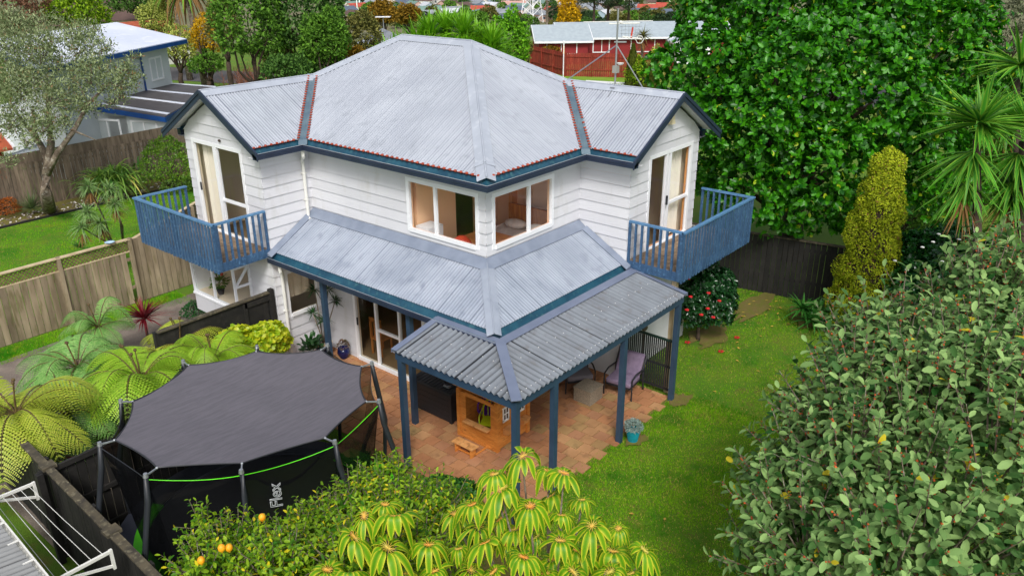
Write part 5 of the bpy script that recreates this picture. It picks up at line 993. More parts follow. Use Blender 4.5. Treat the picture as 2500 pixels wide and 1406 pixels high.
hb = atD(1340,1330,9.2); umbrella_heads('yellow green umbrella tree with drooping leaf whorls at bottom centre', (hb[0],hb[1],0), H1, 51, 8.7)
hb = atD(940,1350,8.9); umbrella_heads('smaller umbrella tree stem overlapping the lemon tree', (hb[0],hb[1],0), H2, 52, 8.5)
# tree ferns
l_fernL = LEAF('fern_lime', lin(176,210,64), lin(140,188,40), rough=.5, trans=.35); l_fernB = LEAF('fern_bluegreen', lin(156,196,110), lin(108,168,78), rough=.5, trans=.3); l_fernY = LEAF('fern_yellow', lin(202,210,84), lin(168,190,58), rough=.5, trans=.35)
m_fst = M('fern_stem', lin(74,52,34), lin(110,96,50), rough=.7, scale=10)
def tree_fern(label, base, top, R, nf, mat, seed, a0=0, a1=6.283, rise=.5):
    rng = np.random.default_rng(seed); o = thing('tree_fern', label, 'tree fern', base); top = V(*top); mb = MB(); b = V(*base); mb.tube([b-V(0,0,.05), (b+top)/2+V(.05,.02,0), top], [.09,.075,.085], 9); mb.build('trunk', m_barkd, o)
    for f in range(nf):
        a = a0+(a1-a0)*(f+rng.uniform(-.2,.2))/nf; r = R*rng.uniform(.8,1.1); h = rise*rng.uniform(.1,1.7); dz_ = rng.uniform(.3,.85); r = r*rng.uniform(.75,1.1); N_ = 27; t = np.linspace(0,1,N_); dr = V(math.cos(a), math.sin(a), 0); side = V(-dr[1], dr[0], 0)
        path = top+dr*(r*t)[:,None]+V(0,0,1)*(h*np.sin(t*2.2)-dz_*r*t**2.2)[:,None]; mb = MB(); mb.tube(path[::3], list(np.linspace(.014,.003,len(path[::3]))), 5); fr = mb.build('frond', m_fst, o)
        tan = norm(np.gradient(path, axis=0)); k = np.arange(3, N_); P_, AX, NN, LL, WW = [], [], [], [], []
        for i in k:
            u = t[i]; pl = r*.33*math.sin(math.pi*min(1, (u*.92+.10)))**.75*(1 if u < .95 else .6)
            for sg in (1, -1):
                ax = unit(side*sg+tan[i]*.5-V(0,0,.12+.2*rng.random())); nrm = unit(np.cross(tan[i], side)); nrm = nrm*np.sign(nrm[2]+1e-6); m = 11
                s_ = np.arange(1, m+1)/m; q = path[i]+ax*pl*s_[:,None]-V(0,0,1)*(.35*pl*s_**2)[:,None]; pw = min(pl*.2,.036*r)*np.sqrt(np.maximum(.03, 1-s_))+.003; d2 = unit(np.cross(ax, nrm))
                for sg2 in (1, -1): P_.append(q); AX.append(np.tile(unit(d2*sg2+ax*.35), (m,1))); NN.append(np.tile(nrm, (m,1))); LL.append(pw); WW.append(np.full(m, pl/m*1.15))
        leaves('pinnae', np.vstack(P_), np.vstack(AX), np.vstack(NN), np.concatenate(LL), np.concatenate(WW), mat, fr, TQ)
    for j in range(2): a = rng.random()*6; mb = MB(); q = top; mb.tube([q, q+V(.05*math.cos(a),.05*math.sin(a),.35), q+V(.1*math.cos(a),.1*math.sin(a),.62)], [.02,.014,.01], 6); mb.ball(q+V(.1*math.cos(a),.1*math.sin(a),.65), .035); mb.build('crozier', m_fst, o)
def fern_at(label, px, py, z, R, nf, mat, seed, **k): c = at(px, py, z); tree_fern(label, (c[0]+.1,c[1]+.1,0), c, R, nf, mat, seed, **k)
fern_at('blue green tree fern nearest the driveway', 190, 900, 1.5, 1.6, 17, l_fernB, 61); fern_at('lime green tree fern against the left edge of the trampoline', 345, 930, 1.65, 1.6, 17, l_fernL, 62)
fern_at('yellow green tree fern in the left corner above the dark fence', 40, 1010, 1.9, 1.7, 17, l_fernY, 63); fern_at('small grey green tree fern beside the red cordyline', 240, 800, 1.1, .95, 14, l_fernB, 64)
fern_at('yellow green tree fern beside the black gate fence', 440, 840, 1.5, 1.3, 15, l_fernY, 65); fern_at('lime tree fern hanging over the rim of the trampoline', 520, 880, 1.6, 1.0, 14, l_fernL, 66); fern_at('low green tree fern filling behind the dark fence and trampoline', 165, 1015, 1.2, 1.4, 14, l_fernB, 67); fern_at('bright tree fern between the two cordylines', 300, 915, 1.3, 1.1, 14, l_fernY, 68)
l_redc = LEAF('burgundy_blade', lin(140,34,44), lin(94,22,34), rough=.4, trans=.2)
for lab, px, py, z, n, L in (('burgundy cordyline beside the driveway', 352, 778, .75, 90, .85), ('dark burgundy cordyline under the ferns by the dark fence', 128, 1128, .7, 50, .75)):
    c = at(px,py,z); o = thing('cordyline', lab, 'shrub', (c[0],c[1],0)); mb = MB(); mb.tube([(c[0],c[1],0),c], [.04,.03], 6); mb.build('stem', m_barkd, o); spiky(np.random.default_rng(n), c, n, L, .05, l_redc, o, lo=.05, bend=.25)
l_yel = LEAF('yellow_variegated_leaf', lin(214,214,40), lin(134,178,30), rough=.45, trans=.35)
tree('shrub', 'bright yellow green leafy shrub in front of the black gate fence', 'shrub', (-2.3,5.6,0), (-2.25,5.65,1.05), (1.15,.5,.55), l_yel, n=1100, k=5, L=.13, wr=.8, nl=8, r0=.04, seed=71, fill=400, T=TL)
tree('shrub', 'small dark green shrub on the driveway side of the black fence', 'shrub', tuple(at(478,775,0)), tuple(at(476,762,.2)), (.42,.35,.3), LEAF('dark_green_small', lin(40,110,40), lin(22,78,30)), n=900, L=.07, nl=5, r0=.02, seed=72)
# potted plants by the lower window
l_dark = LEAF('dark_strap', lin(46,92,40), lin(24,60,28), rough=.35, trans=.2)
x, y = -.02, 5.62; o = thing('potted_dracaena', 'multi headed dracaena in a blue pot filled with pale stones', 'potted plant', (x,y,0)); m_pot = M('blue_glazed_pot', lin(26,34,92), lin(20,24,66), rough=.2)
mb = MB(); mb.lathe((x,y,.03), [(.13,0),(.2,.12),(.22,.26),(.205,.34),(.22,.36),(.19,.36),(.18,.3),(0,.3)], 18); mb.build('pot', m_pot, o, smooth=True)
mb = MB(); mb.lathe((x,y,.03), [(.205,.335),(.228,.35),(.228,.375),(.19,.375)], 18); mb.build('rim', m_cream, o)
mb = MB(); rng = np.random.default_rng(3); [mb.ball((x+rng.uniform(-.13,.13), y+rng.uniform(-.13,.13), .35), rng.uniform(.02,.04), 0, 6, 4) for i in range(45)]; tag(mb.build('stones', M('pale_stone', lin(216,204,190), lin(180,164,148), rough=.8, scale=9), o), kind='stuff')
st = MB()
for i, (px, py) in enumerate(((768,707),(801,708),(764,765),(793,782),(818,735))):
    yy = y-.12*(i % 2); xx = x; z = up(xx, yy, px, py); d = ray(px, py); h = math.hypot(xx-CAM[0], yy-CAM[1])/math.hypot(d[0], d[1]); c = CAM+d*h
    st.tube([(x,y,.35),(x+(c[0]-x)*.4,y+(c[1]-y)*.4,.35+(c[2]-.35)*.4+.05),c], [.022,.016,.013], 6); spiky(np.random.default_rng(80+i), c, 42, .27, .026, l_dark, o, lo=-.5, bend=.3)
st.build('stems', m_bark, o, smooth=True)
x, y = -.45, 5.5; o = thing('potted_plant', 'dark leafy potted plant beside the lower downpipe', 'potted plant', (x,y,0)); mb = MB(); mb.lathe((x,y,.02), [(.1,0),(.14,.2),(.12,.2),(0,.18)], 14); mb.build('pot', m_black, o, smooth=True)
rng = np.random.default_rng(5); d = sph(rng, 130); d[:,2] = np.abs(d[:,2])+.2; p = V(x,y,.3)+d*V(.28,.28,.4)*rng.uniform(.3,1,(130,1)); leaves('foliage', p, norm(d-V(0,0,.1)), norm(d+V(0,0,1)), .14, .09, l_dark, o, TL)
x, y = .22, 5.15; o = thing('potted_succulent', 'dark blue pot with small pinkish plant beside the dracaena', 'potted plant', (x,y,0)); mb = MB(); mb.lathe((x,y,.02), [(.1,0),(.16,.14),(.14,.28),(.12,.28),(0,.25)], 14); mb.build('pot', m_pot, o, smooth=True)
d = sph(rng, 160); d[:,2] = np.abs(d[:,2]); leaves('foliage', V(x,y,.32)+d*V(.13,.13,.16), norm(d), norm(d+V(0,0,1)), .06, .03, LEAF('pinkish_leaf', lin(150,110,100), lin(120,120,80)), o)
# camellia with red flowers
l_cam = LEAF('camellia_leaf', lin(34,82,36), lin(16,50,24), rough=.25, spec=.6, trans=.15); m_cred = M('red_petals', lin(214,28,30), lin(170,16,28), rough=.6, scale=30); m_cwht = M('white_petals', lin(240,240,234), rough=.7)
def flowers(par, pts, r, mat, rng):
    for p in pts:
        mb = MB()
        for k in range(9): a = k*2.4; t = .4+.6*(k/9); d = V(math.cos(a)*t, math.sin(a)*t, .5); mb.ball(V(*p)+d*r*.6, (r*.45,r*.45,r*.3), 0, 6, 3)
        mb.build('flower', mat, par, smooth=True)
cx = V(6.85,-1.35,0); o = tree('camellia', 'glossy dark camellia with red flowers beside the white wall', 'shrub', tuple(cx), (6.85,-1.35,1.12), (.9,.8,1.2), l_cam, n=1500, k=6, L=.1, wr=.5, nl=9, r0=.05, seed=73, fill=900, T=TL, h0=.4)
rng = np.random.default_rng(14); flowers(o, [atD(px,py,D) for px,py,D in ((1686,726,18.5),(1677,758,18.1),(1730,717,18.6),(1728,755,18.2),(1741,776,18.1),(1756,736,18.6),(1680,682,18.4),(1712,770,18.0))], .06, m_cred, rng)
fg = 'fallen petals and leaves on the lawn'
for i, (px, py) in enumerate(((1678,836),(1799,824),(1760,858))):
    c = at(px,py,.03); mb = MB(); [mb.ball(c+V(.05*math.cos(k*1.3), .05*math.sin(k*1.3), .01), (.04,.03,.015), 0, 6, 3) for k in range(5)]; tag(mb.build('fallen_flower', m_cred, smooth=True), 'fallen red camellia flower lying on the lawn', 'flower', fg)
m_fall = M('fallen_leaf_yellow', lin(206,176,66), lin(176,140,60), rough=.7, scale=12)
rng = np.random.default_rng(15); pts = [(1785,748),(1815,762),(1817,772),(1786,764),(1820,791),(1803,849),(1857,820),(1848,768),(1866,802),(1885,796),(1791,734),(1872,733),(1878,755),(1830,742),(1899,765),(1902,780),(1925,790),(1905,751),(1881,747),(1800,835),(1812,772),(1840,735),(1870,768),(1895,735),(1745,955),(1850,905),(1542,1253),(1623,1266),(1800,880)]
for i, (px, py) in enumerate(pts):
    c = at(px,py,.035); a = rng.random()*6; mb = MB(); u = V(math.cos(a),math.sin(a),.15)*.055; w = V(-math.sin(a),math.cos(a),.2)*.028; mb.poly([c-u, c-w+V(0,0,.012), c+u, c+w]); mb.poly([c+u, c+u*1.5+V(0,0,.005), c+u*1.02]); tag(mb.build('fallen_leaf', m_fall), 'curled yellow leaf lying on the lawn', 'leaf', fg)
# spiky plants near the back fence
l_spk = LEAF('sword_leaf', lin(72,136,52), lin(36,96,34), rough=.35, trans=.25)
o = thing('yucca', 'low spiky green yucca in front of the black back fence', 'shrub', tuple(at(1985,800,0)))
for i, (px, py, z) in enumerate(((1960,755,.45),(2000,760,.4),(1985,785,.25))): spiky(np.random.default_rng(90+i), at(px,py,z), 46, .72, .075, l_spk, o, lo=-.15, bend=.3)
# golden conifer
l_gold = LEAF('golden_conifer_spray', lin(196,206,44), lin(130,152,34), rough=.8, c3=lin(140,110,60), p3=.05, trans=.2, spec=.2)
rng = np.random.default_rng(95); bx, by = 10.15, -4.45; o = thing('conifer', 'golden clumpy conifer column in front of the black fence', 'tree', (bx,by,0)); lb = []
for i in range(66):
    z = .35+4.3*(i/66)**.95; R = np.interp(z, [0,.8,2.2,3.3,4.1,4.75], [.85,.95,.8,.58,.42,.14]); a = i*2.39996; rr_ = R*rng.uniform(.72,.98)-.1; s_ = rng.uniform(.18,.31); rr_ *= rng.uniform(.78,1.12); lb.append((V(bx+rr_*math.cos(a), by+rr_*math.sin(a), z), V(s_,s_,s_*1.25)))
lb.append((V(bx,by,4.75), V(.17,.17,.26))); lb.append((V(bx-.2,by+.2,4.6), V(.15,.15,.26))); lb.append((V(bx+.05,by-.25,4.62), V(.16,.16,.25)))
mb = MB(); mb.lathe((bx,by,0), [(.1,0),(.45,.5),(.55,1.2),(.48,2.2),(.32,3.3),(.22,4.0),(0,4.4)], 12); mb.build('trunk', m_barkd, o, smooth=True)  # dark core filling the crown, stands in for the shade between clumps
ps, ns = [], []
for c, r in lb:
    d = sph(rng, 900); p = c+d*r*(1+.03*rng.normal(size=(900,1))+.07*np.sin(d[:,:1]*11)*np.sin(d[:,1:2]*10)); ps.append(p); ns.append(d)
p = np.vstack(ps); d = np.vstack(ns); ax = norm(d*.25+rng.normal(size=d.shape)*.7+V(0,0,.4)); leaves('crown', p, ax, norm(d+rng.normal(size=d.shape)*.25), 
    .055*rng.uniform(.6,1.3,len(p)), .038, l_gold, o)
# hedge with white flowers
hc = atD(2330,655,20.5); o = tree('camellia', 'dark hedge like camellia dotted with white flowers right of the conifer', 'shrub', (hc[0],hc[1],0), tuple(hc+V(0,0,-.1)), (1.9,1.5,1.25), LEAF('white_camellia_leaf', lin(36,96,34), lin(16,60,22), rough=.25, trans=.15), n=3600, k=5, L=.11, wr=.5, nl=10, r0=.06, seed=74, fill=1500, h0=.3)
flowers(o, [atD(px,py,D) for px,py,D in ((2292,573,19.0),(2252,605,18.8),(2341,586,19.0),(2372,585,19.2),(2278,592,18.8),(2214,660,18.7),(2203,675,18.6),(2325,611,18.8),(2400,640,19),(2360,690,18.8),(2185,638,18.9),(2300,640,18.7))], .055, m_cwht, rng)
# tall spiky yuccas on the right edge
l_yuc = LEAF('yucca_blade', lin(72,150,40), lin(26,92,24), rough=.45, trans=.2, spec=.25, edge=lin(140,184,60)); m_dead = LEAF('dead_blade', lin(150,112,60), lin(110,82,48), rough=.8)
def tall_yucca(label, heads, base, seed):
    o = thing('tall_yucca', label, 'yucca', base); mb = MB()
    for i, (px, py, D, L, n) in enumerate(heads):
        c = atD(px, py, D); mb.tube([base, (V(*base)+c)/2+V(.1,.05,-.3), c-V(0,0,.3)], [.14,.1,.07], 8); r_ = np.random.default_rng(seed+i)
        spiky(r_, c, n, L, .10, l_yuc, o, lo=-.4, hi=1.0, bend=.10, edge=True, bendj=.5, fold=.3)
        spiky(r_, c-V(0,0,.55), int(n*.55), L*.9, .09, l_yuc, o, lo=-.9, hi=-.2, bend=.16, edge=True); spiky(r_, c-V(0,0,1.15), int(n*.5), L*.85, .08, l_yuc, o, lo=-1, hi=-.45, bend=.15, edge=True); spiky(r_, c-V(0,0,1.5), int(n*.4), L*.7, .04, m_dead, o, name='dead_leaves', lo=-1, hi=-.6, bend=.2)
    mb.build('trunk', m_barkd, o, smooth=True)
b = atD(2440,900,17); tall_yucca('tall spiky yucca with drooping skirt left of the frame edge', [(2393,302,15.5,1.15,95)], (b[0],b[1],0), 101)
b = atD(2540,900,17.5); tall_yucca('cluster of tall yucca heads cut by the right frame edge', [(2505,310,16.5,1.25,80),(2490,160,18,1.15,60),(2470,480,17.2,1.1,60)], (b[0],b[1],0), 111)
# ------------------------------------------------------------------ neighbour garden on the left
l_olive = LEAF('olive_leaf', lin(168,182,132), lin(92,112,66), rough=.6, c3=lin(132,104,66), p3=.05, trans=.2)
rng = np.random.default_rng(121); o = thing('tree', 'grey green fine leaved tree with pale trunks in the neighbour garden', 'tree', (1.0,24.2,0)); lb = []
for px, py, D, r in ((110,140,31,1.5),(40,110,31.5,1.5),(190,120,31.5,1.2),(230,190,30.5,1.1),(290,200,30.5,.75),(60,220,30,1.2),(130,240,30,1.0),(30,300,30,.9),(110,310,29.5,.8),(200,80,32.5,.7),(-20,200,31,1.5),(200,260,30,.6),(310,170,31,.45),(250,120,32,.5),(30,60,32,.9),(330,190,31,.3),(330,140,31.5,.25),(270,250,30.2,.3),(160,300,29.8,.35),(70,350,29.6,.35),(230,70,32.5,.3),(140,60,32,.35),(295,235,30.4,.35),(100,50,32,.4),(20,390,29.5,.35)): lb.append((atD(px,py,D), V(r,r,r*.7)*.88))
mb = MB(); b = V(1.0,24.2,0); f1_ = atD(112,430,30.2); 
for pth, r in (((b-V(0,0,.1), atD(112,470,30), f1_), (.26,.2,.17)), ((f1_, atD(108,370,30.2), atD(85,330,30.4), atD(80,260,30.6)), (.15,.13,.1,.05)), ((f1_, atD(125,350,30.2), atD(120,300,30.2), atD(115,200,30.6)), (.16,.13,.1,.05)), ((f1_, atD(140,375,30), atD(180,320,30), atD(215,255,30.3), atD(260,210,30.5)), (.14,.11,.09,.07,.03)), ((atD(180,320,30), atD(205,330,29.8), atD(240,345,29.8)), (.05,.03,.01)), ((atD(215,255,30.3), atD(190,200,30.5)), (.05,.02)), ((atD(108,370,30.2), atD(60,300,30.5), atD(20,250,30.8)), (.08,.05,.03))): mb.tube([tuple(q) for q in pth], list(r), 8)
for c, r in lb:
    for k in range(4): d = sph(rng,1)[0]; mb.tube([c-r*.3, c+r*d*.5, c+r*d*.95], [.03,.018,.006], 4)
mb.build('trunk', m_bark, o, smooth=True); p, nr = crown(rng, lb, 24000, .75, -.9); ax = norm(nr*.5+rng.normal(size=nr.shape)*.7+V(0,0,.4)); LL = .15*rng.uniform(.6,1.2,len(p)); p += rng.normal(size=p.shape)*.1; leaves('crown', p, ax, norm(rng.normal(size=p.shape)+V(0,0,.7)), LL, LL*.3, l_olive, o)
l_flax = LEAF('strap_leaf', lin(150,186,76), lin(70,124,44), rough=.4, c3=lin(200,194,100), p3=.08, trans=.25)
o = thing('flax', 'fountain shaped strap leaf clump against the old grey fence', 'shrub', (3.75,24.6,0)); rng = np.random.default_rng(131); n = 330; b = V(3.7,24.1,.7)+rng.normal(size=(n,3))*V(.4,.3,.15); d = sph(rng, n); d[:,2] = rng.uniform(.2,1.1,n); blades('leaves', b, d, 1.95*rng.uniform(.7,1.1,n), .085, l_flax, o, bend=.72, seg=6, bendj=.25, rng=rng)
tree('shrub', 'bright green rounded bush beside the old fence behind the left wing', 'shrub', (5.45,22.9,0), (5.45,22.9,1.15), (.95,.9,1.15), LEAF('bright_bush_leaf', lin(128,166,40), lin(80,130,34)), n=5200, L=.1, nl=9, r0=.05, seed=75, h0=.3)
tree('shrub', 'low green bush under the bright bush by the balcony rail', 'shrub', tuple(at(440,468,0)), tuple(at(435,455,.3)), (.8,.6,.45), LEAF('low_bush_leaf', lin(110,146,40), lin(64,104,34)), n=1800, L=.08, nl=6, r0=.03, seed=76)
l_cab = LEAF('narrow_blade', lin(96,148,52), lin(48,104,36), rough=.4, trans=.25, edge=lin(190,206,150))
def multi(label, heads, base_px, D0):
    b = at(*base_px, 0.); o = thing('cabbage_tree', label, 'shrub', b); mb = MB()
    for i, (px, py, dd) in enumerate(heads):
        c = atD(px, py, D0+dd); mb.tube([b, (b+c)/2+V(.1,0,-.1), c], [.035,.028,.022], 6); spiky(np.random.default_rng(140+i+int(px)), c, 85, .48, .035, l_cab, o, lo=-.75, bend=.3, edge=True); spiky(np.random.default_rng(340+i), c-V(0,0,.2), 34, .4, .03, m_dead, o, name='dead_leaves', lo=-1, hi=-.5, bend=.1)
    mb.build('trunk', m_bark, o, smooth=True)
multi('narrow leaved cabbage tree with four heads above the lattice fence', [(216,455,.3),(212,517,0),(199,555,-.2),(245,545,.1)], (275,600), 24.6); multi('narrow leaved cabbage tree with two heads nearest the balcony', [(267,463,.5),(280,498,.3)], (300,592), 24.8)
o = thing('cabbage_tree', 'small dark spiky rosette just above the lattice fence', 'shrub', tuple(at(195,612,0))); spiky(np.random.default_rng(150), at(195,605,.25), 60, .45, .035, l_cab, o, lo=0, bend=.2); 
o = thing('cabbage_tree', 'upright grey green spiky plant left of the pale trunk', 'shrub', tuple(at(77,518,0))); spiky(np.random.default_rng(151), at(77,510,.25), 110, .95, .035, LEAF('greygreen_spike', lin(110,130,76), lin(64,88,50)), o, lo=.0, bend=.15)
tree('shrub', 'orange brown mounded shrub at the far left garden bed', 'shrub', tuple(at(14,528,0)), tuple(at(14,510,.35)), (.6,.55,.42), LEAF('orange_leaf', lin(190,104,28), lin(140,76,24)), n=2200, L=.06, nl=6, r0=.02, seed=77)
mb = MB(); a = at(-20,500,0); b = at(52,485,0); mb.beam((a[0],a[1],.45),(b[0],b[1]+.1,.45),.05,.9); tag(mb.build('garden_screen', m_bfence), 'small dark garden screen behind the orange shrub', 'screen')
mb = MB(); rng = np.random.default_rng(160)
for i in range(420): x = rng.uniform(-1.5,7); y = 23.38+x*.03+rng.uniform(.08,1.2); mb.ball((x,y,.03), (rng.uniform(.02,.06),rng.uniform(.02,.05),.025), int(rng.random() < .3), 5, 3)
tag(mb.build('pebbles', [m_conc, M('white_stone', lin(220,214,206), rough=.8)]), kind='stuff')
# ------------------------------------------------------------------ neighbour house, left
m_nroof = M('pale_membrane_roof', lin(222,228,240), lin(206,214,230), rough=.55, scale=.5, c3=lin(232,236,244), s3=2); m_nblue = M('royal_blue_fascia', lin(16,74,144), lin(12,60,124), rough=.4); m_nwall = M('sage_grey_cladding', lin(208,215,218), lin(196,204,208), rough=.7, scale=1, bump=.003, bscale=20); m_ndark = M('brown_metal_roof', lin(86,82,84), lin(74,70,72), rough=.5)
nh = thing('neighbour_house', 'grey two level house with white flat roof and blue fascias', 'house', (8,31,0))
def prism(mb, top, th, m=0): q = [V(*p) for p in top]; mb.hexa([x-V(0,0,th) for x in q]+q, m)
RF = [(2.4,26.3,5.2),(12.64,32.47,5.2),(11.03,36.65,5.95),(2.6,31.9,5.95)]; mb = MB(); prism(mb, RF, .05); mb.build('roof', m_nroof, nh)
mb = MB(); 
for i in range(4): p, q = V(*RF[i]), V(*RF[(i+1)%4]); mb.beam(p-V(0,0,.14), q-V(0,0,.14), .06, .2)
mb.build('fascia', m_nblue, nh)
def inset(p, q, k): return V(*p)+(V(*q)-V(*p))*k
Wc = at(405,188,2.55); Wc = V(11.35,32.9,0); d1 = unit(V(*RF[0])-V(*RF[1]))*V(1,1,0); d2 = unit(V(*RF[2])-V(*RF[1]))*V(1,1,0); A0 = V(11.6,32.75,0); fp = [A0+d1*9.2, A0, A0+d2*3.2, A0+d2*3.2+d1*8.6]; mb = MB(); mb.hexa([*(p+V(0,0,0) for p in fp), *(p+V(0,0,h) for p, h in zip(fp, (5.08,5.08,5.7,5.7)))]); mb.build('wall', m_nwall, nh)
d1u = unit(d1); on = unit(V(d1u[1],-d1u[0],0)); on = on if np.dot(on, CAM-A0) > 0 else -on
window(nh, A0[:2], d1u[:2], on[:2], .75, 1.85, 3.35, 4.45, [1.3], name='window')
mb = MB(); q = A0+d1u*2.6+on*.03; mb.box(q[0]-.04,q[1]-.04,2.8,q[0]+.04,q[1]+.04,5.05); mb.build('corner_trim', m_nblue, nh)
# lower sloping dark roof with white ribs
F, R_, Bk, Lf = V(7.34,25.95,2.6), V(13.7,31.9,2.6), V(10.9,33.3,3.05), V(5.7,28.9,3.0); mb = MB(); prism(mb, (F,R_,Bk,Lf), .06); lrn = mb.build('lower_roof', m_ndark, nh)
for t in (.06,.36,.66,.97): mb = MB(); mb.beam(F*(1-t)+R_*t+V(0,0,.03), Lf*(1-t)+Bk*t+V(0,0,.03), .24, .03); mb.build('rib', m_nroof, lrn)
mb = MB(); mb.beam(F-V(0,0,.15), R_-V(0,0,.15), .06, .22); mb.beam(F-V(0,0,.15), Lf-V(0,0,.15), .06, .22); mb.build('fascia', m_nblue, nh)
mb = MB(); k = V(0,0,2.55); ctr = (F+R_+Bk+Lf)/4; fp = [p+(ctr-p)*.06 for p in (F,R_,Bk,Lf)]; mb.hexa([p*V(1,1,0) for p in fp]+[p*V(1,1,0)+V(0,0,2.5) for p in fp]); mb.build('wall', m_nwall, nh)
fl = unit((Lf-F)*V(1,1,0)); A1 = fp[0]*V(1,1,0); mb = MB(); E_ = A1+fl*9; inn = V(-fl[1],fl[0],0); inn = inn if np.dot(inn, CAM-A1) < 0 else -inn; mb.hexa([A1+fl*2.0, E_, E_+inn*4, A1+fl*2.0+inn*4]+[p+V(0,0,2.75) for p in (A1+fl*2.0, E_, E_+inn*4, A1+fl*2.0+inn*4)]); mb.build('wall', m_nwall, nh)
for u0 in (.5,2.4,4.3,6.2): window(nh, A1[:2], fl[:2], (-inn)[:2], u0, u0+1.3, .8, 2.3, [u0+.65])
mb = MB(); prism(mb, [at(0,385,2.0), at(110,345,2.0), at(150,372,1.7), at(10,398,1.7)], .08); tag(mb.build('lean_to_roof', M('pale_lean_to', lin(176,184,190), rough=.5)), 'pale flat lean to roof just above the old fence', 'roof')
tb = thing('brick_outbuilding', 'small terracotta roofed outbuilding at the left frame edge', 'outbuilding', tuple(at(-40,420,0))); q = atD(-48,398,34.5); q[2] = 2.2; mb = MB(); mb.hexa([q+V(-3,-.2,-2.2),q+V(.9,-.2,-2.2),q+V(.9,2.5,-2.2),q+V(-3,2.5,-2.2),q+V(-3,-.2,-.1),q+V(.9,-.2,-.1),q+V(.9,2.5,-.1),q+V(-3,2.5,-.1)]); mb.build('wall', m_tile, tb); mb = MB(); mb.hexa([q+V(-3,-.6,-.5),q+V(1.2,-.6,-.5),q+V(1.2,1.1,.4),q+V(-3,1.1,.4),q+V(-3,-.6,-.4),q+V(1.2,-.6,-.4),q+V(1.2,1.1,.5),q+V(-3,1.1,.5)]); mb.build('roof', m_tile, tb); mb = MB(); mb.beam(q+V(1.22,-.65,-.45), q+V(1.22,1.1,.48), .1, .2); mb.build('barge_board', m_trim, tb)
# ------------------------------------------------------------------ red house across the road
m_redw = M('red_weatherboard', lin(142,34,38), lin(128,28,32), rough=.7, scale=2); m_redf = M('red_brown_fence', lin(146,52,34), lin(118,38,26), rough=.8, scale=3, stretch=(3,3,.4), c3=lin(176,96,66), s3=6, isl=.2); m_gr = M('long_run_grey_roof', lin(172,184,190), lin(160,172,180), rough=.5)
rh = thing('red_house', 'long low dark red house with pale grey roof behind a red fence', 'house', (46,30,0))
def gable_house(par, c, ax, L, Wd, h, rise, mw, mr, ov=.45, trim=None, chim=False):
    ax = unit(V(ax[0],ax[1],0)); b = V(-ax[1],ax[0],0); c = V(*c); P = lambda u, v, z: c+ax*u+b*v+V(0,0,z); mb = MB()
    mb.hexa([P(-L/2,-Wd/2,-.3),P(L/2,-Wd/2,-.3),P(L/2,Wd/2,-.3),P(-L/2,Wd/2,-.3),P(-L/2,-Wd/2,h),P(L/2,-Wd/2,h),P(L/2,Wd/2,h),P(-L/2,Wd/2,h)])
    for s in (-1,1): mb.poly([P(s*L/2,-Wd/2,h),P(s*L/2,Wd/2,h),P(s*L/2,0,h+rise)])
    w = mb.build('wall', mw, par); mb = MB(); k = rise/(Wd/2)
    for s in (-1,1): mb.hexa([P(-L/2-ov,s*(Wd/2+ov),h-ov*k),P(L/2+ov,s*(Wd/2+ov),h-ov*k),P(L/2+ov,0,h+rise),P(-L/2-ov,0,h+rise),P(-L/2-ov,s*(Wd/2+ov),h-ov*k+.08),P(L/2+ov,s*(Wd/2+ov),h-ov*k+.08),P(L/2+ov,0,h+rise+.08),P(-L/2-ov,0,h+rise+.08)])
    r = mb.build('roof', mr, par)
    if trim:
        mb = MB()
        for s in (-1,1):
            mb.beam(P(-L/2-ov,s*(Wd/2+ov+.03),h-ov*k),P(L/2+ov,s*(Wd/2+ov+.03),h-ov*k),.06,.16)
            for e_ in (-1,1): mb.beam(P(e_*(L/2+ov+.03),s*(Wd/2+ov),h-ov*k),P(e_*(L/2+ov+.03),0,h+rise),.05,.18)
        mb.build('fascia', trim, par)
    return P
q0 = at(1300,135,1.0); q1 = at(1660,130,1.0); axd = unit((q1-q0)*V(1,1,0)); bk = V(-axd[1],axd[0],0); bk = bk if np.dot(bk, CAM-q0) < 0 else -bk
Pm = gable_house(rh, (q0+axd*10.8+bk*5.75)*V(1,1,0), axd, 15.5, 5.5, 2.2, .95, m_redw, m_gr, .45, m_trim); Pp = gable_house(rh, (q0+axd*2.9+bk*3.9)*V(1,1,0), axd, 4.4, 5.2, 2.1, 1.0, m_redw, m_gr, .4, m_trim)
front = -bk; W0 = (q0+axd*2.75+bk*3.0)*V(1,1,0)-0*bk; F0 = (q0+axd*.2+bk*1.3)*V(1,1,0)
window(rh, F0[:2], axd[:2], front[:2], 1.2, 3.9, .9, 1.85, [2.5], glass=m_curtain); window(rh, W0[:2], axd[:2], front[:2], 3.1, 4.6, .8, 1.95, [3.9], glass=m_curtain); window(rh, W0[:2], axd[:2], front[:2], 6.6, 8.8, .8, 1.95, [7.6], glass=m_curtain)
pc = gable_house(rh, (q0+axd*14.4+bk*2.0)*V(1,1,0), bk, 3.5, 3.0, 1.9, .5, m_trim, m_gr, .3, m_trim)
fa = at(1297,166,0); fb = at(1380,187,0); fc = at(1545,190,0); fd = at(1640,193,0)
paling_fence('red_fence', 'tall red brown timber fence in front of the dark red house', fb[:2], fd[:2], 1.85, m_redf, None, .17, seed=31, posts=2.6); paling_fence('red_fence', 'short return of the red brown fence angled away on its left', fa[:2], fb[:2], 1.85, m_redf, None, .17, seed=32, posts=2.6)
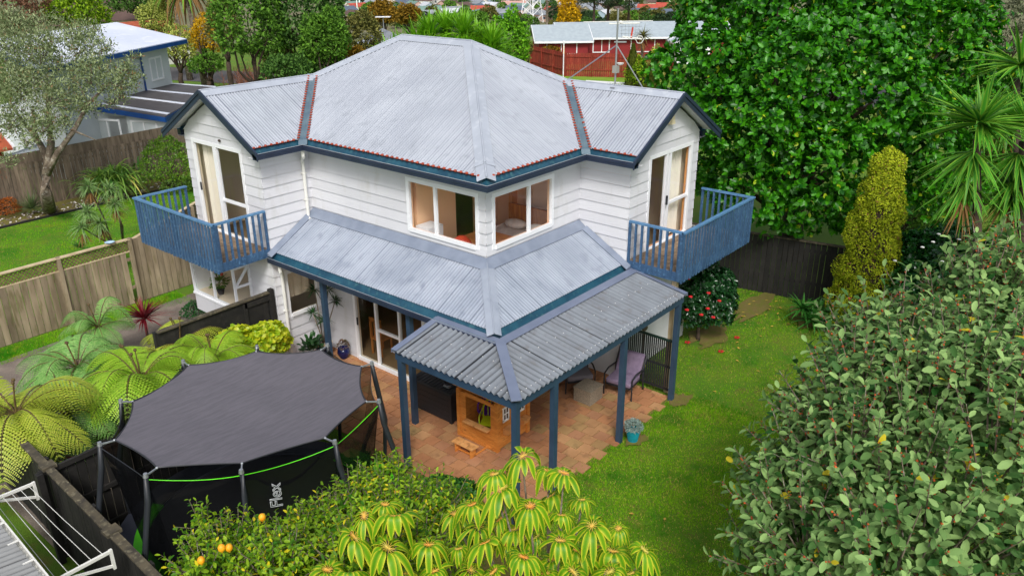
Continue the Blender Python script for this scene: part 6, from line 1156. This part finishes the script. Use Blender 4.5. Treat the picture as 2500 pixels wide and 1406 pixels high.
t = thing('street_sign', 'white street sign pole with a small yellow plate by the grass verge', 'sign', tuple(at(1375,190,0))); q = at(1375,190,0); mb = MB(); mb.tube([q, q+V(0,0,2.85)], .045, 8); mb.build('pole', m_trim, t); mb = MB(); mb.beam(q+V(0,0,2.15)-rtv*.06, q+V(0,0,2.15)+rtv*.06, .04, .6); mb.build('sign_plate', M('yellow_plate', lin(214,164,30), rough=.5), t)
w0, w1 = at(1430,223,0), at(1527,229,0); t = thing('picket_fence', 'low white slatted fence beside the road behind the right wing', 'fence', tuple((w0+w1)/2)); mb = MB(); n = 14; [mb.box(p[0]-.05,p[1]-.05,0,p[0]+.05,p[1]+.05,.7) for p in (w0+(w1-w0)*i/n for i in range(n+1))]; mb.beam(w0+V(0,0,.72), w1+V(0,0,.72), .12, .1); mb.beam(w0+V(0,0,.15), w1+V(0,0,.15), .06, .1); mb.build('pickets', m_trim, t)
# ------------------------------------------------------------------ background trees
LB = {k: LEAF('bg_'+k, lin(*[min(255,int(q*1.18)) for q in a]), lin(*[int(q*.95) for q in b]), rough=.7, trans=.3, spec=.15) for k, a, b in (('brown',(124,92,70),(94,66,54)), ('lime',(136,164,36),(84,128,28)), ('dark',(86,122,54),(46,80,36)), ('mid',(104,146,50),(58,98,36)), ('pale',(176,182,96),(134,152,70)), ('gold',(206,166,26),(160,130,24)), ('olive',(120,118,62),(86,90,46)), (('rust',(150,118,40),(96,82,28))), ('grey',(112,116,92),(78,84,64)), ('bright',(118,172,38),(70,134,30)), ('pine',(62,84,52),(40,62,40)))}
def bg(label, px, py, D, rx, ry, kind, n=2600, L=.3, seed=0, nl=9, cat='tree', name='tree', group=None, wr=.5, r0=.18, **k):
    c = atD(px,py,D); z0_ = gz(c[0],c[1]); R = rx/FPX*D; Rz = ry/FPX*D*1.05; return tree(name, label, cat, (c[0],c[1],z0_), tuple(c), (R,R,Rz), LB[kind], n=n, L=L, wr=wr, nl=nl, seed=200+seed, r0=r0, group=group, inner=.22, low=-.9, sub=2, puff=4, h0=max(.5, (c[2]-z0_-Rz)*.8), **k)
bg('dense brown leaved tree in the top left corner', 30, 30, 55, 100, 60, 'brown', 5200, .22, 1); bg('yellow green rounded tree at the top left beyond the white roof', 185, 35, 58, 72, 55, 'lime', 5200, .26, 2); bg('dark green tree mass at the top between lime tree and palms', 340, 5, 80, 75, 38, 'dark', 3000, .4, 3)
bg('dark tree behind the brown house roof', 262, -5, 95, 50, 30, 'dark', 1600, .5, 4); bg('pale green fluffy shrub below the palms, upper', 385, 55, 63, 42, 42, 'pale', 4000, .2, 5, name='shrub', cat='shrub'); bg('pale green open shrub beside the white roof corner', 432, 118, 56, 46, 42, 'pale', 2600, .2, 6, name='shrub', cat='shrub')
bg('golden flowering shrub left of the dark green trees', 502, 95, 56, 38, 48, 'gold', 3000, .17, 7, name='shrub', cat='shrub'); bg('olive green shrub at the base of the golden shrub', 505, 160, 56, 40, 26, 'mid', 1500, .22, 8, name='shrub', cat='shrub')
bg('tall dark green tree left half of the clump behind the roof', 610, 70, 46, 85, 105, 'mid', 9000, .26, 9, nl=14); bg('tall dark green tree right half of the clump behind the roof', 735, 55, 48, 95, 105, 'dark', 9500, .26, 10, nl=14); bg('dark green tree spilling down beside the ridge', 795, 110, 44, 52, 75, 'mid', 4200, .25, 11)
bg('olive shrub behind the ridge between green and brown trees', 700, 175, 43, 60, 35, 'dark', 2200, .22, 12, name='shrub', cat='shrub'); bg('brown olive bush right of the dark green trees', 882, 95, 50, 52, 58, 'olive', 4200, .2, 13); bg('rust tinted bush low beside the ridge', 862, 150, 46, 38, 34, 'rust', 1800, .2, 14, name='shrub', cat='shrub')
bg('rust brown tree behind the spiky clump, left', 935, 36, 78, 30, 30, 'rust', 3000, .3, 15); bg('rust brown tree behind the spiky clump, right', 1000, 40, 82, 28, 26, 'rust', 2600, .32, 16); bg('bright green conical tree right of the spiky clump', 1240, 112, 50, 48, 72, 'bright', 5200, .22, 17); bg('brownish bush at the foot of the conical green tree', 1275, 130, 55, 24, 34, 'olive', 1400, .22, 18, name='shrub', cat='shrub')
bg('golden yellow tree rising behind the red house', 1388, 38, 95, 28, 36, 'gold', 2600, .34, 19)
bg('bright green shrub on the left verge', 700, 150, 52, 30, 24, 'bright', 900, .25, 21, name='shrub', cat='shrub'); bg('dense undergrowth below the middle of the dark trees', 690, 160, 50, 50, 26, 'olive', 2200, .2, 61, name='shrub', cat='shrub'); bg('dense undergrowth below the right dark trees', 770, 165, 45, 50, 34, 'dark', 2200, .2, 62, name='shrub', cat='shrub'); bg('olive fluffy tree right of the palms', 545, 60, 54, 40, 62, 'olive', 3600, .2, 63)
bg('sparse grey brown tree in the top right corner', 2440, 70, 42, 110, 95, 'grey', 5200, .2, 22, nl=10); bg('dark tree filling behind the yuccas on the right', 2440, 380, 32, 110, 150, 'dark', 6500, .25, 23); bg('dark evergreen behind the glossy tree, left', 1800, -10, 55, 130, 70, 'dark', 4200, .35, 24); bg('dark evergreen behind the glossy tree, right', 2250, 60, 50, 130, 110, 'mid', 4200, .35, 25)
bg('low bushes under the glossy tree beyond the black fence', 2200, 540, 28, 90, 45, 'mid', 2500, .16, 26, name='shrub', cat='shrub')
# spiky light green clump behind the ridge
l_pan = LEAF('broad_sword_leaf', lin(124,186,30), lin(66,136,20), rough=.35, trans=.3, edge=lin(150,200,50)); c0_ = atD(1085,120,46); o = thing('spiky_tree', 'bright green many headed sword leaf tree behind the main ridge', 'tree', (c0_[0],c0_[1],0)); mb = MB(); base = V(c0_[0],c0_[1],0)
for i, (px, py) in enumerate(((985,85),(1020,60),(1050,35),(1088,22),(1130,30),(1165,55),(1195,85),(1215,115),(960,115),(1000,115),(1045,85),(1090,65),(1135,80),(1170,100),(1060,120),(1110,110),(1150,125),(950,95),(1200,60),(1025,100))):
    c = atD(px, py+34, 46+.8*math.sin(i*3)); mb.tube([base, (base+c)/2, c], [.16,.1,.07], 6); r_ = np.random.default_rng(400+i); n = 120; d = sph(r_, n); d[:,2] = r_.uniform(-.05,1.9,n); blades('leaves', np.tile(c-V(0,0,.5),(n,1)), d, 1.95*r_.uniform(.7,1.1,n), .17, l_pan, o, bend=.22, seg=4, edge=True, bendj=.4, rng=r_)
mb.build('trunk', m_bark, o)
# palms with dead skirts
for k_, (lab, px, D) in enumerate((('left of two tall palms with drooping dead fronds', 418, 62), ('right of two tall palms with drooping dead fronds', 453, 58))):
    c = atD(px, -28, D); b = V(c[0]+.3, c[1]-.2, 0); o = thing('palm', lab, 'palm', b); mb = MB(); mb.tube([b, (b+c)/2+V(.05,.1,0), c], [.26,.19,.18], 9); mb.build('trunk', m_bark, o, smooth=True); r_ = np.random.default_rng(420+k_)
    spiky(r_, c, 60, 2.4, .22, LB['mid'], o, name='fronds', lo=-.2, bend=.7, seg=6); spiky(r_, c-V(0,0,.3), 22, 2.2, .26, m_dead, o, name='dead_fronds', lo=-.3, hi=.35, bend=1.1, seg=6)
# cypress columns, cordyline and hedge across the road
for i, (px, pt, lab) in enumerate(((1540,112,'tallest of three narrow cypress columns by the red fence'),(1566,148,'middle narrow cypress column beside the tallest one'),(1592,138,'right narrow cypress column nearest the glossy tree'))):
    b = at(px,236-i,0); zt = up(b[0],b[1],px,pt); r_ = np.random.default_rng(430+i); o = thing('cypress', lab, 'tree', b); mb = MB(); mb.tube([b,b+V(0,0,zt*.8)], [.08,.03], 6); mb.build('trunk', m_barkd, o); n = 3200; z = r_.random(n)**.9*zt; rad = .42*np.interp(z/zt, [0,.25,.7,1], [.8,1,.7,.08])*r_.uniform(.75,1.05,n); a = r_.random(n)*6.28
    p = np.stack([b[0]+rad*np.cos(a), b[1]+rad*np.sin(a), z],1); leaves('crown', p, norm(np.stack([np.cos(a)*.35,np.sin(a)*.35,np.ones(n)],1)+r_.normal(size=(n,3))*.2), norm(np.stack([np.cos(a),np.sin(a),0*a],1)+r_.normal(size=(n,3))*.3), .2, .06, LEAF('cypress_spray', lin(112,120,40), lin(72,88,30)), o)
for lab, px, py, D, rx, ry, kd, sd_ in (('yellow green shrub between the cypress columns', 1553, 185, 56, 26, 42, 'lime', 40), ('pale shrub behind the right cypress column', 1600, 175, 58, 26, 50, 'pale', 41), ('green shrub left of the road by the main ridge', 1262, 190, 56, 30, 40, 'dark', 42), ('flowering shrub in front of the red house porch', 1340, 122, 72, 24, 10, 'rust', 43)): bg(lab, px, py, D, rx, ry, kd, 1500, .2, sd_, name='shrub', cat='shrub')
c = atD(1570,88,60); o = thing('cordyline', 'single headed cordyline palm in front of the red house', 'tree', (c[0],c[1],0)); mb = MB(); mb.tube([(c[0],c[1],0),c], [.13,.1], 7); mb.build('trunk', m_bark, o); spiky(np.random.default_rng(440), c, 110, .95, .06, LB['olive'], o, lo=-.4, bend=.25); spiky(np.random.default_rng(441), c-V(0,0,.4), 50, .9, .06, m_dead, o, name='dead_leaves', lo=-1, hi=-.4, bend=.2)
# leafless red brown twiggy shrub behind the left wing
b = at(622,232,0); o = thing('bare_shrub', 'leafless reddish twiggy shrub behind the left wing ridge', 'shrub', b); rng = np.random.default_rng(450); mb = MB()
for i in range(110):
    s_ = b+V(rng.normal()*.9, rng.normal()*.6, 0); d = unit(V(rng.normal()*.45, rng.normal()*.45, 1)); L = rng.uniform(1.4,2.6); k1 = s_+d*L*.5+rng.normal(size=3)*.08; e = s_+d*L+V(rng.normal()*.2,rng.normal()*.2,0); mb.tube([s_, k1, e], [.03,.018,.006], 4, cap=False)
    for j in range(3): f = rng.uniform(.3,.85); mb.tube([s_+(e-s_)*f, s_+(e-s_)*f+unit(V(rng.normal(),rng.normal(),1.4))*rng.uniform(.4,.8)], [.012,.004], 4, cap=False)
mb.build('branches', m_twig, o)
# bare trees and pines toward the valley
def bare(label, px, py, D, h, seed, leafy=None, spread=.5):
    c = atD(px,py,D); b = V(c[0],c[1],gz(c[0],c[1])); o = thing('bare_tree' if not leafy else 'pine_tree', label, 'tree', b); rng = np.random.default_rng(seed); mb = MB(); top = c+V(0,0,h/2); mb.tube([b,(b+top)/2+V(.1,0,0),top], [h*.03,h*.02,h*.008], 6); T_ = []
    for i in range(26):
        f = rng.uniform(.35,.98); s_ = b+(top-b)*f; d = unit(V(rng.normal(),rng.normal(),.5)); e = s_+d*h*spread*rng.uniform(.3,.6)*(1.2-f*.6); mb.tube([s_,(s_+e)/2+V(0,0,.1),e], [h*.01,h*.006,h*.002], 4, cap=False); T_.append(e)
        for j in range(4): e2 = e-(e-s_)*rng.uniform(0,.5)+unit(rng.normal(size=3)+V(0,0,.6))*h*.09; mb.tube([e-(e-s_)*.3,e2], [h*.003,h*.001], 3, cap=False); T_.append(e2)
    mb.build('trunk', m_barkd if leafy else m_bark, o)
    if leafy: T_ = np.repeat(np.array(T_), 22, 0); p = T_+rng.normal(size=T_.shape)*h*.04*V(1,1,.5); leaves('crown', p, norm(rng.normal(size=p.shape)+V(0,0,.5)), norm(rng.normal(size=p.shape)), h*.045, h*.014, LB[leafy], o)
bare('leafless pale tree left of the golden tree', 1335, 25, 105, 7, 501); bare('leafless grey tree beside the first pine', 1410, 10, 150, 10, 502); bare('dark layered pine right of the golden tree', 1450, 22, 118, 8, 503, 'pine', .6); bare('tall open pine above the antenna', 1485, 8, 122, 9.5, 504, 'pine', .6); bare('broad pine right of the antenna', 1535, 22, 118, 7.5, 505, 'pine', .75)
# ------------------------------------------------------------------ nearby roofs and the valley town
def simple_house(label, c, ax, L, Wd, h, rise, mw, mr, group=None, win=0):
    o = thing('distant_house', label, 'house', c, group); P = gable_house(o, c, ax, L, Wd, h, rise, mw, mr, .35)
    if win:
        for s in (-1,1):
            for i in range(win): u = -L/2+L*(i+.5)/win; mb = MB(); mb.hexa([P(u-.6,s*(Wd/2+.0),1.0),P(u+.6,s*(Wd/2+.0),1.0),P(u+.6,s*(Wd/2+.04),1.0),P(u-.6,s*(Wd/2+.04),1.0),P(u-.6,s*(Wd/2+.0),2.1),P(u+.6,s*(Wd/2+.0),2.1),P(u+.6,s*(Wd/2+.04),2.1),P(u-.6,s*(Wd/2+.04),2.1)]); mb.build('window', m_farwin, o)
    return o
m_farwin = M('far_window', lin(70,80,92), rough=.2); mr_ = {k: M('far_roof_'+k, lin(*c), rough=.6, c2=lin(*[int(x*.88) for x in c]), scale=.5) for k, c in (('grey',(150,156,164)),('red',(188,84,66)),('brown',(104,82,74)),('white',(214,218,224)),('blue',(96,108,126)),('pink',(206,160,150)),('green',(120,150,140)))}
mwl = {k: M('far_wall_'+k, lin(*c), rough=.8) for k, c in (('white',(222,220,214)),('cream',(206,192,166)),('blue',(168,186,204)),('pink',(204,170,154)))}
c = atD(300,62,72); simple_house('orange tiled roof beyond the white flat roof', (c[0],c[1],0), (1,.2), 9, 6, 2.3, 1.3, mwl['white'], m_tile, win=3); c = atD(272,28,86); simple_house('brown roofed white house behind the orange roof', (c[0],c[1],0), (1,-.4), 9, 7, 3.0, 1.6, mwl['white'], mr_['brown'], win=3)
c = atD(958,82,60); simple_house('grey tiled roof half hidden left of the spiky clump', (c[0],c[1],0), (.6,1), 7, 6, 2.3, 1.5, mwl['cream'], mr_['grey'], win=2)
rng = np.random.default_rng(77); spots = []
gT = 'houses of the valley town'
named = [(1600,20,'cream house terrace high on the right slope','brown','cream'),(1585,36,'red roofed house below the right slope','red','white'),(1572,47,'blue grey roofed house left of the glossy tree','blue','white'),(1610,50,'dark roofed white house touching the glossy tree','blue','white'),(1255,26,'pink roofed house left of the pylon','pink','cream'),(1150,12,'pale blue house above the spiky clump','blue','blue'),(1085,4,'white roofed building above the spiky clump','white','white'),(1515,12,'white long house between the pines','white','white')]
for px, py, lab, kr, kw in named: c = at(px, py, -20.0); spots.append(c[:2]); a = rng.uniform(-.4,.4)+YAW/57.3-1.57; simple_house(lab, (c[0],c[1],-20), (math.cos(a),math.sin(a)), rng.uniform(10,13), 7, 3, 1.6, mwl[kw], mr_[kr], gT, 4)
pool = [(px, py) for py in (1,8,15,23,31,40,50) for px in range(845,1680,26)]; k_ = 0
for px, py in pool:
    px += rng.uniform(-14,14); py += rng.uniform(-3,3); c = at(px, py, -20.0)
    if any(np.hypot(*(c[:2]-s_)) < 13 for s_ in spots) or rng.random() < .25: continue
    spots.append(c[:2]); a = rng.uniform(-1.3,1.3)+YAW/57.3-1.57; kr = rng.choice(['grey','red','brown','white','blue','green','grey','white']); kw = rng.choice(['white','cream','white','blue','pink'])
    simple_house('%s walled house with %s roof in the distant valley town' % (kw, kr), (c[0],c[1],-20), (math.cos(a),math.sin(a)), rng.uniform(8,11.5), 6, 2.9, 1.6, mwl[kw], mr_[kr], 'valley houses with %s roof and %s walls' % (kr, kw), 3)
# valley trees: four crowns reused at many places
protos = []
for i, kd in enumerate(('dark','mid','olive','pine')):
    o = tree('valley_tree', 'rounded tree among the distant valley houses', 'tree', (0,0,0), (0,0,4.2), (3.6,3.6,3.2), LB[kd], n=900, L=.95, wr=.6, nl=7, r0=.25, seed=600+i, inner=.3, sub=0, group='trees of the valley town, %s green' % kd); o['label'] = 'rounded %s tree among the distant valley houses' % {'dark':'dark green','mid':'mid green','olive':'olive brown','pine':'blackish green'}[kd]; protos.append(o)
cnt = 0
for py in (-2,3,8,13,19,25,32,40,49,58,68,80):
    for px in range(830,1700,25 if py < 40 else 34):
        x_ = px+rng.uniform(-14,14); y_ = py+rng.uniform(-2.5,2.5); zz = -20.; c = at(x_, y_, zz)
        for _ in range(6): zz = gz(c[0], c[1]); c = at(x_, y_, zz)
        if py < 45 and any(np.hypot(*(c[:2]-s_)) < 8.5 for s_ in spots): continue
        if rng.random() < (.4 if py < 45 else .35) or cnt > 250: continue
        p_ = protos[rng.integers(4)]; clone(p_, (c[0],c[1],gz(c[0],c[1])-.5), rng.random()*6.28, scale=rng.uniform(.4,.95)*(1.1 if py > 40 else 1)); cnt += 1
for i, p_ in enumerate(protos): c = at(900+i*200, 6, -20.); p_.location = (c[0], c[1], -20.5)
# fields, electricity pylon, power poles, masts
m_field = M('bright_field', lin(132,186,44), rough=.9)
for px, py, w in ((895,30,60),(1440,48,40),(1470,44,50),(1340,47,30),(1545,8,60),(1640,4,70)): c = at(px,py,-20.); g = MB(); g.poly([(c[0]-w/3,c[1]-w/6,-19.9),(c[0]+w/3,c[1]-w/5,-19.9),(c[0]+w/3,c[1]+w/5,-19.9),(c[0]-w/4,c[1]+w/6,-19.9)]); struct(g, 'field', m_field)
c = at(1298,56,-20.); t = thing('pylon', 'lattice steel electricity pylon in the valley', 'pylon', (c[0],c[1],-20)); H = 26; mb = MB(); s_ = lambda z: 4.2*(1-z/H)+.8
for k in range(8):
    za, zb_ = H*k/8, H*(k+1)/8; a, b = s_(za)/1, s_(zb_)/1; qs = [(1,1),(1,-1),(-1,-1),(-1,1)]
    for i in range(4): p, q = qs[i], qs[(i+1)%4]; P_ = lambda q_, r, z: (c[0]+q_[0]*r/1.4, c[1]+q_[1]*r/1.4, -20+z); mb.tube([P_(p,a,za),P_(p,b,zb_)], .2, 4, cap=False); mb.tube([P_(p,a,za),P_(q,b,zb_)], .12, 4, cap=False); mb.tube([P_(q,a,za),P_(p,b,zb_)], .12, 4, cap=False)
for z in (18,22,25.5): mb.beam(V(c[0],c[1],-20+z)-rtv*5, V(c[0],c[1],-20+z)+rtv*5, .4, .4)
mb.build('lattice', m_trim, t)
for i, (px, py, lab) in enumerate(((873,34,'taller white mast on the valley sports field'),(879,26,'shorter white mast on the valley sports field'))): c = at(px,py,-20.); t = thing('mast', lab, 'mast', (c[0],c[1],-20)); mb = MB(); mb.tube([(c[0],c[1],-20),(c[0],c[1],-12.5)], [.35,.25], 6); mb.build('pole', m_trim, t); mb = MB(); mb.beam(V(c[0],c[1],-12.4)-rtv*1, V(c[0],c[1],-12.4)+rtv*1, .3, .5); mb.build('light_head', m_trim, t)
q = atD(935,42,60); t = thing('roof_aerial', 'flat white aerial on a short mast beyond the brown trees', 'antenna', (q[0],q[1],q[2]-2)); mb = MB(); mb.tube([q-V(0,0,2), q], .04, 6); mb.build('mast', m_steel, t); mb = MB(); mb.beam(q-rtv*.55, q+rtv*.55, .5, .05); mb.build('panel', m_trim, t)
